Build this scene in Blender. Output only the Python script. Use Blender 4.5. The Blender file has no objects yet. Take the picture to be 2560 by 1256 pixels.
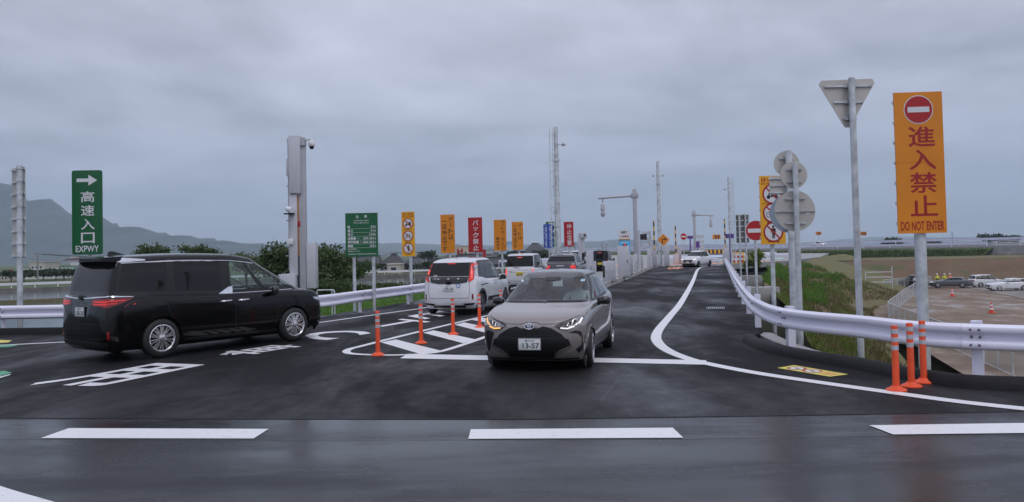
import bpy, bmesh, math, random
import numpy as np
from math import sin, cos, pi, radians, sqrt, atan2
from mathutils import Vector, Matrix
from mathutils.bvhtree import BVHTree
random.seed(7); RNG = np.random.default_rng(7)
SC = bpy.context.scene
COL = SC.collection
# ---------------------------------------------------------------- camera, sky, sun, exposure
F_PX, CAM_H, ROLL, K_PITCH, HOR = 2000.0, 1.80, 0.022, 1.49e-5, 632.0
TP = K_PITCH * F_PX; PIT = math.atan(TP); CY = HOR - F_PX * TP
_fwd = Vector((0, cos(PIT), sin(PIT))); _up0 = Vector((0, -sin(PIT), cos(PIT))); _rt0 = Vector((1, 0, 0))
RT = _rt0 * cos(ROLL) - _up0 * sin(ROLL); UP = _rt0 * sin(ROLL) + _up0 * cos(ROLL)
EYE = Vector((0, 0, CAM_H))
cam_d = bpy.data.cameras.new('camera'); cam = bpy.data.objects.new('camera', cam_d); COL.objects.link(cam)
cam_d.sensor_width = 36; cam_d.lens = 36 * F_PX / 2560; cam_d.clip_end = 20000; cam_d.clip_start = .1
cam_d.shift_y = -(628 - CY) / 2560
cam.matrix_world = Matrix(((RT.x, UP.x, -_fwd.x, 0), (RT.y, UP.y, -_fwd.y, 0), (RT.z, UP.z, -_fwd.z, CAM_H), (0, 0, 0, 1)))
SC.camera = cam
SUN_EL, SUN_AZ = 58, 150
W = bpy.data.worlds.new('World'); SC.world = W; W.use_nodes = True
nt = W.node_tree; nt.nodes.clear()
def nn(t, typ, **kw):
    n = t.nodes.new(typ)
    for k, v in kw.items(): setattr(n, k, v)
    return n
def math_n(t, op, a, b=None, clamp=False):
    n = nn(t, 'ShaderNodeMath', operation=op, use_clamp=clamp)
    for i, v in enumerate((a, b)):
        if v is None: continue
        if isinstance(v, (int, float)): n.inputs[i].default_value = v
        else: t.links.new(v, n.inputs[i])
    return n.outputs[0]
sky = nn(nt, 'ShaderNodeTexSky', sky_type='NISHITA', sun_disc=False)
sky.sun_elevation = radians(SUN_EL); sky.sun_rotation = radians(SUN_AZ); sky.air_density = 1.5; sky.dust_density = 3
tc = nn(nt, 'ShaderNodeTexCoord'); sep = nn(nt, 'ShaderNodeSeparateXYZ'); nt.links.new(tc.outputs['Generated'], sep.inputs[0])
zc = math_n(nt, 'MAXIMUM', sep.outputs[2], 0.0)
den = math_n(nt, 'ADD', zc, 0.16)
cmb = nn(nt, 'ShaderNodeCombineXYZ')
nt.links.new(math_n(nt, 'DIVIDE', sep.outputs[0], den), cmb.inputs[0]); nt.links.new(math_n(nt, 'DIVIDE', sep.outputs[1], den), cmb.inputs[1])
n1 = nn(nt, 'ShaderNodeTexNoise'); n1.inputs['Scale'].default_value = 0.75; n1.inputs['Detail'].default_value = 5; n1.inputs['Roughness'].default_value = .52; n1.inputs['Distortion'].default_value = .7
n2 = nn(nt, 'ShaderNodeTexNoise'); n2.inputs['Scale'].default_value = 2.4; n2.inputs['Detail'].default_value = 4; n2.inputs['Roughness'].default_value = .55
nt.links.new(cmb.outputs[0], n1.inputs['Vector']); nt.links.new(cmb.outputs[0], n2.inputs['Vector'])
lum = math_n(nt, 'MULTIPLY', math_n(nt, 'ADD', math_n(nt, 'MULTIPLY', zc, .35), 1.0), 6.3)     # overcast sky, brighter overhead
cl = math_n(nt, 'ADD', math_n(nt, 'MULTIPLY', math_n(nt, 'SUBTRACT', n1.outputs[0], .5), 1.7), math_n(nt, 'MULTIPLY', math_n(nt, 'SUBTRACT', n2.outputs[0], .5), .7))
cl = math_n(nt, 'MULTIPLY', cl, math_n(nt, 'MINIMUM', math_n(nt, 'ADD', math_n(nt, 'MULTIPLY', zc, 8.0), .15), 1.0))
lum = math_n(nt, 'MULTIPLY', lum, math_n(nt, 'ADD', cl, 1.0))
ramp = nn(nt, 'ShaderNodeValToRGB'); ramp.color_ramp.elements[0].color = (.82, .90, 1.14, 1); ramp.color_ramp.elements[1].color = (.95, .965, 1.17, 1); ramp.color_ramp.elements[1].position = .28
nt.links.new(zc, ramp.inputs[0])
cc = nn(nt, 'ShaderNodeVectorMath', operation='SCALE'); nt.links.new(ramp.outputs[0], cc.inputs[0]); nt.links.new(lum, cc.inputs['Scale'])
mx = nn(nt, 'ShaderNodeMix', data_type='RGBA'); mx.inputs[0].default_value = .93
nt.links.new(sky.outputs[0], mx.inputs[6]); nt.links.new(cc.outputs[0], mx.inputs[7])
bg = nn(nt, 'ShaderNodeBackground'); bg.inputs[1].default_value = 0.1; nt.links.new(mx.outputs[2], bg.inputs[0])
wo = nn(nt, 'ShaderNodeOutputWorld'); nt.links.new(bg.outputs[0], wo.inputs[0])
sd = bpy.data.lights.new('sun', 'SUN'); sd.energy = .9; sd.angle = radians(25); sd.color = (1, .97, .93)
sun = bpy.data.objects.new('sun', sd); COL.objects.link(sun)
_a, _e = radians(SUN_AZ), radians(SUN_EL)
sun.rotation_euler = Vector((sin(_a) * cos(_e), cos(_a) * cos(_e), sin(_e))).to_track_quat('Z', 'Y').to_euler()
SC.view_settings.view_transform = 'Standard'; SC.view_settings.look = 'None'; SC.view_settings.exposure = 0.0; SC.view_settings.gamma = 1
SC.render.engine = 'CYCLES'
SC.cycles.max_bounces = 7; SC.cycles.diffuse_bounces = 2; SC.cycles.glossy_bounces = 3; SC.cycles.transmission_bounces = 4; SC.cycles.transparent_max_bounces = 12
SC.cycles.volume_bounces = 1; SC.cycles.caustics_reflective = False; SC.cycles.caustics_refractive = False
SC.cycles.sample_clamp_indirect = 4
SC.cycles.use_denoising = True; SC.cycles.volume_step_rate = 1
# ---------------------------------------------------------------- pixel <-> place (pixels of the 2560 x 1256 photograph)
def ray(px, py):
    a, b = px - 1280, py - CY
    return _fwd + RT * (a / F_PX) - UP * (b / F_PX)
def G(px, py, z=0.0):
    d = ray(px, py); t = (z - CAM_H) / d.z; p = EYE + d * t
    return Vector((p.x, p.y, z))
def at(px, py, Y):
    d = ray(px, py); return EYE + d * (Y / d.y)
def PX(p):
    d = Vector(p) - EYE; k = d.dot(_fwd)
    return 1280 + F_PX * d.dot(RT) / k, CY - F_PX * d.dot(UP) / k
# ---------------------------------------------------------------- materials
MATS = {}
def pbr(name, col, rough=.5, metal=0., coat=0., spec=.5, emit=None, estr=0., alpha=1., var=None, bump=None, rvar=None, obj=False):
    """var=(scale, amount[, second colour]); bump=(scale, strength); rvar=(scale, lo, hi)"""
    if name in MATS: return MATS[name]
    m = bpy.data.materials.new(name); m.use_nodes = True; t = m.node_tree; b = t.nodes['Principled BSDF']
    c = (*col, 1) if len(col) == 3 else col
    b.inputs['Base Color'].default_value = c; b.inputs['Roughness'].default_value = rough; b.inputs['Metallic'].default_value = metal
    b.inputs['Specular IOR Level'].default_value = spec
    if coat: b.inputs['Coat Weight'].default_value = coat; b.inputs['Coat Roughness'].default_value = .04
    if emit: b.inputs['Emission Color'].default_value = (*emit, 1); b.inputs['Emission Strength'].default_value = estr
    co = None
    if var or bump or rvar:
        co = nn(t, 'ShaderNodeTexCoord').outputs['Object' if obj else 'Generated']
        if not obj: co = nn(t, 'ShaderNodeNewGeometry').outputs['Position']
    def noise(s, detail=4, rg=.6):
        n = nn(t, 'ShaderNodeTexNoise'); n.inputs['Scale'].default_value = s; n.inputs['Detail'].default_value = detail; n.inputs['Roughness'].default_value = rg
        t.links.new(co, n.inputs['Vector']); return n.outputs[0]
    if var:
        r = nn(t, 'ShaderNodeValToRGB'); lo = tuple(x * (1 - var[1]) for x in col); hi = tuple(min(1, x * (1 + var[1])) for x in col)
        if len(var) > 2: lo, hi = col, var[2]
        r.color_ramp.elements[0].color = (*lo, 1); r.color_ramp.elements[1].color = (*hi, 1); r.color_ramp.elements[0].position = .32; r.color_ramp.elements[1].position = .68
        t.links.new(noise(var[0], 5), r.inputs[0]); t.links.new(r.outputs[0], b.inputs['Base Color'])
    if rvar:
        r = nn(t, 'ShaderNodeMapRange'); r.inputs[1].default_value = .35; r.inputs[2].default_value = .65; r.inputs[3].default_value = rvar[1]; r.inputs[4].default_value = rvar[2]
        t.links.new(noise(rvar[0], 4), r.inputs[0]); t.links.new(r.outputs[0], b.inputs['Roughness'])
    if bump:
        bn = nn(t, 'ShaderNodeBump'); bn.inputs['Strength'].default_value = bump[1]; bn.inputs['Distance'].default_value = bump[2] if len(bump) > 2 else .01
        t.links.new(noise(bump[0], 3), bn.inputs['Height']); t.links.new(bn.outputs[0], b.inputs['Normal'])
    MATS[name] = m; return m
def thin_glass(name, tint, refl=1.0):
    if name in MATS: return MATS[name]
    m = bpy.data.materials.new(name); m.use_nodes = True; t = m.node_tree; t.nodes.clear()
    tr = nn(t, 'ShaderNodeBsdfTransparent'); tr.inputs[0].default_value = (*tint, 1)
    gl = nn(t, 'ShaderNodeBsdfGlossy'); gl.inputs['Roughness'].default_value = .02; gl.inputs[0].default_value = (refl, refl, refl, 1)
    lw = nn(t, 'ShaderNodeLayerWeight'); lw.inputs[0].default_value = .5; fr = math_n(t, 'ADD', math_n(t, 'MULTIPLY', math_n(t, 'POWER', lw.outputs['Facing'], 5.0), .93), .06)
    mx = nn(t, 'ShaderNodeMixShader'); o = nn(t, 'ShaderNodeOutputMaterial')
    t.links.new(fr, mx.inputs[0]); t.links.new(tr.outputs[0], mx.inputs[1]); t.links.new(gl.outputs[0], mx.inputs[2]); t.links.new(mx.outputs[0], o.inputs[0])
    MATS[name] = m; return m
# ---------------------------------------------------------------- objects
def tag(o, label=None, cat=None, group=None, kind=None):
    if label: o['label'] = label
    if cat: o['category'] = cat
    if group: o['group'] = group
    if kind: o['kind'] = kind
    return o
def empty(name, loc=(0, 0, 0), rz=0., label=None, cat=None, group=None):
    o = bpy.data.objects.new(name, None); COL.objects.link(o); o.location = loc; o.rotation_euler = (0, 0, rz); o.empty_display_size = .2
    return tag(o, label, cat, group)
class MB:
    def __init__(s): s.v = []; s.f = []
    def add(s, vs, fs):
        o = len(s.v); s.v += [tuple(x) for x in vs]; s.f += [tuple(i + o for i in f) for f in fs]; return s
    def box(s, x0, x1, y0, y1, z0, z1):
        vs = [(x, y, z) for x in (x0, x1) for y in (y0, y1) for z in (z0, z1)]
        return s.add(vs, [(0, 1, 3, 2), (4, 6, 7, 5), (0, 4, 5, 1), (2, 3, 7, 6), (0, 2, 6, 4), (1, 5, 7, 3)])
    def cyl(s, p0, p1, r0, r1=None, n=12, caps=True):
        r1 = r0 if r1 is None else r1
        p0, p1 = Vector(p0), Vector(p1); d = (p1 - p0).normalized(); q = d.to_track_quat('Z', 'Y')
        vs = []; fs = []
        for p, r in ((p0, r0), (p1, r1)):
            for i in range(n):
                a = 2 * pi * i / n; vs.append(p + q @ Vector((r * cos(a), r * sin(a), 0)))
        for i in range(n): j = (i + 1) % n; fs.append((i, j, n + j, n + i))
        if caps: fs += [tuple(range(n - 1, -1, -1)), tuple(range(n, 2 * n))]
        return s.add(vs, fs)
    def tube(s, pts, r, n=8):
        pts = [Vector(p) for p in pts]; rings = []; vs = []; fs = []
        for i, p in enumerate(pts):
            d = ((pts[min(i + 1, len(pts) - 1)] - p).normalized() + (p - pts[max(i - 1, 0)]).normalized()).normalized()
            ref = Vector((0, 0, 1)) if abs(d.z) < .9 else Vector((1, 0, 0))
            u = d.cross(ref).normalized(); w = d.cross(u)
            rr = r[i] if isinstance(r, (list, tuple)) else r
            vs += [p + u * (rr * cos(2 * pi * k / n)) + w * (rr * sin(2 * pi * k / n)) for k in range(n)]
        for i in range(len(pts) - 1):
            for k in range(n): j = (k + 1) % n; fs.append((i * n + k, i * n + j, (i + 1) * n + j, (i + 1) * n + k))
        fs += [tuple(range(n - 1, -1, -1)), tuple(range((len(pts) - 1) * n, len(pts) * n))]
        return s.add(vs, fs)
    def lathe(s, prof, n=24, axis='z', c=(0, 0, 0)):
        vs = []; m = len(prof); c = Vector(c)
        for i in range(n):
            a = 2 * pi * i / n
            for r, h in prof:
                p = Vector((r * cos(a), r * sin(a), h)) if axis == 'z' else (Vector((r * cos(a), h, r * sin(a))) if axis == 'y' else Vector((h, r * cos(a), r * sin(a))))
                vs.append(c + p)
        return s.add(vs, [(i * m + k, i * m + k + 1, ((i + 1) % n) * m + k + 1, ((i + 1) % n) * m + k) for i in range(n) for k in range(m - 1)])
    def prism(s, poly, z0, z1):
        n = len(poly); vs = [(p[0], p[1], z0) for p in poly] + [(p[0], p[1], z1) for p in poly]
        return s.add(vs, [tuple(range(n - 1, -1, -1)), tuple(range(n, 2 * n))] + [(i, (i + 1) % n, n + (i + 1) % n, n + i) for i in range(n)])
    def xform(s, M): s.v = [tuple(M @ Vector(v)) for v in s.v]; return s
    def build(s, name, m, parent=None, smooth=None, bevel=0, loc=None):
        me = bpy.data.meshes.new(name); me.from_pydata(s.v, [], s.f)
        bm = bmesh.new(); bm.from_mesh(me); bmesh.ops.recalc_face_normals(bm, faces=bm.faces)
        if bevel: bmesh.ops.bevel(bm, geom=[e for e in bm.edges if e.is_manifold and e.calc_face_angle(0) > .6], offset=bevel, segments=2, affect='EDGES', profile=.5, clamp_overlap=True)
        bm.to_mesh(me); bm.free(); me.materials.append(m)
        if smooth is not None or bevel: me.shade_smooth(); me.set_sharp_from_angle(angle=radians(smooth or 35))
        o = bpy.data.objects.new(name, me); COL.objects.link(o)
        if parent: o.parent = parent
        if loc is not None: o.location = loc
        return o
def mesh_obj(name, v, f, m, parent=None, smooth=None):
    me = bpy.data.meshes.new(name); me.from_pydata([tuple(x) for x in v], [], f); me.materials.append(m)
    if smooth: me.shade_smooth(); me.set_sharp_from_angle(angle=radians(smooth))
    o = bpy.data.objects.new(name, me); COL.objects.link(o)
    if parent: o.parent = parent
    return o
def quads_np(name, P, m, parent=None):
    """P: (n,4,3) array of loose quads (leaves, blades)"""
    n = len(P); me = bpy.data.meshes.new(name); me.vertices.add(n * 4); me.vertices.foreach_set('co', P.reshape(-1).astype(np.float32))
    me.loops.add(n * 4); me.loops.foreach_set('vertex_index', np.arange(n * 4, dtype=np.int32))
    me.polygons.add(n); me.polygons.foreach_set('loop_start', np.arange(0, n * 4, 4, dtype=np.int32)); me.polygons.foreach_set('loop_total', np.full(n, 4, dtype=np.int32))
    me.update(); me.materials.append(m); o = bpy.data.objects.new(name, me); COL.objects.link(o)
    if parent: o.parent = parent
    return o
def copy_tree(o, parent=None):
    c = o.copy(); COL.objects.link(c); c.parent = parent
    for ch in list(o.children): copy_tree(ch, c)
    return c
def dup(o, loc, rz=None, label=None, group=None):
    c = copy_tree(o); c.location = loc
    if rz is not None: c.rotation_euler[2] = rz
    if label: c['label'] = label
    if group: c['group'] = group
    return c
# ---------------------------------------------------------------- lettering
_TXT = {}
def glyph(s, bold=0.0):
    k = (s, bold)
    if k in _TXT: return _TXT[k]
    cu = bpy.data.curves.new('t', 'FONT'); cu.body = s; cu.size = 1; cu.offset = bold; cu.resolution_u = 3
    o = bpy.data.objects.new('t', cu); COL.objects.link(o)
    dg = bpy.context.evaluated_depsgraph_get(); dg.update()
    me = bpy.data.meshes.new_from_object(o.evaluated_get(dg))
    v = np.array([x.co[:2] for x in me.vertices]) if len(me.vertices) else np.zeros((0, 2)); f = [tuple(p.vertices) for p in me.polygons]
    bpy.data.objects.remove(o); bpy.data.curves.remove(cu); bpy.data.meshes.remove(me)
    _TXT[k] = (v, f); return _TXT[k]
def put_text(mb, s, cx, cz, h, w=None, bold=.02, rot=0, y=0.0, box='ink'):
    """fit string s into height h (and width w) centred on (cx, cz) of the x-z plane facing -y"""
    v, f = glyph(s, bold)
    if not len(v): return
    lo, hi = v.min(0), v.max(0); c = (lo + hi) / 2; sz = hi - lo
    if rot: v = np.stack([v[:, 1] - c[1], -(v[:, 0] - c[0])], 1); sz = sz[::-1]
    else: v = v - c
    if box == 'em': sy = h / .92; sx = sy if w is None else w / .92
    else: sy = h / sz[1]; sx = sy if w is None else w / sz[0]
    mb.add([(cx + a * sx, y, cz + b * sy) for a, b in v], f)
SMALL = {'ッ': .75, 'ょ': .75}
def vtext(mb, s, cx, z_top, z_bot, w, bold=.02, y=0.):
    n = len(s); st = (z_top - z_bot) / n
    for i, ch in enumerate(s):
        k = SMALL.get(ch, 1.0); cz = z_top - st * (i + .5)
        if ch == 'ー': put_text(mb, ch, cx, cz, st * .78, w * .13, bold, rot=1, y=y)
        elif ch == '一': put_text(mb, ch, cx, cz, st * .1, w * .95, bold, y=y)
        elif ch == '・': put_text(mb, ch, cx, cz, st * .15, w * .15, bold, y=y)
        else: put_text(mb, ch, cx, cz, st * .84 * k, w * k, bold, y=y)
def htext(mb, s, x0, x1, cz, h, bold=.02, y=0.):
    put_text(mb, s, (x0 + x1) / 2, cz, h, x1 - x0, bold, y=y)
def disc(mb, cx, cz, r, y, r_in=0, n=36):
    if r_in: mb.add([(cx + q * cos(2 * pi * i / n), y, cz + q * sin(2 * pi * i / n)) for i in range(n) for q in (r_in, r)], [(2 * i, 2 * i + 1, (2 * i + 3) % (2 * n), (2 * i + 2) % (2 * n)) for i in range(n)])
    else: mb.add([(cx + r * cos(2 * pi * i / n), y, cz + r * sin(2 * pi * i / n)) for i in range(n)], [tuple(range(n))])
def poly(mb, pts, y): mb.add([(p[0], y, p[1]) for p in pts], [tuple(range(len(pts)))])
def line2(mb, a, b, w, y):
    d = Vector((b[0] - a[0], b[1] - a[1])).normalized() * (w / 2); n = (-d.y, d.x)
    poly(mb, [(a[0] - n[0], a[1] - n[1]), (b[0] - n[0], b[1] - n[1]), (b[0] + n[0], b[1] + n[1]), (a[0] + n[0], a[1] + n[1])], y)
def catmull(pts, n=8):
    P = [Vector(p) for p in pts]; out = []
    for i in range(len(P) - 1):
        p0, p1, p2, p3 = P[max(i - 1, 0)], P[i], P[i + 1], P[min(i + 2, len(P) - 1)]
        for k in range(n):
            t = k / n
            out.append(.5 * ((2 * p1) + (p2 - p0) * t + (2 * p0 - 5 * p1 + 4 * p2 - p3) * t * t + (3 * p1 - p0 - 3 * p2 + p3) * t ** 3))
    return out + [P[-1]]
def resample(path, step):
    out = [path[0]]; acc = 0
    for a, b in zip(path, path[1:]):
        L = (b - a).length
        if L < 1e-9: continue
        while acc + L >= step:
            t = (step - acc) / L; a = a + (b - a) * t; out.append(a.copy()); L = (b - a).length; acc = 0
            if L < 1e-9: break
        acc += L
    if (out[-1] - path[-1]).length > 1e-3: out.append(path[-1])
    return out
# ================================================================ ROAD MATERIALS
def asphalt(name, base, r_wet, r_dry, grain, gb, streak, spec=.5, spec_dry=.4, th=(.26, .54), cr_=(.45, 1.9)):
    m = bpy.data.materials.new(name); m.use_nodes = True; t = m.node_tree; b = t.nodes['Principled BSDF']; L = t.links.new
    pos = nn(t, 'ShaderNodeNewGeometry').outputs['Position']
    mp = nn(t, 'ShaderNodeMapping'); mp.inputs['Scale'].default_value = streak; mp.inputs['Rotation'].default_value = (0, 0, radians(-14)); L(pos, mp.inputs[0])
    def noise(v, s, d=4, rg=.6, dist=0):
        n = nn(t, 'ShaderNodeTexNoise'); n.inputs['Scale'].default_value = s; n.inputs['Detail'].default_value = d; n.inputs['Roughness'].default_value = rg; n.inputs['Distortion'].default_value = dist
        L(v, n.inputs['Vector']); return n.outputs[0]
    g = noise(pos, grain, 2, .7); big = noise(mp.outputs[0], .55, 6, .62, .25); mid = noise(pos, 3.0, 4)
    cr = nn(t, 'ShaderNodeValToRGB'); cr.color_ramp.elements[0].color = (*[x * cr_[0] for x in base], 1); cr.color_ramp.elements[1].color = (*[x * cr_[1] for x in base], 1)
    cr.color_ramp.elements[0].position = .3; cr.color_ramp.elements[1].position = .72
    L(math_n(t, 'ADD', math_n(t, 'MULTIPLY', g, .75), math_n(t, 'MULTIPLY', mid, .25)), cr.inputs[0]); L(cr.outputs[0], b.inputs['Base Color'])
    mr = nn(t, 'ShaderNodeMapRange'); mr.inputs[1].default_value = th[0]; mr.inputs[2].default_value = th[1]; mr.inputs[3].default_value = r_wet; mr.inputs[4].default_value = r_dry
    L(math_n(t, 'ADD', math_n(t, 'MULTIPLY', big, .85), math_n(t, 'MULTIPLY', mid, .15)), mr.inputs[0]); L(mr.outputs[0], b.inputs['Roughness'])
    bn = nn(t, 'ShaderNodeBump'); bn.inputs['Distance'].default_value = .006
    L(g, bn.inputs['Height']); L(math_n(t, 'MULTIPLY', mr.outputs[0], gb), bn.inputs['Strength']); L(bn.outputs[0], b.inputs['Normal'])
    ms = nn(t, 'ShaderNodeMapRange'); ms.inputs[1].default_value = r_wet; ms.inputs[2].default_value = r_dry; ms.inputs[3].default_value = spec; ms.inputs[4].default_value = spec_dry; L(mr.outputs[0], ms.inputs[0]); L(ms.outputs[0], b.inputs['Specular IOR Level'])
    MATS[name] = m; return m
M_NEAR = asphalt('smooth_wet_asphalt', (.010, .0105, .0125), .10, .36, 70, .55, (.35, 1.6, 1), .33, .17, (.36, .60), (.3, 2.6))
M_SIDE = asphalt('coarse_wet_asphalt', (.0050, .0050, .0058), .34, .74, 42, .8, (.8, .3, 1), .45, .13, (.33, .56), (.25, 4.2))
M_PAINT = pbr('road_paint', (.80, .81, .82), .38, var=(9, .06), bump=(60, .3, .004))
def _wear(m):
    t = m.node_tree; b = t.nodes['Principled BSDF']; n = nn(t, 'ShaderNodeTexNoise'); n.inputs['Scale'].default_value = 16; n.inputs['Detail'].default_value = 7; n.inputs['Roughness'].default_value = .7
    mp = nn(t, 'ShaderNodeMapping'); mp.inputs['Scale'].default_value = (.5, 1.6, 1); mp.inputs['Rotation'].default_value = (0, 0, .3)
    t.links.new(nn(t, 'ShaderNodeNewGeometry').outputs['Position'], mp.inputs[0]); t.links.new(mp.outputs[0], n.inputs['Vector'])
    r = nn(t, 'ShaderNodeValToRGB'); e = r.color_ramp.elements; e[0].position = .30; e[0].color = (.22, .22, .23, 1); e[1].position = .42; e[1].color = (.80, .81, .83, 1); k = e.new(.36); k.color = (.62, .63, .64, 1)
    t.links.new(n.outputs[0], r.inputs[0]); t.links.new(r.outputs[0], b.inputs['Base Color'])
_wear(M_PAINT)
M_CONC = pbr('damp_concrete', (.30, .30, .29), .55, var=(1.3, .18), bump=(40, .25, .004), rvar=(.8, .35, .7))
M_CONCD = pbr('dark_wet_concrete', (.15, .145, .135), .5, var=(1.1, .3), bump=(30, .3, .005))
M_ORANGE_ROAD = pbr('orange_road_coating', (.70, .27, .12), .5, var=(2, .12))
M_GREEN_ROAD = pbr('green_road_paint', (.05, .35, .16), .4, var=(8, .08))
M_YELLOW_ST = pbr('yellow_sticker', (.78, .68, .10), .35, var=(12, .05))
M_RED = pbr('red_sheeting', (.42, .012, .015), .3, var=(3, .06))
M_KERB = pbr('black_asphalt_kerb', (.012, .012, .0135), .55, spec=.18, bump=(70, .5, .006), var=(6, .25))
def flat(name, pts, z, m, parent=None, kind='structure', below=None):
    mb = MB(); P = [(p[0], p[1]) for p in pts]
    if below is None: mb.add([(x, y, z) for x, y in P], [tuple(range(len(P)))])
    else: mb.prism(P, below, z)
    o = mb.build(name, m, parent)
    bm = bmesh.new(); bm.from_mesh(o.data); bmesh.ops.triangulate(bm, faces=bm.faces, ngon_method='EAR_CLIP')
    for f in bm.faces:
        if below is None and f.normal.z < 0: f.normal_flip()
    bm.to_mesh(o.data); bm.free()
    if parent is None: tag(o, kind=kind)
    return o
def ribbon(path, w, z=None, off=0.0):
    """list of left and right edge points along a path (x, y)"""
    Ls, Rs = [], []
    for i, p in enumerate(path):
        d = (path[min(i + 1, len(path) - 1)] - path[max(i - 1, 0)]); d.z = 0; d.normalize(); n = Vector((-d.y, d.x, 0))
        c = p + n * off; Ls.append(c + n * (w / 2)); Rs.append(c - n * (w / 2))
    return Ls, Rs
def stripe(name, path, w, z, m, parent):
    Ls, Rs = ribbon(path, w); n = len(path)
    v = [(p.x, p.y, z) for p in Ls] + [(p.x, p.y, z) for p in Rs]
    return mesh_obj(name, v, [(n + i, n + i + 1, i + 1, i) for i in range(n - 1)], m, parent)
def sweep(name, path, prof, m, parent=None, smooth=35, caps=True):
    """prof: (offset to the left of the path, z) closed outline"""
    k = len(prof); v = []; f = []
    for i, p in enumerate(path):
        d = (path[min(i + 1, len(path) - 1)] - path[max(i - 1, 0)]); d.z = 0; d.normalize(); n = Vector((-d.y, d.x, 0))
        v += [(p.x + n.x * a, p.y + n.y * a, p.z + b) for a, b in prof]
    for i in range(len(path) - 1):
        for j in range(k): q = (j + 1) % k; f.append((i * k + j, i * k + q, (i + 1) * k + q, (i + 1) * k + j))
    mb = MB().add(v, f)
    if caps: mb.f += [tuple(range(k)), tuple(range((len(path) - 1) * k, len(path) * k))]
    return mb.build(name, m, parent, smooth=smooth)
# ================================================================ LINES OF THE PLACE
R_EDGE = [G(1812, 664), G(1820, 690), G(1834, 730), G(1853, 780), G(1868, 830)]               # asphalt edge along the ramp, far to near
KERB_R = [G(1855, 853), G(1894, 875), G(1973, 895), G(2041, 907), G(2140, 924), G(2287, 954), G(2560, 978)]
KERB_R += [Vector((11, 8.7, 0)), Vector((30, 8.2, 0)), Vector((70, 8.0, 0))]
RAIL_R = [G(1812, 662), G(1819, 680), G(1828, 705), G(1841, 738), G(1855, 768), G(1870, 796), G(1895, 830), G(1964, 870), G(2150, 902), G(2446, 942), Vector((10, 9.3, 0)), Vector((20, 8.8, 0)), Vector((40, 8.6, 0))]
RAIL_L = [Vector(p) for p in ((-40, 25, 0), (-24, 22.2, 0), (-17, 21.3, 0), (-13.2, 20.9, 0), (-9, 20.7, 0), (-6.7, 21.4, 0), (-5.5, 22.9, 0), (-4.9, 25.3, 0), (-3.9, 28.8, 0), (-2.8, 33, 0), (-1.0, 40, 0), (2.5, 55, 0), (9.5, 85, 0))]
EDGE_LINE = [G(1818, 663), G(1772, 666), G(1747, 672), G(1732, 704), G(1705, 753), G(1674, 792), G(1650, 821), G(1640, 843), G(1649, 862), G(1675, 880), G(1718, 897), G(1773, 911), G(1894, 934), G(2041, 956), G(2233, 983), G(2395, 1005), G(2560, 1023), G(2640, 1031)]
NEAR_LINE = [Vector((-80, 12.6, 0)), G(0, 1047), G(640, 1049), G(1280, 1050), G(2000, 1040), G(2560, 1030), Vector((12, 8.3, 0)), Vector((80, 7.2, 0))]
# ================================================================ GROUND, ROADS
M_FIELD = pbr('field_ground', (.07, .085, .035), .9, var=(.05, .35, (.11, .10, .05)), bump=(2, .4, .1))
g = flat('ground', [(-7000, -300), (7000, -300), (7000, 9000), (-7000, 9000)], -5.6, M_FIELD)
left_edge = [p + Vector((-.55, .35, 0)) for p in catmull(RAIL_L, 6)]
right_out = [p + Vector((.35, .05, 0)) for p in catmull(R_EDGE, 6)]
kerb_path = catmull(KERB_R, 8)
near = flat('road', [(-80, -12), (80, -12)] + [(p.x, p.y) for p in reversed(NEAR_LINE)], 0, M_NEAR, below=-.5)
side_pts = [(p.x, p.y) for p in NEAR_LINE] + [(70, 8.05)] + [(p.x, p.y + .02) for p in reversed(kerb_path)] + [(p.x, p.y) for p in reversed(right_out)]
side_pts += [(p.x, p.y) for p in reversed(left_edge)] + [(-80, 33)]
M_DRAIN = pbr('steel_grating', (.45, .46, .48), .35, .6, var=(30, .2))
side = flat('side_road', side_pts, 0, M_SIDE, below=-.5)
plaza = flat('plaza_pavement', [(9.2, 85.2), (19.5, 86), (23, 88), (34, 100), (50, 130), (75, 190), (60, 255), (20, 350), (0, 330), (0, 120)], .012, M_CONC, below=-.6)
flat('coating_band', [(10.2, 92), (23.5, 92), (26.5, 98), (11.4, 98)], .018, M_ORANGE_ROAD, plaza)
flat('coating_band', [(26, 101), (33, 101), (35, 106), (28, 106)], .018, M_ORANGE_ROAD, plaza)
M_CYAN = pbr('pale_blue_road_coating', (.42, .62, .66), .5)
flat('coating_band', [(25, 118), (40, 118), (43, 128), (27, 128)], .018, M_CYAN, plaza)
# --- markings on the near road
def quad_mark(name, px, m, parent, z=.006): return mesh_obj(name, [(*G(*p)[:2], z) for p in px], [tuple(range(len(px)))], m, parent)
for q in ([(102, 1097), (172, 1072), (672, 1074), (634, 1098)], [(1171, 1099), (1177, 1075), (1682, 1071), (1708, 1096)], [(2233, 1088), (2173, 1065), (2700, 1057), (2760, 1082)]):
    quad_mark('lane_dash', q[::-1] if 0 else q, M_PAINT, near)
for k in (-2, -3): pass
stripe('corner_line', catmull([G(-320, 1150), G(-150, 1190), G(0, 1238), G(80, 1262), G(300, 1330)], 6), .22, .006, M_PAINT, near)
M_SEAM = pbr('pale_joint_sealant', (.10, .10, .10), .5)
stripe('joint', [G(-300, 1098), G(600, 1100), G(1180, 1100), G(1700, 1098), G(2240, 1090)], .010, .003, M_SEAM, near)
stripe('joint', [G(1562, 930), G(1500, 1005)], .012, .003, M_SEAM, side)
stripe('joint', [G(855, 908), G(930, 890)], .012, .003, M_SEAM, side)
stripe('joint', [p + Vector((0, 0.02, 0)) for p in NEAR_LINE], .035, .004, M_KERB, side)
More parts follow.
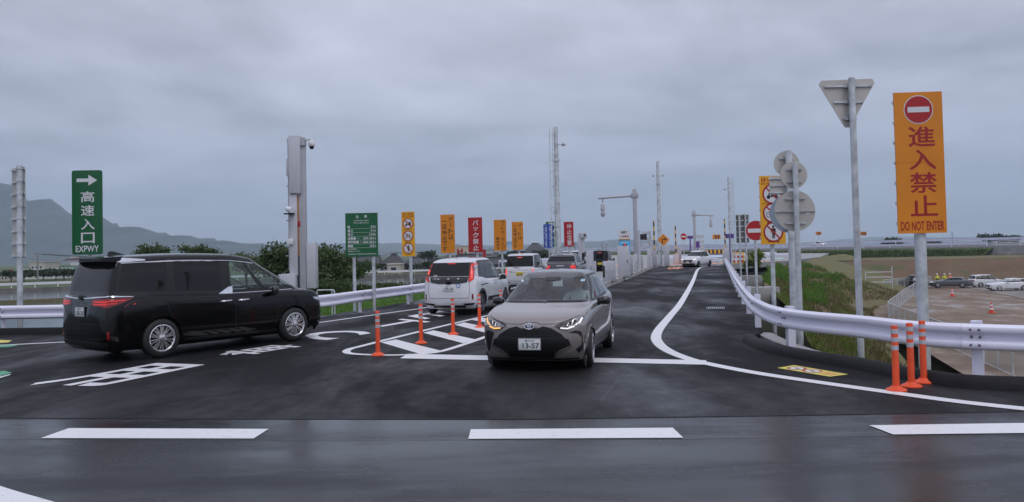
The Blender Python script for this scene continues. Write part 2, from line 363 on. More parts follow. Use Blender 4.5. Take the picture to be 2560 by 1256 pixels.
# --- markings on the side road
stripe('edge_line', resample(catmull(EDGE_LINE, 10), .25), .21, .006, M_PAINT, side)
quad_mark('stop_line', [(1000, 897), (1020, 886), (1765, 902), (1768, 913)], M_PAINT, side, .0065)
stripe('edge_line', catmull([G(-200, 872), G(0, 864), G(165, 856), G(420, 845), G(650, 826), G(800, 807), G(935, 788), G(1071, 769), G(1190, 748), G(1262, 728), G(1330, 705)], 6), .15, .006, M_PAINT, side)
# gore nose with hatching
gore = catmull([G(1330, 764), G(1240, 785), G(1120, 813), G(1000, 842), G(905, 866), G(874, 874), G(866, 881), G(885, 886), G(960, 889), G(1040, 887), G(1100, 880), G(1160, 862), G(1215, 843), G(1300, 815), G(1420, 778), G(1500, 752)], 10)
stripe('gore_outline', resample(gore, .12), .15, .0075, M_PAINT, side)
for q in ([(952, 857), (990, 850), (1102, 878), (1050, 886)], [(1058, 833), (1084, 827), (1190, 850), (1157, 859)], [(1137, 813), (1160, 807), (1240, 824), (1222, 835)], [(1180, 801), (1204, 795), (1275, 806), (1262, 815)], [(1228, 789), (1248, 785), (1330, 794), (1316, 800)]):
    quad_mark('hatch_stripe', q[::-1], M_PAINT, side, .0068)
def road_text(s, quad, m, bold=.03, name='lettering', z=.007):
    """quad: pixel corners bottom-left, bottom-right, top-right, top-left as its reader sees it"""
    v, f = glyph(s, bold); lo, hi = v.min(0), v.max(0); uv = (v - lo) / (hi - lo); A, B, C, D = [G(*p) for p in quad]
    P = [(A * (1 - a) * (1 - b) + B * a * (1 - b) + C * a * b + D * (1 - a) * b) for a, b in uv]
    return mesh_obj(name, [(p.x, p.y, z) for p in P], f, m, side)
road_text('用', [(58, 964), (240, 969), (512, 913), (372, 908)], M_PAINT, .02)
road_text('専', [(515, 887), (585, 895), (770, 865), (690, 862)], M_PAINT, .012)
road_text('C', [(735, 838), (805, 853), (938, 833), (866, 825)], M_PAINT, .025)
road_text('T', [(930, 812), (975, 822), (1078, 805), (1005, 798)], M_PAINT, .01)
road_text('E', [(1018, 791), (1062, 799), (1150, 785), (1100, 778)], M_PAINT, .01)
road_text('40', [(1712, 667), (1673, 668), (1666, 674), (1704, 674)], M_ORANGE_ROAD, .03)
quad_mark('arrow_mark', [(-60, 940), (10, 928), (30, 933), (-10, 944), (-60, 952)][::-1], M_GREEN_ROAD, side)
quad_mark('arrow_border', [(-60, 953), (-9, 945), (28, 936), (24, 939), (-40, 958)], M_PAINT, side, .0062)
quad_mark('arrow_mark', [(-60, 872), (-60, 868), (30, 863), (46, 865), (20, 869)], M_GREEN_ROAD, side, .0085)
quad_mark('sticker', [(-40, 860), (20, 857), (30, 852), (-20, 850)], M_YELLOW_ST, side, .0052)
# the yellow warning sticker by the kerb
stk = quad_mark('sticker', [(1943, 921), (2075, 943), (2121, 937), (1985, 914)], M_YELLOW_ST, side, .0052)
SA, SB, SCC, SD = G(1943, 921), G(2075, 943), G(2121, 937), G(1985, 914)
def stick_uv(a, b): p = SA * (1 - a) * (1 - b) + SB * a * (1 - b) + SCC * a * b + SD * (1 - a) * b; return p
for cu in (.22, .52):
    for (r0, r1, mm, zz) in ((0, .40, M_RED, .0060), (0, .29, M_PAINT, .0068)):
        pp = [stick_uv(cu + r1 * .36 * cos(2 * pi * i / 28), .5 + r1 * sin(2 * pi * i / 28)) for i in range(28)]
        mesh_obj('sticker_disc', [(p.x, p.y, zz) for p in pp], [tuple(range(28))], mm, side)
    pp = [stick_uv(cu + a * .36, .5 + b) for a, b in ((-.15, -.03), (.15, -.10), (.17, .02), (-.1, .08))]
    mesh_obj('sticker_figure', [(p.x, p.y, .0075) for p in pp], [(0, 1, 2, 3)], pbr('black_print', (.015, .015, .017), .4), side)
for a0 in (.72, .78, .84, .9): mesh_obj('sticker_print', [(*stick_uv(a, b)[:2], .0060) for a, b in ((a0, .2), (a0 + .035, .2), (a0 + .035, .8), (a0, .8))], [(0, 1, 2, 3)], M_ORANGE_ROAD, side)
dq = [G(1766, 773), G(1812, 773), G(1811, 768), G(1767, 768)]
gr = mesh_obj('drain_grating', [(p.x, p.y, .008) for p in dq], [(0, 1, 2, 3)], M_DRAIN, side)
for i in range(9):
    a = dq[0].lerp(dq[1], (i + .5) / 9); b = dq[3].lerp(dq[2], (i + .5) / 9); stripe('grating_bar', [a, b], .035, .012, pbr('grating_gap', (.05, .05, .055), .5), gr)
# --- kerbs
sweep('kerb', resample(kerb_path, .4), [(0, -.02), (.02, .06), (.06, .12), (.11, .15), (.17, .15), (.22, .11), (.26, -.02)], M_KERB, smooth=50)
tag(bpy.data.objects['kerb'], kind='structure')
lk = sweep('kerb', resample(catmull(RAIL_L[:6], 8), .5), [(-.55, -.02), (-.53, .10), (-.49, .16), (-.38, .16), (-.32, .10), (-.30, -.02)], M_KERB, smooth=50); tag(lk, kind='structure')
# --- concrete gutter and footing strip beside the ramp guardrail
gp = catmull([G(1815, 668), G(1826, 700), G(1843, 740), G(1862, 785), G(1884, 826)], 6)
gut = sweep('gutter', resample(gp, 1.), [(-1.25, -.5), (-1.25, -.03), (-.95, -.03), (-.93, -.03), (-.62, -.05), (-.60, -.18), (-.36, -.18), (-.34, -.03), (-.02, -.03), (-.02, -.5)], M_CONC, smooth=20); tag(gut, kind='structure')
gp2 = catmull([G(1884, 826), G(1935, 851), G(2041, 883), G(2200, 912), G(2380, 935), Vector((7.4, 10.1, 0)), Vector((20, 9.4, 0))], 6)
gut2 = sweep('gutter', resample(gp2, .6), [(.38, -.5), (.38, -.06), (.02, -.03), (.02, -.5)], M_CONC, smooth=20); tag(gut2, kind='structure')
# ================================================================ RIGHT SIDE: SLOPE, LOT, EMBANKMENTS
LOT = -3.9
def slope_mat(name, c1, c2, c3, s=.35):
    m = bpy.data.materials.new(name); m.use_nodes = True; t = m.node_tree; b = t.nodes['Principled BSDF']; L = t.links.new
    pos = nn(t, 'ShaderNodeNewGeometry').outputs['Position']
    n = nn(t, 'ShaderNodeTexNoise'); n.inputs['Scale'].default_value = s; n.inputs['Detail'].default_value = 6; n.inputs['Roughness'].default_value = .65; L(pos, n.inputs['Vector'])
    r = nn(t, 'ShaderNodeValToRGB'); e = r.color_ramp.elements; e[0].position = .36; e[0].color = (*c1, 1); e[1].position = .64; e[1].color = (*c3, 1); k = e.new(.5); k.color = (*c2, 1)
    L(n.outputs[0], r.inputs[0]); L(r.outputs[0], b.inputs['Base Color']); b.inputs['Roughness'].default_value = .9
    bn = nn(t, 'ShaderNodeBump'); bn.inputs['Strength'].default_value = .6; bn.inputs['Distance'].default_value = .12
    n2 = nn(t, 'ShaderNodeTexNoise'); n2.inputs['Scale'].default_value = 5; n2.inputs['Detail'].default_value = 5; L(pos, n2.inputs['Vector']); L(n2.outputs[0], bn.inputs['Height']); L(bn.outputs[0], b.inputs['Normal'])
    MATS[name] = m; return m
M_SLOPE = slope_mat('grassy_slope', (.10, .12, .03), (.15, .135, .05), (.14, .09, .05))
M_DIRT = slope_mat('bare_soil', (.12, .072, .04), (.15, .098, .058), (.075, .09, .03), .16)
TOP = [Vector(p) for p in ((34, 9.55, -.1), (20, 9.75, -.1), (8.2, 10.3, -.1), (5.95, 11.75, -.1), (5.45, 14.4, -.1), (7.3, 20.5, -.08), (9.6, 29, -.08), (12.8, 41, -.08), (16.9, 53, -.08), (21.5, 67, -.08), (25.5, 78, -.1), (33, 92, -.1), (49, 128, 0), (62, 150, .2))]
TOE = [Vector(p) for p in ((34, 11.8, LOT), (22, 12.6, LOT), (12.6, 13.8, LOT), (11.6, 16, LOT), (11.9, 19, LOT), (12.8, 23, LOT), (16, 31, LOT), (20.5, 43, LOT), (25.5, 56, LOT), (31.5, 70, LOT), (40, 84, LOT), (47, 97, LOT), (64, 122, LOT), (74, 140, LOT))]
def loft2(name, A, B, n, m, bump=.15, ncat=6):
    A = catmull(A, ncat); B = catmull(B, ncat); rows = []
    for a, b in zip(A, B):
        row = []
        for j in range(n + 1):
            t = j / n; p = a.lerp(b, t)
            k = sin(pi * t) * bump * (sin(p.x * .7 + p.y * .31) + .6 * sin(p.y * .9 - p.x * .4))
            row.append((p.x, p.y, p.z + k))
        rows.append(row)
    v = [q for r in rows for q in r]; w = n + 1
    return mesh_obj(name, v, [(i * w + j, i * w + j + 1, (i + 1) * w + j + 1, (i + 1) * w + j) for i in range(len(rows) - 1) for j in range(n)], m, smooth=60), rows
slope, slope_rows = loft2('hillside', TOP, TOE, 12, M_SLOPE); tag(slope, kind='structure')
def wet_lot():
    m = bpy.data.materials.new('muddy_lot'); m.use_nodes = True; t = m.node_tree; b = t.nodes['Principled BSDF']; L = t.links.new
    pos = nn(t, 'ShaderNodeNewGeometry').outputs['Position']; mp = nn(t, 'ShaderNodeMapping'); mp.inputs['Scale'].default_value = (.5, .22, 1); L(pos, mp.inputs[0])
    n = nn(t, 'ShaderNodeTexNoise'); n.inputs['Scale'].default_value = .9; n.inputs['Detail'].default_value = 7; n.inputs['Roughness'].default_value = .65; L(mp.outputs[0], n.inputs['Vector'])
    r = nn(t, 'ShaderNodeValToRGB'); e = r.color_ramp.elements; e[0].position = .35; e[0].color = (.15, .105, .075, 1); e[1].position = .6; e[1].color = (.27, .215, .17, 1); L(n.outputs[0], r.inputs[0]); L(r.outputs[0], b.inputs['Base Color'])
    mr = nn(t, 'ShaderNodeMapRange'); mr.inputs[1].default_value = .56; mr.inputs[2].default_value = .62; mr.inputs[3].default_value = .9; mr.inputs[4].default_value = .15; L(n.outputs[0], mr.inputs[0]); L(mr.outputs[0], b.inputs['Roughness']); b.inputs['Specular IOR Level'].default_value = .3
    bn = nn(t, 'ShaderNodeBump'); bn.inputs['Strength'].default_value = .5; bn.inputs['Distance'].default_value = .08; L(n.outputs[0], bn.inputs['Height']); L(bn.outputs[0], b.inputs['Normal'])
    return m
flat('dirt_lot', [(12, 10), (90, 10), (120, 160), (40, 160), (30, 70)], LOT - .02, wet_lot())
flat('gravel_parking', [(44, 62), (90, 55), (100, 104), (58, 104), (52, 84)], LOT + .02, pbr('wet_gravel', (.24, .215, .19), .7, spec=.3, var=(.4, .3), bump=(15, .4, .02), rvar=(.35, .4, .95)))
mound, _ = loft2('earth_mound', [Vector(p) for p in ((48, 132, -.9), (56, 121, -.6), (66, 118, -.55), (84, 116, -.45), (120, 110, -.4))], [Vector(p) for p in ((42, 126, LOT), (47, 112, LOT), (62, 109, LOT), (84, 107, LOT), (120, 101, LOT))], 8, M_DIRT, .12); tag(mound, kind='structure')
flat('mound_top', [(48, 132), (56, 121.2), (66, 118.2), (84, 116.2), (120, 110.2), (130, 140), (60, 150)], -.62, M_SLOPE)
# expressway on its embankment
E0, ED = Vector((96, 150, .85)), Vector((-.355, .935, .0015)); EN = Vector((.935, .355, 0))
def ex(s, o, z=0): p = E0 + ED * s + EN * o; return Vector((p.x, p.y, p.z + z))
M_HWY = asphalt('highway_asphalt', (.10, .10, .105), .45, .7, 30, .3, (.4, .4, 1))
v = []; f = []
for i, s in enumerate((-95, -45, -8, 0, 60, 130, 220, 330)):
    v += [ex(s, 0), ex(s, 11, .75), ex(s, 11.3, .75), ex(s, 11.3, -1.2), ex(s, 0, -1.0)]
for i in range(7):
    for j in range(5): k = (j + 1) % 5; f.append((i * 5 + j, i * 5 + k, (i + 1) * 5 + k, (i + 1) * 5 + j))
hw = MB().add(v, f).build('expressway', M_HWY); tag(hw, kind='structure')
sweep('concrete_edge', [ex(s, -.1) for s in (-95, 0, 100, 200, 300)], [(-.02, -1.1), (.45, -1.1), (.45, .12), (-.02, .12)], M_CONC, hw)
emb, _ = loft2('expressway_embankment', [ex(s, -.5, -.15) for s in (6, 30, 70, 120, 200)], [ex(6, -11) * 1 + Vector((0, 0, -5.4)), ex(30, -13) + Vector((0, 0, -5.4)), ex(70, -14) + Vector((0, 0, -5.4)), ex(120, -12) + Vector((0, 0, -5.4)), ex(200, -12) + Vector((0, 0, -5.4))], 8, slope_mat('green_embankment', (.045, .075, .018), (.06, .095, .022), (.085, .085, .03), .12), .25); tag(emb, kind='structure')
M_CONCL = pbr('stained_pale_concrete', (.36, .35, .33), .6, var=(.5, .25))
ab = empty('bridge_abutment', ex(0, 0), 0, 'pale concrete bridge abutment under the expressway above the earth mound', 'abutment')
def pbox(mb, a, b, z0, z1):   # prism over quad from (s,o) ranges on the expressway
    mb.add([ex(s, o) - ab.location + Vector((0, 0, z)) for s, o in ((a[0], b[0]), (a[1], b[0]), (a[1], b[1]), (a[0], b[1])) for z in (z0, z1)], [(0, 2, 4, 6), (1, 7, 5, 3), (0, 1, 3, 2), (2, 3, 5, 4), (4, 5, 7, 6), (6, 7, 1, 0)])
mb = MB(); pbox(mb, (-4, 8), (-.8, 11), -5.5, -1.05); mb.build('abutment_wall', M_CONCL, ab)
for s in (-3.9, -.8, 2.4, 5.6):
    mb = MB(); pbox(mb, (s, s + .5), (-1.05, -.81), -5.5, -.95); mb.build('pilaster', M_CONCL, ab)
mb = MB(); pbox(mb, (-60, 8.1), (-.9, 11.1), -1.35, -1.06); mb.build('bridge_deck', M_CONCL, ab)
# ================================================================ LEFT SIDE: LAWN, POND, FAR BANK, TOWN LAND
POND = -2.4
def water():
    m = bpy.data.materials.new('pond_water'); m.use_nodes = True; t = m.node_tree; b = t.nodes['Principled BSDF']; L = t.links.new
    b.inputs['Base Color'].default_value = (.10, .115, .11, 1); b.inputs['Roughness'].default_value = .08; b.inputs['IOR'].default_value = 1.33
    n = nn(t, 'ShaderNodeTexNoise'); n.inputs['Scale'].default_value = 2.2; n.inputs['Detail'].default_value = 3; L(nn(t, 'ShaderNodeNewGeometry').outputs['Position'], n.inputs['Vector'])
    bn = nn(t, 'ShaderNodeBump'); bn.inputs['Strength'].default_value = .12; bn.inputs['Distance'].default_value = .05; L(n.outputs[0], bn.inputs['Height']); L(bn.outputs[0], b.inputs['Normal'])
    return m
flat('pond_water', [(-260, 18), (-4, 18), (12, 90), (14, 164), (-21, 156), (-75, 120), (-260, 60)], POND, water())
M_LAWN = slope_mat('green_lawn', (.045, .13, .018), (.06, .16, .02), (.08, .15, .03), .6)
M_BANK = slope_mat('weedy_bank', (.06, .075, .025), (.085, .08, .035), (.075, .055, .03), .5)
lawn, lawn_rows = loft2('lawn', [Vector(p) for p in ((-7.6, 21.9, -.25), (-6.2, 23.6, -.25), (-5.6, 25.6, -.25), (-4.6, 29, -.25), (-3.5, 33, -.25), (-1.7, 40, -.25), (1.8, 55, -.25), (8.7, 85, -.25))], [Vector(p) for p in ((-13, 27, -.7), (-13, 33, -.7), (-13, 37, -.7), (-13, 41, -.7), (-12, 46, -.7), (-11, 52, -.7), (-8, 66, -.7), (-2, 95, -.7))], 10, M_LAWN, .05); tag(lawn, kind='structure')
bank, bank_rows = loft2('pond_bank', [Vector(p) for p in ((-8.4, 21.8, -.3), (-13, 27, -.7), (-13, 33, -.7), (-13, 37, -.7), (-13, 41, -.7), (-12, 46, -.7), (-11, 52, -.7), (-8, 66, -.7), (-2, 95, -.7))], [Vector(p) for p in ((-9.4, 22.6, -2.7), (-16, 30, -2.7), (-19, 39, -2.7), (-21, 50, -2.7), (-21, 58, -2.7), (-19, 66, -2.7), (-16, 74, -2.7), (-12, 86, -2.7), (-6, 112, -2.7))], 8, M_BANK, .12); tag(bank, kind='structure')
wl = sweep('retaining_wall', resample(catmull([p + Vector((-.3, .75, 0)) for p in RAIL_L[:6]], 6), 1), [(-.15, -3.0), (.15, -3.0), (.15, -.06), (-.15, -.06)], M_CONCD); tag(wl, kind='structure')
dk = sweep('paddy_dike', [Vector(p) for p in ((-60, 80, POND), (-30, 98, POND), (-14, 104, POND), (4, 112, POND))], [(-1., -.1), (-.5, .35), (.5, .35), (1., -.1)], M_BANK); tag(dk, kind='structure')
FARB = [Vector(p) for p in ((-260, 62, -2.0), (-150, 82, -2.0), (-73, 119, -2.0), (-45, 139, -2.0), (-21, 153, -2.0), (-2, 161, -2.0), (30, 172, -2.0))]
fb = sweep('canal_wall', catmull(FARB, 4), [(-.2, -1.0), (.6, -1.0), (.6, .15), (-.2, .15)], M_CONCD); tag(fb, kind='structure')
land = flat('town_land', [(p.x, p.y + .3) for p in catmull(FARB, 4)] + [(30, 330), (3000, 330), (7000, 8800), (-7000, 8800), (-7000, 62), (-260, 62)], -1.95, slope_mat('town_field', (.05, .085, .02), (.065, .10, .028), (.10, .09, .045), .03))
# ---------------------------------------------------------------- mountains
def mountain(name, x0, x1, y0, dy, crest, seed, m, n=90, k=14):
    rg = np.random.default_rng(seed); ph = rg.random(12) * 7; v = []; f = []
    for i in range(n + 1):
        x = x0 + (x1 - x0) * i / n; h = crest(i / n)
        h *= 1 + .02 * sin(i * .9 + ph[0]) + .02 * sin(i * 2.3 + ph[1])
        for j in range(k + 1):
            t = j / k; prof = sin(min(1., t * 1.18) * pi / 2) ** 1.25 if t < .86 else 1 - ((t - .86) / .14) ** 2 * .5
            gully = 1 + .09 * sin(i * 1.7 + t * 4 + ph[2]) * sin(pi * t) + .05 * sin(i * 4.1 - t * 7 + ph[3]) * sin(pi * t)
            v.append((x + 60 * sin(j * 1.3 + ph[4]) * t, y0 + dy * t + 90 * sin(i * .8 + ph[5]) * t, -3 + h * prof * gully))
    w = k + 1
    for i in range(n):
        for j in range(k): f.append((i * w + j, i * w + j + 1, (i + 1) * w + j + 1, (i + 1) * w + j))
    return tag(mesh_obj(name, v, f, m, smooth=80), kind='structure')
M_MT = slope_mat('forested_mountain', (.014, .026, .022), (.02, .034, .028), (.026, .038, .03), .012)
mountain('mountain', -2900, -560, 2300, 1300, lambda t: min(640., 345 * math.exp(-(t - .31) * 3.6)), 3, M_MT)
mountain('mountain', -3600, 900, 4300, 1400, lambda t: 62 + 34 * (1 - t) + 14 * sin(t * 14), 5, M_MT)
mountain('mountain', -600, 5200, 6300, 1300, lambda t: 48 + 18 * sin(t * 9 + 1) + 12 * sin(t * 21), 9, M_MT)
# ================================================================ FURNITURE MATERIALS
M_RAIL = pbr('white_rail_paint', (.80, .80, .93), .34, coat=.3, var=(.9, .05), rvar=(2, .3, .5))
M_GALV = pbr('galvanised_steel', (.58, .62, .65), .42, .35, var=(3.5, .30), rvar=(5, .3, .6))
M_BOLT = pbr('dark_bolt', (.16, .16, .18), .4, .8)
M_ALU = pbr('aluminium_sign_back', (.52, .51, .48), .48, .15, var=(2, .07))
M_WHITE = pbr('white_sheeting', (.72, .73, .76), .35)
M_BLACK = pbr('black_print', (.015, .015, .017), .4)
M_SGREEN = pbr('green_sheeting', (.004, .105, .034), .32, var=(1.2, .08))
M_SYEL = pbr('yellow_sheeting', (.86, .42, .012), .35, var=(1.2, .06))
M_SORA = pbr('orange_sheeting', (.74, .245, .008), .35, var=(1.5, .10))
M_SBLUE = pbr('blue_sheeting', (.02, .07, .42), .35)
M_TRED = pbr('dark_red_print', (.36, .010, .012), .35)
M_GREY = pbr('grey_equipment_paint', (.40, .41, .45), .45, var=(1.5, .06), rvar=(3, .35, .55))
M_GREYL = pbr('light_equipment_paint', (.52, .53, .58), .42, var=(1.5, .05))
M_DARK = pbr('dark_rubber', (.012, .012, .013), .55)
M_ORNG = pbr('orange_polyurethane', (.80, .085, .018), .38, var=(6, .08))
M_REFL = pbr('silver_reflective_tape', (.58, .60, .64), .3, .3)
M_PURP = pbr('purple_panel', (.10, .045, .26), .4)
# ================================================================ GUARDRAILS
PROF = [(0, .705), (.012, .703), (.078, .672), (.084, .66), (.084, .612), (.078, .600), (.008, .560), (.0, .548), (.0, .512), (.008, .50), (.078, .460), (.084, .448), (.084, .40), (.078, .388), (.012, .357), (0, .355)]
bolt_me = None
def bolt_at(p, n, parent, r=.018):
    global bolt_me
    if bolt_me is None:
        o = MB().lathe([(0, .018), (.6, .018), (.95, .008), (1, 0), (0, 0)], 8).build('bolt', M_BOLT, parent, smooth=40); bolt_me = o.data
        for vv in bolt_me.vertices: vv.co.x *= r; vv.co.y *= r
    else: o = bpy.data.objects.new('bolt', bolt_me); COL.objects.link(o); o.parent = parent
    o.location = p; o.rotation_euler = Vector(n).to_track_quat('Z', 'Y').to_euler(); return o
def guardrail(name, label, path, side, step=4., bolts=True, post='cyl', dense=.35, z=0, scale=1., group=None, zb=-.25):
    P = resample(path, dense); root = empty(name, (0, 0, 0), 0, label, 'guardrail', group)
    n = max(2, int(round(step / dense))); s = side
    prof = [(s * d * scale, zz * scale + z) for d, zz in PROF] + [(s * (d - .006) * scale, zz * scale + z) for d, zz in reversed(PROF)]
    i = 0; joints = []
    while i < len(P) - 1:
        j = min(i + n, len(P) - 1)
        if len(P) - 1 - j < 2: j = len(P) - 1
        seg = [p.copy() for p in P[i:j + 1]]
        d = (seg[1] - seg[0]).normalized(); nrm = Vector((-d.y, d.x, 0)) * s
        seg[0] = seg[0] - d * .16; seg[0] = seg[0] + nrm * .007; seg.insert(1, seg[0] + d * .17)
        sweep('beam', seg, prof, M_RAIL, root, smooth=28); joints.append(i); i = j
    joints.append(len(P) - 1)
    for q in joints:
        p = P[q]; d = (P[min(q + 1, len(P) - 1)] - P[max(q - 1, 0)]).normalized(); nr = Vector((-d.y, d.x, 0)) * s
        c = p - nr * .10
        mb = MB()
        if post == 'cyl': mb.cyl((c.x, c.y, c.z + z + zb), (c.x, c.y, c.z + z + .64 * scale), .057 * scale, n=16)
        else:
            mb.box(-.065, .065, -.065, .065, z + zb, z + .74 * scale); mb.xform(Matrix.Translation((c.x, c.y, c.z)) @ Matrix.Rotation(atan2(d.y, d.x), 4, 'Z'))
        mb.build('post', M_RAIL, root, smooth=40)
        mb = MB().box(-.05, .05, -.06, .05, z + .40 * scale, z + .66 * scale); mb.xform(Matrix.Translation((p.x - nr.x * .05, p.y - nr.y * .05, p.z)) @ Matrix.Rotation(atan2(d.y, d.x), 4, 'Z')); mb.build('bracket', M_RAIL, root)
        if bolts:
            for a in (-.13, -.03):
                for dz, dep in ((.635, .088), (.53, .016), (.43, .088)):
                    b = p - d * (a + .08) + nr * dep; bolt_at((b.x, b.y, z + dz), nr, root)
    return root
_rr = catmull(RAIL_R, 8); _k = min(range(len(_rr)), key=lambda i: (_rr[i] - G(2446, 942)).length); _s0 = sum((b_ - a_).length for a_, b_ in zip(_rr[:_k], _rr[1:_k + 1])) % 3.85
_rr = resample(_rr, .05)[int(_s0 / .05):]
guardrail('guardrail', 'long white curved guardrail beside the exit ramp and three orange posts', _rr, -1, 4., post='sq')
guardrail('guardrail', 'white guardrail bending round the pond corner behind the black minivan', catmull(RAIL_L, 8), -1, 4.)
guardrail('guardrail', 'short white guardrail crossing the end of the exit ramp guardrail', [Vector((19.9, 86.6, 0)), Vector((22.4, 87.2, 0))], -1, 1.3, False)
guardrail('guardrail', 'white guardrail along the near edge of the expressway embankment', [ex(s, .35) for s in range(8, 290, 4)], -1, 4., False, dense=4., z=0.12, scale=1.15)
for o in bpy.data.objects['guardrail.003'].children: pass
guardrail('guardrail', 'white guardrail along the far edge of the expressway behind the white hatchback', [ex(s, 10.4, .72) for s in range(-80, 290, 4)], -1, 4., False, dense=4., z=0.1, scale=1.5)
guardrail('guardrail', 'white guardrail at the foot of the brown earth mound behind parked wagons', [Vector((55.5, 107, LOT)), Vector((60, 106.3, LOT)), Vector((64, 105.7, LOT)), Vector((72, 104.6, LOT)), Vector((84, 103, LOT))], -1, 4., False, dense=2.)
for k, (a, b, lb) in enumerate((((23, 118), (50, 140), 'white guardrail curving across the toll plaza behind the round signs'), ((24, 140), (58, 176), 'far white guardrail across the toll plaza below the chevron boards'), ((-2, 120), (14, 150), 'white guardrail beyond the toll gate behind the queue of vehicles'))):
    guardrail('guardrail', lb, [Vector((*a, 0)).lerp(Vector((*b, 0)), t / 6) for t in range(7)], -1, 4., False, dense=4.)
# railing on the bridge
br = empty('bridge_railing', ex(-4, .3), 0, 'white pipe railing on the bridge past the expressway embankment', 'railing')
for k in range(9):
    p = ex(6 - k * 5, .3) - br.location; MB().box(p.x - .07, p.x + .07, p.y - .07, p.y + .07, .1, 1.15).build('post', M_WHITE, br)
for zz in (.45, .8, 1.1): MB().tube([ex(7, .3) - br.location + Vector((0, 0, zz)), ex(-38, .3) - br.location + Vector((0, 0, zz))], .06).build('rail', M_WHITE, br)
# canal guard fence on the far bank
cf = empty('canal_fence', (0, 0, 0), 0, 'low white rail fence along the far bank of the pond', 'fence')
FP = resample(catmull([p + Vector((0, .15, .15)) for p in FARB[1:]], 6), 3.)
for a, b in zip(FP[::8], FP[8::8] + [FP[-1]]):
    if (a - b).length > .5: sweep('rail', [a, b], [(-.04, .42), (.04, .42), (.04, .78), (-.04, .78)], M_WHITE, cf)
pm = None
for p in FP:
    if pm is None: o = MB().box(-.06, .06, .05, .15, -.1, .75).build('post', M_WHITE, cf); pm = o.data
    else: o = bpy.data.objects.new('post', pm); COL.objects.link(o); o.parent = cf
    o.location = p
# ================================================================ DELINEATOR POSTS
def delineator():
    root = empty('delineator_post')
    MB().lathe([(0, 0), (.125, 0), (.125, .012), (.105, .03), (.07, .042), (.058, .06), (0, .06)], 20).build('base', M_ORNG, root, smooth=40)
    MB().lathe([(.046, .05), (.041, .085), (.040, .79), (.036, .80), (0, .80)], 18).build('tube', M_ORNG, root, smooth=40)
    for z0 in (.50, .60, .70): MB().lathe([(.0405, z0), (.0425, z0), (.0425, z0 + .055), (.0405, z0 + .055)], 18).build('reflective_band', M_REFL, root, smooth=40)
    return tag(root, 'orange delineator post with silver bands', 'post')
dp = delineator(); first = True
for (px, py), lb, gp_ in [((945, 889), 'orange delineator post standing alone on the rounded nose of the hatched island', 'posts on the hatched island'),
                ((1053, 859), 'orange banded post on the hatched island, second from its rounded nose', 'posts on the hatched island'),
                ((1133, 837), 'orange banded post on the hatched island behind the white minivan bumper', 'posts on the hatched island'),
                ((1199, 819), 'orange banded post in front of the white minivan rear wheel', 'posts on the hatched island'),
                ((1253, 801), 'orange banded post mostly hidden behind the grey hatchback door mirror', 'posts on the hatched island'),
                ((2241, 977), 'orange banded post of the kerb trio standing nearest the white edge line', 'posts by the kerb'),
                ((2279, 967), 'orange banded post in the middle of the trio by the kerb', 'posts by the kerb'),
                ((2310, 957), 'orange banded post of the kerb trio standing closest to the guardrail', 'posts by the kerb')]:
    o = dp if first else copy_tree(dp); first = False
    o.location = G(px, py); tag(o, lb, 'post', gp_)
# ================================================================ SIGN BOARDS
def sign(name, label, cat, box, Y, board, draw, yaw=0., zb=0., posts=(0.,), pr=.05, thick=.03, corner=0., mat_post=None, group=None, lip=True, xpost=0.):
    """box: pixel x0, x1, y0, y1 of the board at depth Y; draw(add) places print on the front face"""
    x0, x1, y0, y1 = box; yw = radians(yaw)
    c = at((x0 + x1) / 2, (y0 + y1) / 2, Y); k = Y / F_PX
    w = (x1 - x0) * k / max(.2, abs(cos(yw) - (c.x / Y) * sin(yw))); h = (y1 - y0) * k
    root = empty(name, (c.x, Y, zb), yw, label, cat, group); zc = c.z - zb
    mb = MB()
    if corner:
        pts = []
        for sx, sz, a0 in ((1, 1, 0), (-1, 1, 90), (-1, -1, 180), (1, -1, 270)):
            for q in range(5): a = radians(a0 + q * 22.5); pts.append((sx * (w / 2 - corner) + corner * cos(a), sz * (h / 2 - corner) + corner * sin(a)))
        n = len(pts); mb.add([(p[0], -thick, zc + p[1]) for p in pts] + [(p[0], 0, zc + p[1]) for p in pts], [tuple(range(n)), tuple(range(2 * n - 1, n - 1, -1))] + [(i, (i + 1) % n, n + (i + 1) % n, n + i) for i in range(n)])
    else: mb.box(-w / 2, w / 2, -thick, 0, zc - h / 2, zc + h / 2)
    mb.build('board', board, root)
    layers = {}
    def layer(m, nme, lev=1):
        key = (m.name, nme, lev)
        if key not in layers: layers[key] = (MB(), m, nme, -thick - .0025 * lev)
        return layers[key][0], layers[key][3]
    draw(layer, w, h, zc)
    for mbl, m, nme, _ in layers.values():
        if mbl.v: mbl.build(nme, m, root)
    top = zc + h / 2
    for px_ in posts:
        MB().cyl((px_ * w + xpost, .02 + pr, -.6 if zb > -.3 else -.3), (px_ * w + xpost, .02 + pr, top - .05 * h), pr, n=14).build('post', mat_post or M_GALV, root, smooth=40)
    nr = max(2, int(h / .33))
    for q in range(nr):
        z = zc - h / 2 + h * (q + .5) / nr
        MB().box(-w * .48, w * .48, 0, .02, z - .02, z + .02).build('stiffener', M_GALV, root)
    if lip:
        for q in range(nr):
            z = zc - h / 2 + h * (q + .5) / nr; MB().box(w / 2 if lip == 'r' else -w / 2 - .02, w / 2 + .02 if lip == 'r' else -w / 2, -.01, .015, z - .025, z + .025).build('clip', M_GALV, root)
    return root
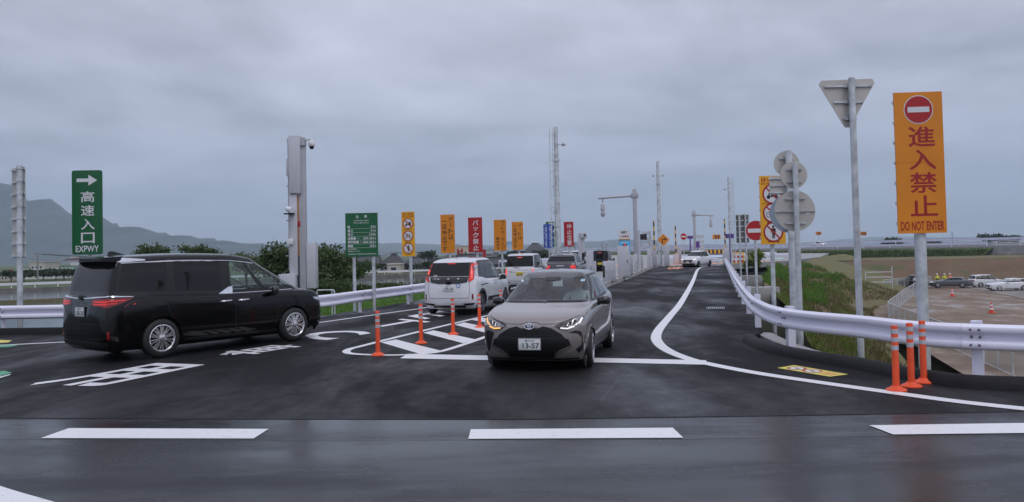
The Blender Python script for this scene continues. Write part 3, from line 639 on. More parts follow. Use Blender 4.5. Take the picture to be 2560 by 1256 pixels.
def no_entry(layer, cx, cz, r, ring=True):
    a, y = layer(M_WHITE, 'disc_border', 1); disc(a, cx, cz, r * 1.0, y)
    a, y = layer(M_RED, 'disc', 2); disc(a, cx, cz, r * .94, y)
    a, y = layer(M_WHITE, 'bar', 3); poly(a, [(cx - r * .74, cz - r * .19), (cx + r * .74, cz - r * .19), (cx + r * .74, cz + r * .19), (cx - r * .74, cz + r * .19)], y)
def prohib(layer, cx, cz, r, pict):
    a, y = layer(M_WHITE, 'disc_face', 1); disc(a, cx, cz, r, y)
    a, y = layer(M_BLACK, 'pictogram', 2); pict(a, cx, cz, r, y)
    a, y = layer(M_RED, 'ring', 3); disc(a, cx, cz, r, y, r * .84)
    line2(a, (cx - r * .64, cz + r * .64), (cx + r * .64, cz - r * .64), r * .14, y)
def p_scooter(a, cx, cz, r, y):
    disc(a, cx - r * .38, cz - r * .30, r * .19, y, n=16); disc(a, cx + r * .40, cz - r * .30, r * .19, y, n=16)
    poly(a, [(cx - r * .15, cz - r * .32), (cx + r * .35, cz - r * .25), (cx + r * .62, cz + r * .12), (cx + r * .35, cz + r * .22), (cx + r * .05, cz + r * .05), (cx - r * .2, cz - r * .2)], y)
    line2(a, (cx - r * .38, cz - r * .3), (cx - r * .22, cz + r * .38), r * .12, y); line2(a, (cx - r * .34, cz + r * .38), (cx - r * .05, cz + r * .42), r * .1, y)
    poly(a, [(cx + r * .1, cz + r * .2), (cx + r * .55, cz + r * .2), (cx + r * .5, cz + r * .36), (cx + r * .1, cz + r * .32)], y)
def p_bike(a, cx, cz, r, y):
    for s in (-.40, .40): disc(a, cx + s * r, cz - r * .18, r * .27, y, r * .21, 20)
    for p, q in (((-.4, -.18), (-.12, .22)), ((-.12, .22), (.26, .22)), ((.26, .22), (.4, -.18)), ((-.4, -.18), (.05, -.2)), ((.05, -.2), (.26, .22)), ((.05, -.2), (-.16, .3)), ((.26, .22), (.22, .36)), ((.1, .38), (.3, .36)), ((-.26, .32), (-.06, .32))):
        line2(a, (cx + p[0] * r, cz + p[1] * r), (cx + q[0] * r, cz + q[1] * r), r * .06, y)
def p_walk(a, cx, cz, r, y):
    disc(a, cx, cz + r * .52, r * .12, y, n=14)
    poly(a, [(cx - r * .2, cz + r * .36), (cx + r * .2, cz + r * .36), (cx + r * .27, cz - r * .08), (cx + r * .18, cz - r * .08), (cx + r * .14, cz + r * .2), (cx + r * .12, cz - r * .64), (cx + r * .02, cz - r * .64), (cx, cz - r * .1), (cx - r * .02, cz - r * .64), (cx - r * .12, cz - r * .64), (cx - r * .14, cz + r * .2), (cx - r * .18, cz - r * .08), (cx - r * .27, cz - r * .08)], y)
# --- green entrance sign
def d_expwy(layer, w, h, zc):
    a, y = layer(M_WHITE, 'lettering')
    z = zc + h / 2 - h * .125; poly(a, [(-w * .34, z - h * .014), (w * .05, z - h * .014), (w * .05, z - h * .058), (w * .34, z + h * .006), (w * .05, z + h * .07), (w * .05, z + h * .028), (-w * .34, z + h * .028)], y)
    for i, ch in enumerate('高速入口'): put_text(a, ch, .02 * w, zc + h / 2 - h * (.315 + .163 * i), h * .128, w * .45, .012, y=y)
    htext(a, 'EXPWY', -w * .38, w * .38, zc - h / 2 + h * .068, h * .075, .018, y=y)
sign('entrance_sign', 'tall green sign with a white arrow and EXPWY lettering beside the pond', 'sign', (181, 257, 426, 637), 23, M_SGREEN, d_expwy, 3, 0, (0.05,), .06, corner=.07)
# --- back of a sign by the left kerb
def blank(layer, w, h, zc): pass
s = sign('sign_back', 'grey back of a tall narrow sign on a steel post by the pond kerb', 'sign', (8, 46, 403, 630), 21.6, M_ALU, blank, 128, 0, (), .07, lip=False)
b0 = [c for c in s.children if c.name.startswith('board')][0]
hh = max(v.co.z for v in b0.data.vertices)
pl = G(45, 831) ; s.location = (pl.x - .13, pl.y + .3, 0); s.rotation_euler[2] = radians(146)
for ch in list(s.children): bpy.data.objects.remove(ch)
MB().box(.0, .72, -.15, -.13, 1.95, 4.4).build('board', M_ALU, s)
for q in range(8):
    z = 2.0 + q * .335; MB().box(-.06, .70, -.128, -.085, z - .025, z + .025).build('stiffener', M_GALV, s); MB().lathe([(.072, z - .03), (.085, z - .03), (.085, z + .03), (.072, z + .03)], 14).build('clamp', M_GALV, s, smooth=40)
MB().cyl((0, 0, -.6), (0, 0, 4.42), .07, n=16).build('post', M_GALV, s, smooth=40)
# --- green notice board
def d_notice(layer, w, h, zc):
    a, y = layer(M_WHITE, 'lettering'); T = zc + h / 2; X0 = -w * .43; X1 = w * .44
    put_text(a, '注', -w * .13, T - h * .085, h * .065, None, .02, y=y); put_text(a, '意', w * .13, T - h * .08, h * .065, None, .02, y=y)
    htext(a, '次の限界を超える車両は', -w * .24, w * .23, T - h * .175, h * .03, .01, y=y); htext(a, '許可なく通行できません', -w * .24, w * .23, T - h * .228, h * .03, .01, y=y)
    rows = [('幅', .07, '2.5m', .16), ('高さ', .16, '4.1m', .16), ('長さ', .16, '12.0m', .20), ('総重量', .25, '20.0~25.0 t', .39), ('隣接軸重', .34, '18.0~20.0 t', .39), ('軸重', .16, '10.0 t', .19)]
    for i, (l, lw, r, rw) in enumerate(rows):
        z = T - h * (.315 + .088 * i)
        htext(a, l, X0, X0 + lw * w, z, h * .062, .02, y=y); htext(a, r, X1 - rw * w, X1, z, h * .05, .02, y=y)
        line2(a, (X0 + .02 * w, z - h * .042), (X1, z - h * .042), h * .004, y)
        if i in (3, 4): htext(a, '車両の長さに', X0 + (lw + .03) * w, X0 + (lw + .13) * w, z, h * .016, .005, y=y)
    htext(a, '許可の申請は、', X0, X0 + w * .28, T - h * .825, h * .028, .01, y=y); htext(a, '四国支社へどうぞ', X0, X0 + w * .37, T - h * .875, h * .03, .01, y=y)
    htext(a, '日本高速道路保有・債務返済機構  西日本高速道路株式会社', X0, X1, T - h * .94, h * .026, .01, y=y)
sign('notice_board', 'wide green notice board with vehicle limits in white on two steel posts', 'sign', (864, 945, 533, 642), 26, M_SGREEN, d_notice, 2, -.35, (-.26, .34), .055, lip='r')
# --- yellow three-circle boards
def d_three(layer, w, h, zc):
    a, y = layer(M_TRED, 'heading'); T = zc + h / 2
    htext(a, 'はいるな', -w * .43, w * .42, T - h * .052, h * .066, .03, y=y); htext(a, 'DO NOT ENTER', -w * .44, w * .44, T - h * .112, h * .034, .03, y=y)
    for i, p in enumerate((p_scooter, p_bike, p_walk)): prohib(layer, 0, T - h * (.265 + .278 * i), w * .405, p)
    a, y = layer(M_BLACK, 'captions'); htext(a, '125cc以下のバイク', -w * .42, w * .42, T - h * .403, h * .026, .012, y=y); htext(a, '自 転 車', -w * .24, w * .24, T - h * .685, h * .026, .015, y=y); htext(a, '歩 行 者', -w * .24, w * .24, T - h * .965, h * .026, .015, y=y)
sign('prohibition_sign', 'yellow board with three red prohibition circles beside the green notice board', 'sign', (1005, 1037, 530, 641), 30.5, M_SYEL, d_three, -10, -.35, (.1,), .06, lip='r')
sign('prohibition_sign', 'yellow board with three red prohibition circles behind the grey round sign backs', 'sign', (1900, 1961, 440, 611), 20.5, M_SYEL, d_three, 4, -.9, (0.,), .055)
# --- vertical text boards on the entrance lane
def d_cols(cols, m, bold=.012):
    def d(layer, w, h, zc):
        a, y = layer(m, 'lettering')
        for s_, cx, z1, z0, ww in cols: vtext(a, s_, cx * w, zc + h / 2 - h * z1, zc + h / 2 - h * z0, ww * w, bold, y)
    return d
sign('text_board', 'orange board with two columns of black letters behind the white minivan', 'sign', (1102, 1137, 537, 633), 36, M_SORA, d_cols([('ゲートは', .24, .04, .66, .34), ('一旦停止です', -.22, .10, .96, .36)], M_BLACK), -12, 0, (.1,), .06, lip='r')
sign('text_board', 'red board with one white column over the white minivan roof', 'sign', (1171, 1206, 544, 631), 40, M_RED, d_cols([('バック禁止', .03, .06, .96, .42)], M_WHITE), -12, 0, (.1,), .06, lip='r')
sign('text_board', 'orange board with small black letters beside the red reversing board', 'sign', (1235, 1266, 550, 627), 45, M_SORA, d_cols([('ゲートは一台ごとに', .24, .02, .98, .27), ('開きます', -.18, .56, .97, .27)], M_BLACK), -12, 0, (.1,), .06, lip='r')
sign('text_board', 'orange board with two black columns above the white boxy kei van', 'sign', (1280, 1308, 555, 625), 50, M_SORA, d_cols([('ゲートは', .24, .06, .64, .33), ('一旦停止です', -.22, .08, .95, .35)], M_BLACK), -12, 0, (.1,), .06, lip='r')
sign('text_board', 'blue board with two white columns beside the tall ladder mast', 'sign', (1359, 1383, 561, 620), 58, M_SBLUE, d_cols([('非ETC車はこの先', .24, .06, .95, .27), ('一般道に退出できます', -.24, .02, .98, .27)], M_WHITE), -10, 0, (.05,), .06, corner=.06, lip=False)
def d_green2(layer, w, h, zc):
    a, y = layer(M_WHITE, 'lettering'); htext(a, '高松', -w * .3, w * .3, zc + h * .42, h * .10, .02, y=y)
    line2(a, (0, zc - h * .4), (0, zc + h * .0), w * .12, y); line2(a, (0, zc), (w * .28, zc + h * .2), w * .12, y)
sign('direction_board', 'green direction board half hidden behind the blue text board', 'sign', (1365, 1394, 555, 617), 66, M_SGREEN, d_green2, -10, 0, (.1,), .06, corner=.08, lip=False)
sign('text_board', 'red board with four white characters behind the tall ladder mast', 'sign', (1410, 1434, 555, 617), 55, M_RED, d_cols([('停止位置', .06, .06, .96, .5)], M_WHITE), -8, .2, (.1,), .12, lip='r')
# --- big orange do-not-enter board
def d_enter(layer, w, h, zc):
    T = zc + h / 2
    no_entry(layer, 0, T - h * .125, w * .305)
    a, y = layer(M_TRED, 'lettering')
    for i, ch in enumerate('進入禁止'): put_text(a, ch, .05 * w, T - h * (.317 + .163 * i), h * .145, w * .56, .014, y=y)
    htext(a, 'DO NOT ENTER', -w * .45, w * .45, zc - h / 2 + h * .052, h * .065, .018, y=y)
    a, y = layer(pbr('orange_joint', (.5, .15, .006), .4), 'panel_joint'); line2(a, (-w / 2, T - h * .497), (w / 2, T - h * .497), .004, y)
sign('do_not_enter_board', 'large orange board with a red no-entry disc and DO NOT ENTER lettering', 'sign', (2238, 2359, 230, 584), 13.2, M_SORA, d_enter, -3, -2.4, (.02,), .09, lip=True)
# --- round and triangular sign backs
def disc_back(root, x, z, r, m=None, y=0., n=40, bars=(.45, 0, -.45), name='board'):
    mb = MB(); mb.cyl((x, y, z), (x, y - .012, z), r, n=n); o = mb.build(name, m or M_ALU, root, smooth=40)
    for q in bars:
        hw = sqrt(max(.01, 1 - q * q)) * r * (.62 if q else .98)
        MB().box(x - hw, x + hw, y - .045, y - .0125, z + q * r - .016, z + q * r + .016).build('stiffener', M_GALV, root)
        MB().box(x - .085, x + .085, y - .07, y - .0455, z + q * r - .022, z + q * r + .022).build('clamp', M_GALV, root)
def backpost(name, label, base_px, top_py, Y, r, zb):
    p = at(base_px[0], top_py, Y); root = empty(name, (p.x, Y, zb), 0, label, 'sign')
    MB().cyl((0, -.072 - r, -.4), (0, -.072 - r, p.z - zb), r, n=16).build('post', M_GALV, root, smooth=40); return root
def loc_of(root, px, py):
    p = at(px, py, root.location.y); return p.x - root.location.x, p.z - root.location.z
r1 = backpost('round_sign_back', 'steel post with one small and one large grey round sign back', (1982, 0), 408, 16.2, .055, -.6)
x, z = loc_of(r1, 1984, 438); disc_back(r1, x, z, 34 * 16.2 / 2000, bars=(.4, -.5)); x, z = loc_of(r1, 1987, 528); disc_back(r1, x, z, 51 * 16.2 / 2000, bars=(.6, 0, -.6))
MB().box(x + .22, x + .30, -.014, -.0125, z - .08, z - .03).build('label_plate', M_WHITE, r1)
r2 = backpost('round_sign_back', 'taller steel post with a round sign back and small panel behind the twin discs', (1966, 0), 379, 18.4, .075, -.6)
x, z = loc_of(r2, 1966, 410); disc_back(r2, x, z, 32 * 18.4 / 2000, bars=(.4, -.5)); x, z = loc_of(r2, 1972, 534); disc_back(r2, x, z, 48 * 18.4 / 2000, pbr('blue_grey_sign_back', (.28, .34, .42), .45, .2), bars=(.45, -.45))
x0, z0 = loc_of(r2, 1924, 488); x1, z1 = loc_of(r2, 1968, 441)
MB().box(x0, x1, -.012, 0, z0, z1).build('board', M_ALU, r2)
for q in (.12, .5, .88): MB().box(x0 - .01, x1 + .02, -.04, -.0125, z0 + (z1 - z0) * q - .018, z0 + (z1 - z0) * q + .018).build('stiffener', M_GALV, r2)
r3 = backpost('triangle_sign_back', 'grey back of a triangular sign on a tall galvanised post', (2121, 0), 199, 14.6, .058, -3.2)
A, B, C_ = [loc_of(r3, *p) for p in ((2040, 203), (2192, 197), (2118, 330))]
cen = ((A[0] + B[0] + C_[0]) / 3, (A[1] + B[1] + C_[1]) / 3); pts = []
for V0 in (A, B, C_):
    for U in [q for q in (A, B, C_) if q != V0]:
        d = Vector((U[0] - V0[0], U[1] - V0[1])); d.normalize(); pts.append((V0[0] + d.x * .09, V0[1] + d.y * .09))
pts.sort(key=lambda p: atan2(p[1] - cen[1], p[0] - cen[0])); n = len(pts)
MB().add([(p[0], 0, p[1]) for p in pts] + [(p[0], -.012, p[1]) for p in pts], [tuple(range(n)), tuple(range(2 * n - 1, n - 1, -1))] + [(i, (i + 1) % n, n + (i + 1) % n, n + i) for i in range(n)]).build('board', M_ALU, r3)
for t, hw in ((.12, .44), (.43, .27), (.75, .11)):
    z = A[1] + (C_[1] - A[1]) * t; MB().box(-hw - .02, hw - .02, -.045, -.0125, z - .017, z + .017).build('stiffener', M_GALV, r3); MB().box(-.1, .1, -.07, -.0455, z - .03, z + .03).build('clamp', M_GALV, r3)
# --- no-entry discs
def disc_sign(name, label, px, py, rpx, Y, zb=0., group=None, arm=None):
    c = at(px, py, Y); root = empty(name, (c.x, Y, zb), 0, label, 'sign', group); R = rpx * Y / 2000; z = c.z - zb
    MB().cyl((0, 0, z), (0, -.012, z), R, n=36).build('board', M_WHITE, root, smooth=40)
    m1 = MB(); disc(m1, 0, z, R * .95, -.0145); m1.build('disc', M_RED, root); m1 = MB(); poly(m1, [(-R * .76, z - R * .19), (R * .76, z - R * .19), (R * .76, z + R * .19), (-R * .76, z + R * .19)], -.017); m1.build('bar', M_WHITE, root)
    MB().cyl((0, .07, -.4), (0, .07, z + R * .8), .045, n=12).build('post', M_GALV, root, smooth=40); return root
disc_sign('no_entry_sign', 'red no-entry disc on a thin post beside the yellow prohibition board', 1889, 577, 26, 28, -.1)
disc_sign('no_entry_sign', 'small red no-entry disc beyond the white crossover at the toll plaza', 1709, 592, 8.5, 100)
# --- louvred panel back
p = at(1857, 571, 46); lp = empty('panel_sign_back', (p.x, 46, -.1), 0, 'dark grey slatted sign back on twin posts beside the ramp guardrail', 'sign')
x0, z1 = loc_of(lp, 1839, 537); x1, z0 = loc_of(lp, 1873, 607)
for k in range(5):
    a, b = z0 + (z1 - z0) * k / 5, z0 + (z1 - z0) * (k + .86) / 5
    MB().box(x0, x1, -.03, 0, a, b).build('slat', pbr('dark_grey_panel', (.15, .15, .145), .5, var=(3, .1)), lp); MB().box(x0 - .02, x1 + .02, -.06, -.031, b, b + .05).build('stiffener', M_GALV, lp)
for xx in (-.22, .12): MB().cyl((xx, -.12, -.3), (xx, -.12, z1), .055, n=12).build('post', M_GALV, lp, smooth=40)
# --- two-tone small shrub sits elsewhere; post footing blocks beside the ramp
for (px, py, Y, lb) in ((1875, 722, 37, 'concrete footing block under the thin post beside the ramp'), (1855, 690, 47, 'concrete footing block under the slatted sign beside the ramp')):
    q = G(px, py + 6); tag(MB().box(-.6, .6, -.4, .4, -.6, .16).build('footing_block', M_CONC, None, bevel=.02, loc=(q.x + .5, q.y, 0)), lb, 'concrete block')
# ================================================================ EQUIPMENT MASTS
def ladder_mast(name, label, px, top, Y, r, lx, cams=((1, .9),), base_z=0., lad=True):
    p = at(px, top, Y); H = p.z - base_z; root = empty(name, (p.x, Y, base_z), 0, label, 'mast')
    MB().cyl((0, 0, -.3), (0, 0, H), r * 1.25, r * .82, 18).build('pole', M_GALV, root, smooth=40)
    for z in (H * .35, H * .78): MB().lathe([(r, z - .06), (r * 1.35, z - .06), (r * 1.35, z + .06), (r, z + .06)], 16).build('clamp', M_GALV, root, smooth=40)
    if lad:
        for s_ in (-.10, .10): MB().box(lx + s_ - .025, lx + s_ + .025, -.03, .03, .6, H * .985).build('ladder_rail', M_GALV, root)
        n = int(H / .42); k = MB()
        rung = None
        for i in range(n):
            if rung is None: o = MB().cyl((lx - .1, 0, 0), (lx + .1, 0, 0), .016, n=6).build('rung', M_GALV, root); rung = o.data
            else: o = bpy.data.objects.new('rung', rung); COL.objects.link(o); o.parent = root
            o.location.z = .8 + i * (H - 1) / n
        for i in range(6): z = 1 + i * (H - 1.5) / 5; MB().box(min(0, lx), max(0, lx), -.02, .02, z - .03, z + .03).build('stay', M_GALV, root)
    for s_, t in cams:
        z = H * t; MB().cyl((0, 0, z), (s_ * (r + .22), 0, z), .035, n=8).build('arm', M_GALV, root)
        MB().lathe([(0, -.12), (.09, -.10), (.14, -.02), (.12, .08), (.05, .13), (0, .14)], 12, c=(s_ * (r + .32), 0, z)).build('camera', M_GREYL, root, smooth=50)
    return root
ladder_mast('ladder_mast', 'tallest galvanised ladder mast rising behind the dark grey SUV', 1389, 318, 52, .16, -.32, ((1, .885),))
ladder_mast('ladder_mast', 'slender ladder mast with two small cameras beyond the toll island', 1644, 404, 85, .19, .0, ((1, .865), (-1, .865), (1, .18)))
ladder_mast('ladder_mast', 'ladder mast with a single camera beside the exit ramp end', 1821, 443, 90, .15, .42, ((-1, .86),))
def camera_gantry(name, label, px, top, Y, arm, sgn, base_z=.2):
    p = at(px, top, Y); H = p.z - base_z; root = empty(name, (p.x, Y, base_z), 0, label, 'camera pole')
    MB().box(-.15, .15, -.15, .15, -.2, H).build('pole', M_GREY, root, bevel=.02)
    MB().cyl((0, 0, H - .55), (sgn * arm, 0, H - .7), .09, n=12).build('arm', M_GREY, root, smooth=40); MB().box(-.3, .3, -.2, .2, H - .75, H - .35).build('bracket', M_GREY, root, bevel=.03)
    x = sgn * (arm - .35)
    MB().cyl((x, 0, H - 1.25), (x, 0, H - .65), .06, n=10).build('hanger', M_GREY, root)
    MB().lathe([(.06, H - 1.1), (.17, H - 1.2), (.19, H - 1.65), (.12, H - 1.72), (0, H - 1.72)], 14, c=(x, 0, 0)).build('camera_housing', M_GREYL, root, smooth=40)
    MB().lathe([(0, H - 2.25), (.12, H - 2.22), (.2, H - 2.05), (.17, H - 1.8), (.08, H - 1.7)], 14, c=(x, 0, 0)).build('camera_dome', M_GREY, root, smooth=40)
    return root
camera_gantry('camera_pole', 'grey square pole with a long arm and hanging camera on the toll island', 1586, 473, 66, 3.0, -1)
camera_gantry('camera_pole', 'grey pole whose camera arm reaches over the white crossover', 1735, 527, 104, 2.5, 1, .1)
# --- camera cabinet column behind the black minivan
p = at(745, 341, 26); cm = empty('equipment_column', (p.x, 26, -.2), 0, 'tall grey equipment column with cabinets and a white dome camera', 'equipment column')
def cbox(nm, px0, px1, py0, py1, y0, y1, m, parent=cm, bevel=.008):
    a = at(px0, py1, 26) - cm.location; b = at(px1, py0, 26) - cm.location; yy = .0
    return MB().box(a.x, b.x, y0, y1, a.z, b.z).build(nm, m, parent, bevel=bevel)
cbox('pole', 752, 762, 344, 790, -.06, .14, M_GREY); cbox('upper_cabinet', 726, 752.5, 341, 485, -.18, .10, M_GREYL); cbox('cable_duct', 727, 744, 485.5, 690, -.12, .08, M_GREYL)
cbox('cable_tray', 744.5, 751.5, 486, 765, -.02, .1, pbr('dark_tray', (.05, .05, .055), .5)); cbox('orange_cable', 745, 748, 487, 640, -.05, -.021, pbr('orange_cable', (.45, .18, .03), .5)); cbox('red_lamp', 745.5, 752, 553, 568, -.07, -.022, M_RED)
cbox('side_cabinet', 717.5, 725.8, 402, 441, -.1, .06, M_GREYL); cbox('base_cabinet', 706, 744, 685, 760, -.3, .12, M_GREYL); cbox('tall_cabinet', 769, 790, 608, 721, -.1, .25, M_GREYL); cbox('cabinet_frame', 764.5, 768.7, 606, 722, -.02, .15, M_GREY)
cbox('junction_box', 722, 736, 598, 612, -.2, -.121, M_WHITE)
for k in range(3): cbox('bolt_plate', 729 + k * 5, 731 + k * 5, 484.5, 488, -.125, -.121, M_DARK, bevel=0)
a = at(720, 347, 26) - cm.location; b = at(724, 672, 26) - cm.location; MB().cyl((a.x, 0, a.z), (b.x, 0, b.z), .022, n=8).build('conduit', M_GREY, cm)
a = at(722, 349, 26) - cm.location
for py in (350, 400, 466, 552, 640): q = at(721, py, 26) - cm.location; MB().box(q.x - .06, q.x + .08, -.02, .02, q.z - .02, q.z + .02).build('conduit_clip', M_GREY, cm)
q = at(731, 527, 26) - cm.location; MB().cyl((q.x - .1, -.18, q.z + .05), (q.x + .12, -.5, q.z - .02), .085, n=16).build('bullet_camera', M_WHITE, cm, smooth=40); MB().box(q.x - .2, q.x + .1, -.3, -.1, q.z - .13, q.z - .09).build('camera_bracket', M_DARK, cm)
q = at(779, 357, 26) - cm.location
MB().tube([(q.x - .28, 0, q.z + .03), (q.x - .12, 0, q.z + .12), (q.x - .02, 0, q.z + .12), (q.x, 0, q.z + .04)], .035).build('camera_arm', M_WHITE, cm, smooth=40); MB().box(q.x - .34, q.x - .2, -.12, .12, q.z - .1, q.z + .15).build('arm_bracket', M_GREY, cm)
MB().lathe([(0, .07), (.07, .06), (.10, .0), (.105, -.10), (.09, -.12), (0, -.12)], 18, c=(q.x, 0, q.z)).build('dome_camera', M_WHITE, cm, smooth=40); MB().lathe([(.075, -.121), (.07, -.18), (.04, -.215), (0, -.22)], 16, c=(q.x, 0, q.z)).build('dome_lens', M_DARK, cm, smooth=40)
# --- small bent pipe railing by the cabinet
q = at(792, 720, 25); hr = empty('pipe_railing', (q.x, 25, -.4), 0, 'bent grey pipe railing beside the equipment column', 'railing')
w_ = 44 * 25 / 2000; MB().tube([(0, 0, 0), (0, 0, 1.12), (.02, 0, 1.16), (w_ - .06, 0, 1.16), (w_ - .01, 0, 1.13), (w_, 0, 1.06), (w_, 0, 0)], .022).build('pipe', M_GALV, hr, smooth=50); MB().cyl((w_ - .08, 0, 0), (w_ - .08, 0, 1.15), .018, n=8).build('upright', M_GALV, hr)
tag(MB().box(-.7, .7, -.5, .5, -.5, .28).build('concrete_pad', M_CONCD, None, bevel=.02, loc=(q.x + .55, 24.3, -.3)), 'dark wet concrete pad at the foot of the pipe railing', 'concrete pad')
# ================================================================ TOLL ISLAND AND EQUIPMENT
IS = [G(1505, 724), G(1560, 702), G(1605, 683), G(1640, 667), G(1652, 661)]
isl_r = catmull([Vector((p.x, p.y, 0)) for p in IS], 6); isl_l = [p + Vector((-3.2, .6, 0)) for p in isl_r]
isl = flat('traffic_island', [(p.x, p.y) for p in isl_r] + [(p.x, p.y) for p in reversed(isl_l)], .20, M_CONC, below=-.1)
sweep('kerb_edge', isl_r, [(-.02, -.08), (.16, -.08), (.16, .235), (.0, .235)], M_CONCL, isl)
stripe('cable_cover', [p + Vector((-1.0, 0, 0)) for p in isl_r[3:-4]], .12, .204, pbr('pale_tray', (.5, .52, .55), .4), isl)
def cab(name, label, box, Y, dep, m=M_GREYL, cat='cabinet', zb=.2, extra=None, yaw=-13, group=None):
    x0, x1, y0 = box; a = at(x0, y0, Y); b = at(x1, y0, Y); root = empty(name, ((a.x + b.x) / 2, Y, zb), radians(yaw), label, cat, group)
    w = b.x - a.x; h = a.z - zb
    MB().box(-w / 2, w / 2, 0, dep, .03, h).build('body', m, root, bevel=.02); MB().box(-w / 2 + .03, w / 2 - .03, .03, dep - .03, 0, .03).build('plinth', M_DARK, root)
    MB().box(-w * .42, w * .42, -.012, -.001, .12, h * .93).build('door', m, root, bevel=.004); MB().box(w * .30, w * .34, -.03, -.013, h * .45, h * .55).build('handle', M_DARK, root)
    if extra: extra(root, w, h)
    return root
def ex_stop(root, w, h):
    sp = h
    MB().box(-w * .38, w * .55, .10, .16, sp + 0.009, sp + 0.946).build('sign_frame', M_GREYL, root)
    MB().box(-w * .36, w * .53, .06, .099, sp + 0.387, sp + 0.924).build('sign_panel', M_WHITE, root)
    t = MB(); htext(t, '白線で', -w * .16, w * .36, sp + 0.787, .15, .03, y=.057); t.build('lettering', M_BLACK, root); t = MB(); htext(t, '一旦停止', -w * .32, w * .5, sp + 0.546, .14, .03, y=.057); t.build('lettering', M_TRED, root)
    MB().box(-w * .38, w * .56, .04, .12, sp + 0.310, sp + 0.378).build('hazard_bar', M_SYEL, root)
    for i in range(5): x = -w * .36 + i * w * .18; mesh_obj('hazard_stripe', [(x, .037, sp + 0.310), (x + .06, .037, sp + 0.310), (x + .12, .037, sp + 0.378), (x + .06, .037, sp + 0.378)], [(0, 1, 2, 3)], M_BLACK, root)
    mb = pbr('cyan_panel', (.03, .33, .62), .35, emit=(.03, .30, .6), estr=.25)
    MB().box(-w * .32, w * .56, .05, .098, sp + 0.013, sp + 0.301).build('stop_panel', mb, root); MB().box(w * .36, w * .56, .0501, .0981, sp - .45, sp + 0.013).build('stop_panel_side', mb, root)
    t = MB(); htext(t, 'STOP', -w * .22, w * .46, sp + 0.172, .10, .02, y=.047); t.build('lettering', M_WHITE, root)
    MB().box(-w * .04, w * .3, .0, .045, sp + 0.004, sp + 0.086).build('lamp_box', M_DARK, root); MB().cyl((w * .13, -.03, sp + 0.065), (w * .13, .0, sp + 0.065), .06, n=16).build('stop_lamp', pbr('lit_red_lamp', (.4, .02, .02), .3, emit=(1, .05, .03), estr=.5), root, smooth=40)
cab('stop_kiosk', 'large grey toll kiosk with STOP panel and Japanese stopping notice', (1543, 1573, 615), 47, .8, cat='toll kiosk', extra=ex_stop)
cab('equipment_cabinet', 'narrow tall grey cabinet pair standing behind the grey hatchback roof', (1464, 1480, 626), 36, .5)
cab('equipment_cabinet', 'slim pale post cabinet beside the dark grey SUV flank', (1481.5, 1488, 654), 36.4, .4)
def ex_dark(root, w, h): MB().box(-w * .45, -w * .05, -.05, .001, h * .25, h * .8).build('screen', M_DARK, root)
cab('ticket_machine', 'low grey ticket machine with a dark slot on the toll island', (1506, 1518, 654), 40, .5, cat='machine', extra=ex_dark)
cab('equipment_cabinet', 'low square grey cabinet beside the ticket machine', (1519, 1535, 653), 41, .6)
for i, (x0, x1, y, Y, lb) in enumerate(((1572, 1580, 640, 52, 'slim grey cabinet just behind the stop kiosk'), (1584, 1592, 636, 58, 'grey cabinet at the foot of the camera arm pole'), (1597, 1606, 640, 64, 'grey cabinet past the camera arm pole'), (1617, 1626, 622, 74, 'grey cabinet before the ladder mast with two cameras'), (1630, 1641, 626, 78, 'wide pale barrier cabinet near the striped arm'), (1660, 1672, 608, 84, 'beige cabinet beside the ladder mast'), (1689, 1703, 619, 96, 'pale barrier cabinet below the small no-entry disc'), (1808, 1822, 620, 88, 'grey cabinet at the end of the exit ramp guardrail'))):
    cab('equipment_cabinet', lb, (x0, x1, y), Y, .6, M_GREYL if i % 2 else M_GREY, zb=.2 if i < 5 else .02)
def pole_thing(name, label, cat, px, top, Y, r, m, extra=None, zb=.1, group=None, square=False):
    p = at(px, top, Y); root = empty(name, (p.x, Y, zb), 0, label, cat, group); h = p.z - zb
    (MB().box(-r, r, -r, r, -.1, h) if square else MB().cyl((0, 0, -.1), (0, 0, h), r, n=10)).build('pole', m, root, smooth=40)
    if extra: extra(root, h)
    return root
def scaled(wpx, hpx, Y): return wpx * Y / 2000, hpx * Y / 2000
def x_cam(root, h): MB().box(.05, .45, -.2, .25, h - .3, h + .05).build('camera', M_GREYL, root, bevel=.03); MB().cyl((.3, -.26, h - .12), (.3, -.2, h - .12), .07, n=10).build('lens', M_DARK, root); MB().box(.12, .3, -.06, .06, h - 1.2, h - .3).build('bracket', M_GREYL, root)
pole_thing('camera_post', 'short square post with a small camera beside the red four-character board', 'camera post', 1449, 584, 50, .10, M_GREYL, x_cam, square=True)
def x_disp(root, h): MB().box(-.1, .62, -.06, .06, h - .48, h).build('display', pbr('dark_display', (.02, .018, .03), .3), root); MB().box(.5, .64, -.05, .2, h - .5, h + .03).build('display_hood', M_PURP, root)
pole_thing('lane_display', 'purple post with a dark lane display behind the camera arm pole', 'display', 1598, 586, 68, .08, M_PURP, x_disp)
pole_thing('equipment_post', 'thin pale square post standing before the lane display', 'post', 1597, 576, 62, .08, M_GREYL, square=True)
def x_sig(root, h):
    for k in range(3): MB().box(-.75, -.15, -.1, .1, h - .35 - k * .55, h - .05 - k * .55).build('signal_head', M_GREYL, root)
pole_thing('signal_post', 'pale post carrying a stack of small boxes left of the striped arm', 'signal', 1625, 578, 76, .12, M_GREYL, x_sig)
M_BAR = bpy.data.materials.new('striped_barrier'); M_BAR.use_nodes = True
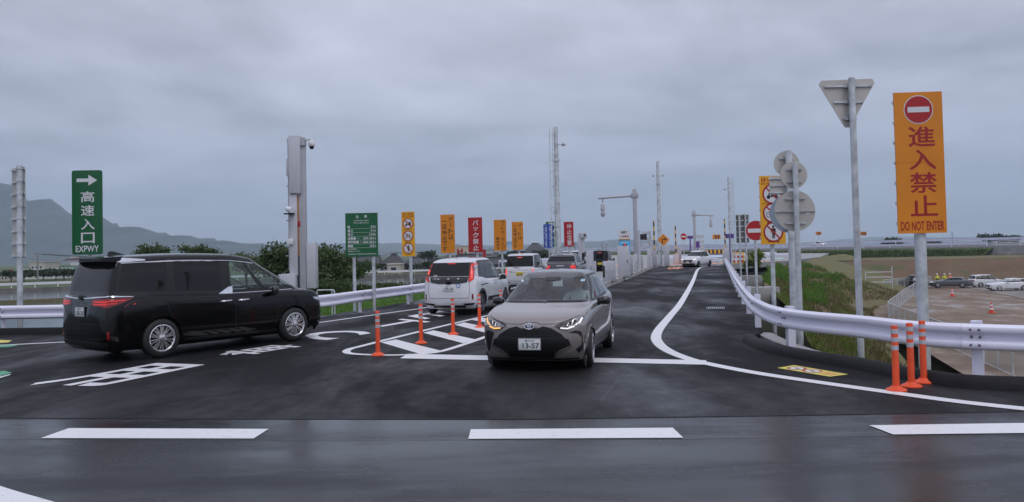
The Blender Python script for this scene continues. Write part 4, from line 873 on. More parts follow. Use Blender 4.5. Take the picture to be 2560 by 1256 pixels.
def _bar(t):
    b = t.nodes['Principled BSDF']; s = nn(t, 'ShaderNodeSeparateXYZ'); t.links.new(nn(t, 'ShaderNodeNewGeometry').outputs['Position'], s.inputs[0])
    k = math_n(t, 'GREATER_THAN', math_n(t, 'FRACT', math_n(t, 'MULTIPLY', s.outputs[2], 1.1)), .5); m_ = nn(t, 'ShaderNodeMix', data_type='RGBA'); m_.inputs[6].default_value = (.72, .42, .08, 1); m_.inputs[7].default_value = (.02, .02, .02, 1)
    t.links.new(k, m_.inputs[0]); t.links.new(m_.outputs[2], b.inputs['Base Color'])
_bar(M_BAR.node_tree)
for px, top, Y, lb in ((1634, 551, 80, 'raised black and yellow barrier arm beside the two-camera mast'), (1688, 565, 96, 'raised striped barrier arm before the small no-entry disc'), (1811, 548, 92, 'raised striped barrier arm at the exit ramp end')):
    p = at(px, top, Y); o = empty('barrier_arm', (p.x, Y, 0), 0, lb, 'barrier', 'raised barrier arms')
    MB().box(-.07, .07, -.03, .03, 1.1, p.z).build('arm', M_BAR, o); MB().box(-.28, .28, -.25, .25, 0, 1.2).build('barrier_housing', M_GREYL, o, bevel=.03)
def x_diamond(root, h):
    s_ = .62; MB().add([(0, -.06, h), (s_, -.06, h - s_), (0, -.06, h - 2 * s_), (-s_, -.06, h - s_), (0, -.03, h), (s_, -.03, h - s_), (0, -.03, h - 2 * s_), (-s_, -.03, h - s_)], [(0, 1, 2, 3), (7, 6, 5, 4), (0, 4, 5, 1), (1, 5, 6, 2), (2, 6, 7, 3), (3, 7, 4, 0)]).build('board', M_SORA, root)
    t = MB(); line2(t, (-.12, h - 1.0), (-.12, h - .55), .1, -.063); line2(t, (-.12, h - .55), (.2, h - .55), .1, -.063); poly(t, [(.12, h - .72), (.36, h - .55), (.12, h - .38)], -.063); t.build('arrow', M_BLACK, root)
pole_thing('diamond_sign', 'orange diamond sign with a black bent arrow beside the two-camera mast', 'sign', 1658, 585, 82, .05, M_GALV, x_diamond)
def x_purp(root, h): MB().box(-.34, .34, -.08, .02, h - .36, h).build('panel', M_PURP, root)
pole_thing('purple_sign', 'purple panel on a purple post beside the small no-entry disc', 'sign', 1725, 590, 98, .08, M_PURP, x_purp)
def x_purp2(root, h): MB().box(-.22, .22, -.08, .02, h - .8, h).build('panel', M_PURP, root)
pole_thing('purple_sign', 'small purple panel below the far camera arm pole', 'sign', 1744, 604, 103, .06, M_PURP, x_purp2)
pole_thing('purple_sign', 'purple panel fixed at the mast beside the exit ramp end', 'sign', 1824, 585, 89, .06, M_PURP, lambda r_, h: [MB().box(s_ - .17, s_ + .17, -.08, .02, h - .5, h).build('panel', M_PURP, r_) for s_ in (-.28, .28)])
def x_list(root, h):
    for s_ in (-.55, .12):
        for k in range(4): MB().box(s_, s_ + .45, -.05, .0, h - .45 - k * .75, h - k * .75).build('panel', pbr('pale_panel', (.5, .51, .5), .5), root)
pole_thing('panel_post', 'post with eight small pale panels behind the far camera pole', 'sign', 1749, 588, 112, .06, M_GALV, x_list)
def x_chev(root, h):
    MB().box(-.75, .75, -.05, .0, h - .85, h).build('board', M_SORA, root); t = MB()
    for c in (-.4, .1): poly(t, [(c, h - .05), (c + .3, h - .05), (c + .5, h - .42), (c + .3, h - .8), (c, h - .8), (c + .2, h - .42)], -.053)
    t.build('chevron', M_BLACK, root)
def chev(px, py, s, o, lb):
    p = ex(s, o, .6); q = at(px, py, p.y); pole_thing('chevron_board', lb, 'sign', px, py, p.y, .05, M_GALV, x_chev, zb=.3, group=None)
chev(2046, 580, 65, 9, 'orange chevron board above the white hatchback on the expressway'); chev(2158, 580, 35, 9, 'orange chevron board beside the tall triangular sign post'); 
pole_thing('chevron_board', 'orange chevron board beyond the white crossover', 'sign', 1791, 587, 150, .05, M_GALV, x_chev)
# checkered crash cushions
def cushion(px, py, Y, lb, s=1.):
    q = at(px, py, Y); root = empty('crash_cushion', (q.x, Y, 0), 0, lb, 'crash cushion'); MB().box(-.85 * s, .85 * s, 0, .6, 0, 1.25 * s).build('body', M_SYEL, root, bevel=.05)
    for i in range(6):
        for j in range(4):
            if (i + j) % 2: MB().box(-.7 * s + i * .23 * s, -.7 * s + (i + 1) * .23 * s, -.012, -.001, (.12 + j * .25) * s, (.37 + j * .25) * s).build('check', M_RED if i % 2 else M_WHITE, root)
            else: MB().box(-.7 * s + i * .23 * s, -.7 * s + (i + 1) * .23 * s, -.012, -.001, (.12 + j * .25) * s, (.37 + j * .25) * s).build('check', M_WHITE, root)
cushion(1843, 640, 92, 'yellow crash cushion with red checks behind the slatted sign'); 
# small far barrier fence with yellow-black edge on the curve
yb = empty('hazard_barrier', (30, 150, 0), 0, 'low yellow and black hazard barrier beyond the white crossover', 'barrier')
for k in range(14):
    p = at(1752 + k * 5, 615, 140) - yb.location; MB().box(p.x - .18, p.x + .17, p.y - .1, p.y + .1, .9, 1.5).build('block', M_SYEL if k % 2 else M_BLACK, yb)
sweep('barrier_base', [at(1748, 615, 140.2) * 1 - yb.location + Vector((0, 0, -at(1748, 615, 140.2).z)), at(1822, 615, 140.2) - yb.location + Vector((0, 0, -at(1822, 615, 140.2).z))], [(-.15, 0), (.15, 0), (.15, .9), (-.15, .9)], M_CONC, yb)
# light wire fences at the toe of the slope
def mesh_mat():
    m = bpy.data.materials.new('wire_mesh'); m.use_nodes = True; t = m.node_tree; t.nodes.clear()
    d = nn(t, 'ShaderNodeBsdfPrincipled'); d.inputs['Base Color'].default_value = (.55, .57, .60, 1); d.inputs['Metallic'].default_value = .5; d.inputs['Roughness'].default_value = .5
    tr = nn(t, 'ShaderNodeBsdfTransparent'); mx_ = nn(t, 'ShaderNodeMixShader'); mx_.inputs[0].default_value = .62; o = nn(t, 'ShaderNodeOutputMaterial')
    t.links.new(d.outputs[0], mx_.inputs[1]); t.links.new(tr.outputs[0], mx_.inputs[2]); t.links.new(mx_.outputs[0], o.inputs[0]); return m
M_MESH = mesh_mat()
def wire_fence(label, path, h=1.2, step=2., z=LOT):
    root = empty('wire_fence', (0, 0, 0), 0, label, 'fence'); P = resample([Vector((*p, z)) for p in path], step)
    for p in P: MB().cyl((p.x, p.y, z - .2), (p.x, p.y, z + h), .035, n=8).build('post', M_GALV, root, smooth=40)
    for a, b in zip(P, P[1:]):
        MB().add([(a.x, a.y, z + .05), (b.x, b.y, z + .05), (b.x, b.y, z + h - .03), (a.x, a.y, z + h - .03)], [(0, 1, 2, 3)]).build('mesh_panel', M_MESH, root)
        MB().cyl((a.x, a.y, z + h), (b.x, b.y, z + h), .028, n=6).build('rail', M_GALV, root); MB().cyl((a.x, a.y, z + .06), (b.x, b.y, z + .06), .02, n=6).build('rail', M_GALV, root)
    return root
wire_fence('grey wire mesh fence running along the foot of the grassy slope', [(17.8, 24.5), (20.2, 31), (28.6, 61.5), (38, 78), (50, 98.5)], 1.25)
wire_fence('low wire mesh fence enclosing the grey sports car and workers', [(45.5, 98.5), (50, 102.5), (54.6, 104.5), (55.5, 107)], 1.35)
wire_fence('wire mesh fence panel turning away beyond the guardrail posts', [(17.8, 24.5), (22, 23.5), (30, 23)], 1.25)
# steel scaffold gate left of the mound
sg = empty('scaffold_gate', (42.2, 96, LOT), radians(-10), 'small galvanised scaffold gate at the end of the slope', 'gate')
for x in (0, 3.): MB().cyl((x, 0, 0), (x, 0, 3.1 if x else 2.5), .05, n=8).build('upright', M_GALV, sg)
for z in (.3, 1.2, 1.8, 2.4): MB().cyl((0, 0, z), (3, 0, z), .045, n=8).build('cross_bar', M_GALV, sg)
# traffic cones in the lot
def cone():
    r_ = empty('traffic_cone'); MB().box(-.19, .19, -.19, .19, 0, .04).build('base', M_ORNG, r_, bevel=.01)
    mo = pbr('cone_red', (.72, .05, .03), .4); MB().lathe([(.14, .04), (.03, .70), (0, .70)], 14).build('cone_body', mo, r_, smooth=40)
    for a, b in ((.22, .34), (.44, .56)): MB().lathe([(.145 - .157 * (a - .04), a), (.149 - .157 * (a - .04), a), (.149 - .157 * (b - .04), b), (.145 - .157 * (b - .04), b)], 14).build('white_band', M_WHITE, r_, smooth=40)
    return r_
c0 = cone(); first = True
for px, py, lb in ((2381, 741, 'red and white traffic cone in front of the grey sports car'), (2479, 783, 'red and white traffic cone alone on the muddy lot')):
    o = c0 if first else copy_tree(c0); first = False; o.location = G(px, py, LOT); tag(o, lb, 'cone', 'cones on the muddy lot')
    s_ = 1.25; o.scale = (s_, s_, s_)
# ================================================================ VEHICLE BUILDER
def pchip(ys, xs, q):
    """monotone cubic through rows ys (k, n, 3) at xs (k, n); evaluated at fraction table q (list of (seg, t))"""
    k = len(ys); h = np.maximum(xs[1:] - xs[:-1], 1e-6)[..., None]; d = (ys[1:] - ys[:-1]) / h
    m = np.zeros_like(ys)
    if k > 2:
        w1 = 2 * h[1:] + h[:-1]; w2 = h[1:] + 2 * h[:-1]; same = (d[1:] * d[:-1]) > 0
        with np.errstate(divide='ignore', invalid='ignore'):
            hm = (w1 + w2) / (w1 / d[:-1] + w2 / d[1:])
        m[1:-1] = np.where(same, np.nan_to_num(hm), 0)
    m[0] = d[0]; m[-1] = d[-1]
    out = []
    for s, t in q:
        hh = h[s]; t2, t3 = t * t, t ** 3
        out.append((2 * t3 - 3 * t2 + 1) * ys[s] + (t3 - 2 * t2 + t) * hh * m[s] + (-2 * t3 + 3 * t2) * ys[s + 1] + (t3 - t2) * hh * m[s + 1])
    return out
def interp(keys, x):
    if isinstance(keys, (int, float)): return np.full_like(x, float(keys))
    a = np.array(keys, float); xs, zs = a[:, 0], a[:, 1]
    # smooth monotone interpolation of z over x
    h = np.diff(xs); d = np.diff(zs) / h; m = np.zeros_like(zs)
    if len(zs) > 2:
        for i in range(1, len(zs) - 1):
            if d[i - 1] * d[i] > 0: m[i] = 2 * d[i - 1] * d[i] / (d[i - 1] + d[i])
    m[0], m[-1] = d[0], d[-1]
    x = np.clip(x, xs[0], xs[-1]); i = np.clip(np.searchsorted(xs, x) - 1, 0, len(h) - 1); t = (x - xs[i]) / h[i]
    return (2 * t ** 3 - 3 * t ** 2 + 1) * zs[i] + (t ** 3 - 2 * t ** 2 + t) * h[i] * m[i] + (-2 * t ** 3 + 3 * t ** 2) * zs[i + 1] + (t ** 3 - t ** 2) * h[i] * m[i + 1]
class Car:
    def __init__(s, name, label, cat, loc, yaw, levels, nR, segs, nF, paint, group=None):
        s.root = empty(name, loc, yaw, label, cat, group); s.paint = paint
        s.nR, s.segs, s.nF = nR, segs, nF; rings = []; s.lvl_row = []
        for L in levels:
            k = L['k']; wr, wf = L.get('wr', L['w'] * .97), L.get('wf', L['w'] * .96); w = L['w']
            xs, ys = [], []
            nr, nf = L.get('nr', 4.), L.get('nf', 3.)
            for i in range(nR):
                th = (1 - (1 - i / nR) ** 1.8) * pi / 2; xs.append(L['xr'] + (k[0] - L['xr']) * (1 - cos(th) ** (2 / nr))); ys.append(wr * sin(th) ** (2 / nr))
            x0, x1 = k[0], k[-1]
            def yy(x):
                t = (x - x0) / (x1 - x0); b = w if 'wm' not in L else L['wm']
                a = 2 * t - 1
                return (wr * (1 - t) + wf * t) + (w - (wr + wf) / 2) * (1 - a ** 4)
            for j, n in enumerate(segs):
                for i in range(n): x = k[j] + (k[j + 1] - k[j]) * i / n; xs.append(x); ys.append(yy(x))
            for i in range(nF + 1):
                th = (1 - (i / nF) ** 1.6) * pi / 2; c = max(0., cos(th)); sn = max(0., sin(th)); xs.append(k[-1] + (L['xf'] - k[-1]) * c ** (2 / nf)); ys.append(wf * sn ** (2 / nf))
            xs, ys = np.array(xs), np.array(ys); zs = interp(L['z'], xs)
            if 'zc' in L: zs = zs + L['zc'] * (1 - (ys / max(.01, w)) ** 2)     # crown towards the centre line
            rings.append(np.stack([xs, ys, zs], 1))
        R = np.array(rings); s.R = R; rows = []; s.rowseg = []
        i = 0; cre = [j for j, L in enumerate(levels) if L.get('crease')]; cre = sorted(set([0] + cre + [len(levels) - 1]))
        for a, b in zip(cre, cre[1:]):
            ys = R[a:b + 1]; dist = np.linalg.norm(np.diff(ys, axis=0), axis=2); xs = np.concatenate([np.zeros((1, R.shape[1])), np.cumsum(dist, 0)])
            q = [(j, t / levels[a + j].get('n', 2)) for j in range(b - a) for t in range(levels[a + j].get('n', 2))]
            rows += pchip(ys, xs, q); s.rowseg += [(a + j, t) for j, t in q]
        rows.append(R[-1]); s.rowseg.append((len(levels) - 1, 0.)); s.P = np.array(rows)   # (rows, cols, 3) half body, y >= 0
        s.rows, s.cols = s.P.shape[:2]
        edges = [('R', 0)] * nR + [(j, 0) for j, n in enumerate(segs) for _ in range(n)] + [('F', 0)] * nF
        s.colseg = [e[0] for e in edges]
        s.V = []; s.idx = {}
        s.bvh = None
    def vid(s, r, c, side):
        if c == 0 or c == s.cols - 1: side = 0
        key = (r, c, side)
        if key not in s.idx:
            p = s.P[r, c]; y = 0. if side == 0 else p[1] * side
            s.idx[key] = len(s.V); s.V.append((float(p[0]), float(y), float(p[2])))
        return s.idx[key]
    def build(s, region, wheels, arch_r, wheel_z, black):
        """region(level, t, colseg, cfrac) -> None for paint, 'black', or a part name for glass"""
        faces = {}; info = []; s.glass = {}
        ncol = s.cols - 1
        pos_in = []; start = 0; cnt = {}
        runs = []; i = 0
        while i < ncol:
            j = i
            while j < ncol and s.colseg[j] == s.colseg[i]: j += 1
            for q in range(i, j): runs.append((q - i + .5) / (j - i))
            i = j
        for r in range(s.rows - 1):
            lv, t = s.rowseg[r]
            for c in range(ncol):
                reg = region(lv, t, s.colseg[c], runs[c])
                for side in (1, -1):
                    a, b, cc, d = s.vid(r, c, side), s.vid(r, c + 1, side), s.vid(r + 1, c + 1, side), s.vid(r + 1, c, side)
                    q = (a, b, cc, d) if side < 0 else (d, cc, b, a)
                    q = tuple(dict.fromkeys(q))
                    if len(q) < 3: continue
                    key = reg
                    if reg and reg not in ('black', 'paint', 'roof'): key = (reg, 0 if s.colseg[c] in ('R', 'F') else side)
                    faces.setdefault(key or 'paint', []).append(q)
        top = []; r = s.rows - 1
        for c in range(ncol):
            q = tuple(dict.fromkeys((s.vid(r, c, 1), s.vid(r, c + 1, 1), s.vid(r, c + 1, -1), s.vid(r, c, -1))))
            if len(q) >= 3: faces.setdefault('roof' if 'roof' in faces else 'paint', []).append(q)
        for c in range(ncol):
            q = tuple(dict.fromkeys((s.vid(0, c, -1), s.vid(0, c + 1, -1), s.vid(0, c + 1, 1), s.vid(0, c, 1))))
            if len(q) >= 3: faces.setdefault('black', []).append(q)
        V = [Vector(v) for v in s.V]
        # wheel arches: drop faces inside the circle, pull the rest of the rim onto it
        ins = set(); near = {}
        for i, v in enumerate(V):
            for wx in wheels:
                d = sqrt((v.x - wx) ** 2 + (v.z - wheel_z) ** 2)
                if abs(v.y) > .45 and d < arch_r: ins.add(i); near[i] = wx
        for k in list(faces):
            if k in ('paint', 'black'): faces[k] = [f for f in faces[k] if not all(i in ins for i in f)]
        for i in ins:
            v = V[i]; wx = near[i]; d = Vector((v.x - wx, 0, v.z - wheel_z)); L = d.length
            if L > .02: d *= arch_r / L; V[i] = Vector((wx + d.x, v.y, wheel_z + d.z))
        s.Vf = V; allf = [f for fs in faces.values() for f in fs]
        s.bvh = BVHTree.FromPolygons(V, allf)
        body = {}
        mats = [s.paint, black, s.roof_mat if hasattr(s, 'roof_mat') else s.paint]
        bf = []; mi = []
        for k, fs in faces.items():
            if k in ('paint', 'black', 'roof'): bf += fs; mi += [{'paint': 0, 'black': 1, 'roof': 2}[k]] * len(fs)
        o = s.mk('body', V, bf, mats, mi); s.body = o
        for k, fs in faces.items():
            if k in ('paint', 'black', 'roof'): continue
            nm = k[0].split('|')[0]; g = s.mk(nm, V, fs, [s.gm[k[0].split('|')[1]]], None); s.glass.setdefault(k, g)
        for wx in wheels:
            for sd in (1, -1):
                yw = max(abs(v.y) for v in V if abs(v.x - wx) < arch_r + .1 and v.z < wheel_z + arch_r + .1)
                mb = MB(); n = 20; prof = [(arch_r + .004, yw - .03), (arch_r + .012, yw - .36), (.05, yw - .37)]
                vs = []; fs = []
                for i in range(n + 1):
                    a = -.25 + (pi + .5) * i / n
                    for rr, y in prof: vs.append((wx + rr * cos(a), sd * y, wheel_z + rr * sin(a)))
                for i in range(n):
                    for q in range(2): fs.append((i * 3 + q, i * 3 + q + 1, (i + 1) * 3 + q + 1, (i + 1) * 3 + q))
                mb.add(vs, fs).build('wheel_arch', M_DARK, s.root)
    def mk(s, nm, V, fs, mats, mi):
        used = sorted({i for f in fs for i in f}); mp = {i: j for j, i in enumerate(used)}
        me = bpy.data.meshes.new(nm); me.from_pydata([tuple(V[i]) for i in used], [], [tuple(mp[i] for i in f) for f in fs])
        for m in mats: me.materials.append(m)
        if mi: me.polygons.foreach_set('material_index', mi)
        bm = bmesh.new(); bm.from_mesh(me); bmesh.ops.dissolve_degenerate(bm, edges=bm.edges, dist=1e-4); bmesh.ops.recalc_face_normals(bm, faces=bm.faces); bm.to_mesh(me); bm.free()
        me.shade_smooth(); me.set_sharp_from_angle(angle=radians(42))
        o = bpy.data.objects.new(nm, me); COL.objects.link(o); o.parent = s.root; return o
    # -------- pieces laid on the skin by projection along an axis
    def cast(s, axis, a, b, off):
        if axis == 'F': o, d = Vector((6, a, b)), Vector((-1, 0, 0))
        elif axis == 'B': o, d = Vector((-6, a, b)), Vector((1, 0, 0))
        elif axis == 'L': o, d = Vector((a, 4, b)), Vector((0, -1, 0))
        elif axis == 'Rt': o, d = Vector((a, -4, b)), Vector((0, 1, 0))
        elif axis == 'T': o, d = Vector((a, b, 5)), Vector((0, 0, -1))
        elif isinstance(axis, tuple):    # oblique: direction in plan (dx, dy); a measured across it
            dx, dy = axis; n = sqrt(dx * dx + dy * dy); dx /= n; dy /= n; o = Vector((-dx * 6 - dy * a, -dy * 6 + dx * a, b)); d = Vector((dx, dy, 0))
        h = s.bvh.ray_cast(o, d)
        if h[0] is None: return None
        return h[0] - d * off, h[1], d
    def decal(s, nm, pts, axis, m, off=.006, parent=None, maxe=.07, mirror=False, skirt=.02, smooth=60):
        outs = []
        for sg in ((1, -1) if mirror else (1,)):
            P = [(p[0] * (sg if axis in ('F', 'B', 'T') else 1), p[1]) for p in pts]; ax = axis
            if sg < 0 and axis == 'L': ax = 'Rt'
            if sg < 0 and axis == 'Rt': ax = 'L'
            if isinstance(axis, tuple) and sg < 0: ax = (axis[0], -axis[1]); P = [(-p[0], p[1]) for p in pts]
            bm = bmesh.new(); vs = [bm.verts.new((p[0], p[1], 0)) for p in P]; bm.faces.new(vs)
            bmesh.ops.triangulate(bm, faces=bm.faces, ngon_method='EAR_CLIP')
            for _ in range(5):
                es = [e for e in bm.edges if e.calc_length() > maxe]
                if not es: break
                bmesh.ops.subdivide_edges(bm, edges=es, cuts=1); bmesh.ops.triangulate(bm, faces=bm.faces)
            dead = []; dv = None
            for v in bm.verts:
                h = s.cast(ax, v.co.x, v.co.y, off)
                if h is None: dead.append(v)
                else: v.co = h[0]; dv = h[2]
            bmesh.ops.delete(bm, geom=dead, context='VERTS')
            if not bm.faces: bm.free(); continue
            if skirt:
                be = [e for e in bm.edges if e.is_boundary]; r_ = bmesh.ops.extrude_edge_only(bm, edges=be)
                for v in [g_ for g_ in r_['geom'] if isinstance(g_, bmesh.types.BMVert)]: v.co += dv * skirt
            bmesh.ops.recalc_face_normals(bm, faces=bm.faces)
            if dv is not None:
                big = max(bm.faces, key=lambda f_: abs(f_.normal.dot(dv)))
                if big.normal.dot(dv) > 0: bmesh.ops.reverse_faces(bm, faces=bm.faces)
            me = bpy.data.meshes.new(nm); bm.to_mesh(me); bm.free(); me.materials.append(m); me.shade_smooth(); me.set_sharp_from_angle(angle=radians(smooth))
            o = bpy.data.objects.new(nm, me); COL.objects.link(o); o.parent = parent or s.root; outs.append(o)
        return outs
    def strip(s, nm, line, w, axis, m, off=.007, parent=None, mirror=False, skirt=.015, maxe=.07):
        pts = [Vector((p[0], p[1])) for p in line]; up, dn = [], []
        for i, p in enumerate(pts):
            d = (pts[min(i + 1, len(pts) - 1)] - pts[max(i - 1, 0)]).normalized(); n = Vector((-d.y, d.x)); ww = w[i] if isinstance(w, (list, tuple)) else w
            up.append(p + n * ww / 2); dn.append(p - n * ww / 2)
        return s.decal(nm, [tuple(p) for p in up + dn[::-1]], axis, m, off, parent, maxe, mirror, skirt)
    def on(s, axis, a, b, off=.0):
        h = s.cast(axis, a, b, off); return h[0], h[1]
def wheel_proto(R, rimR, width, style, col=None, m_rim=None):
    """wheel facing -y (outer face), centre at origin"""
    m_rim = m_rim or pbr('alloy_rim', (.62, .62, .64), .22, .9); hub = empty('wheel')
    t = MB(); w = width / 2
    t.lathe([(rimR - .012, -w + .012), (rimR + .012, -w), (R - .035, -w + .006), (R - .008, -w + .035), (R, -w + .06), (R, w - .06), (R - .008, w - .035), (R - .035, w - .006), (rimR, w)], 44, 'y')
    tyre = t.build('tyre', pbr('tyre_rubber', (.016, .016, .017), .62, var=(40, .2)), hub, smooth=45)
    d = MB(); d.lathe([(rimR, -w + .03), (rimR - .01, -w + .05), (rimR - .02, w * .4), (0, w * .4)], 36, 'y'); d.build('barrel', pbr('dark_barrel', (.02, .02, .022), .5), hub, smooth=45)
    MB().lathe([(0, w * .1), (rimR * .62, w * .1), (rimR * .62, w * .1 + .02)], 30, 'y').build('brake_disc', pbr('brake_steel', (.22, .22, .23), .4, .8), hub, smooth=40)
    rim = MB(); rim.lathe([(rimR + .010, -w + .004), (rimR - .006, -w - .004), (rimR - .022, -w + .012), (rimR - .024, -w + .03)], 44, 'y')
    def spoke(a0, wa, wb, m_=0., y0=-w + .016, y1=-w + .006, ri=.05, twist=0.):
        c, s_ = cos(a0), sin(a0); c2, s2 = cos(a0 + twist), sin(a0 + twist)
        def pt(r, o, y, cc, ss): return (r * cc - o * ss, y, r * ss + o * cc)
        ro = rimR - .012; vs = []
        for r, wd, y, cc, ss in ((ri, wa, y1 - .0, c, s_), (ro, wb, y0, c2, s2)):
            vs += [pt(r, -wd / 2, y + .012, cc, ss), pt(r, -wd * .3, y, cc, ss), pt(r, wd * .3, y, cc, ss), pt(r, wd / 2, y + .012, cc, ss), pt(r, wd / 2, y + .045, cc, ss), pt(r, -wd / 2, y + .045, cc, ss)]
        rim.add(vs, [(i, (i + 1) % 6, 6 + (i + 1) % 6, 6 + i) for i in range(6)])
    if style == 'multi':
        for k in range(10):
            a = 2 * pi * k / 10
            for da, tw in ((-.10, -.03), (.10, .03)): spoke(a + da, .030, .034, twist=tw)
            if k % 2 == 0: spoke(a, .02, .016)
    elif style == 'five':
        for k in range(5):
            a = 2 * pi * k / 5 + pi / 2
            for da, tw in ((-.16, .02), (.16, -.02)): spoke(a + da, .05, .042, twist=tw * -4)
            spoke(a, .07, .012)
    else:
        for k in range(8): spoke(2 * pi * k / 8, .05, .045)
    rim.lathe([(0, -w - .004), (.045, -w - .002), (.07, -w + .008), (.075, -w + .05)], 20, 'y')
    rim.build('rim', m_rim, hub, smooth=40)
    for k in range(5):
        a = 2 * pi * k / 5; MB().cyl((.055 * cos(a), -w + .0, .055 * sin(a)), (.055 * cos(a), -w - .004, .055 * sin(a)), .009, n=6).build('wheel_nut', M_DARK, rim_parent(hub))
    return hub
def rim_parent(h): return [c for c in h.children if c.name.startswith('rim')][0]
def place_wheels(car, proto, xs, y, R, steer=0.):
    first = True
    for i, wx in enumerate(xs):
        for sd in (-1, 1):
            h = proto if first else copy_tree(proto); first = False; h.parent = car.root
            h.location = (wx, sd * y, R); h.rotation_euler = (0, .4 * i + .3 * sd, (0 if sd < 0 else pi) + (steer if i == len(xs) - 1 else 0))
# ---------------------------------------------------------------- shared car materials
def carpaint(nm, col, metal=.0, rough=.28, coat=1., flake=0):
    return pbr(nm, col, rough, metal, coat=coat)
M_CBLACK = pbr('car_black_trim', (.010, .010, .011), .38)
M_GLOSSK = pbr('car_gloss_black', (.006, .006, .007), .08, coat=.5)
M_TINT = pbr('privacy_glass', (.005, .006, .007), .03, spec=.4)
M_CLEAR = thin_glass('clear_car_glass', (.74, .82, .80)); M_CLEARG = thin_glass('green_car_glass', (.78, .88, .84))
M_WSCR = thin_glass('windscreen_glass', (.80, .89, .88)); M_LENS = thin_glass('lamp_lens', (.93, .95, .97))
M_CHROME = pbr('chrome', (.75, .76, .78), .10, 1.)
M_TAIL = pbr('tail_lamp_red', (.20, .006, .008), .12, coat=.6); M_TAILON = pbr('lit_tail_lamp', (.45, .01, .012), .15, emit=(1, .06, .045), estr=.32)
M_BRAKE = pbr('lit_brake_lamp', (.6, .03, .03), .2, emit=(1., .12, .10), estr=.7)
M_DRL = pbr('lit_daylight_lamp', (.9, .9, .9), .2, emit=(1, .97, .92), estr=.55); M_AMB = pbr('lit_amber_lamp', (.9, .5, .1), .2, emit=(1, .52, .16), estr=.8)
M_PLATEW = pbr('white_plate', (.72, .74, .74), .4); M_PLATEY = pbr('yellow_plate', (.78, .60, .06), .4); M_PGREEN = pbr('plate_dark_green', (.012, .05, .03), .45)
M_SEAT = pbr('dark_seat_fabric', (.09, .09, .095), .85); M_SEATL = pbr('grey_seat_fabric', (.10, .10, .105), .85)
def plate(car, axis, z, top, kana, num, m=None, a=0., tilt=0., border=False, w=.33, h=.165):
    """number plate as a thing part facing +x ('F') or -x ('B')"""
    p, n = car.on(axis, a, z); sgn = 1 if axis == 'F' else -1
    o = MB().box(-w / 2, w / 2, -.006, .002, -h / 2, h / 2).build('number_plate', m or M_PLATEW, car.root, bevel=.002)
    o.location = (p.x + sgn * .022, a, z); o.rotation_euler = (tilt, 0, pi / 2 if axis == 'F' else -pi / 2)
    t = MB()
    if top: put_text(t, top, 0, h * .30, h * .20, w * .44, .01, y=-.0075)
    if kana: put_text(t, kana, -w * .41, -h * .12, h * .16, w * .075, .005, y=-.0075)
    if num: put_text(t, num, w * .06, -h * .14, h * .48, w * .76, .018, y=-.0075)
    if t.v: t.build('lettering', M_PGREEN, o)
    if border:
        f_ = MB()
        for b in ((-w / 2 - .008, -w / 2, -h / 2 - .008, h / 2 + .008), (w / 2, w / 2 + .008, -h / 2 - .008, h / 2 + .008), (-w / 2, w / 2, h / 2, h / 2 + .008), (-w / 2, w / 2, -h / 2 - .008, -h / 2)): MB().box(b[0], b[1], -.011, .002, b[2], b[3]).build('plate_frame', M_CHROME, o)
    return o
def ellipse_ring(mb, cx, cz, rx, rz, t, y, n=36):
    mb.add([(cx + (rx - q * t) * cos(2 * pi * i / n), y + (.004 if q else 0) * 0, cz + (rz - q * t) * sin(2 * pi * i / n)) for i in range(n) for q in (0, 1)], [(2 * i, 2 * i + 1, (2 * i + 3) % (2 * n), (2 * i + 2) % (2 * n)) for i in range(n)])
def emblem(car, axis, z, r, m=None, back=None):
    p, n = car.on(axis, 0, z); sgn = 1 if axis == 'F' else -1
    rt = empty('x'); bpy.data.objects.remove(rt)
    b = MB(); b.add([(r * cos(2 * pi * i / 32), y, r * .68 * sin(2 * pi * i / 32)) for y in (0, -.012) for i in range(32)], [tuple(range(32)), tuple(range(63, 31, -1))] + [(i, (i + 1) % 32, 32 + (i + 1) % 32, 32 + i) for i in range(32)])
    o = b.build('emblem', back or M_GLOSSK, car.root, smooth=40); o.location = (p.x + sgn * .022, 0, z); o.rotation_euler = (-.25 if axis == 'F' else 0, 0, pi / 2 if axis == 'F' else -pi / 2)
    t = MB(); ellipse_ring(t, 0, 0, r, r * .68, r * .13, -.0145); ellipse_ring(t, 0, r * .22, r * .62, r * .26, r * .11, -.0150); ellipse_ring(t, 0, r * -.02, r * .27, r * .62, r * .11, -.0155)
    for part in (t,): part.build('emblem_ring', m or M_CHROME, o)
    return o
def mirror_unit(car, x, y, z, m, sx=.17, sy=.21, sz=.15, stalk=True, glassback=True):
    for sd in (1, -1):
        mb = MB(); n = 14; vs = []; fs = []
        for i, (yy, k) in enumerate(((0, .55), (.03, .85), (.09, 1.), (.16, .98), (.20, .8), (.215, .45))):
            for j in range(n):
                a = 2 * pi * j / n; c, s_ = cos(a), sin(a)
                ex_ = abs(c) ** .75 * (1 if c > 0 else -1); ez = abs(s_) ** .75 * (1 if s_ > 0 else -1)
                vs.append((x + ex_ * sx * .5 * k - .03 * i * .3, sd * (y + yy * sy / .215), z + ez * sz * .5 * k))
        for i in range(5):
            for j in range(n): fs.append((i * n + j, i * n + (j + 1) % n, (i + 1) * n + (j + 1) % n, (i + 1) * n + j))
        fs += [tuple(range(n)), tuple(range(6 * n - 1, 5 * n - 1, -1))]
        o = mb.add(vs, fs).build('door_mirror', m, car.root, smooth=60)
        MB().box(x - .05, x + .03, sd * (y - .10) if sd > 0 else sd * (y + .04), sd * (y + .04) if sd > 0 else sd * (y - .10), z - sz * .55, z - sz * .2).build('mirror_stalk', M_CBLACK, o)
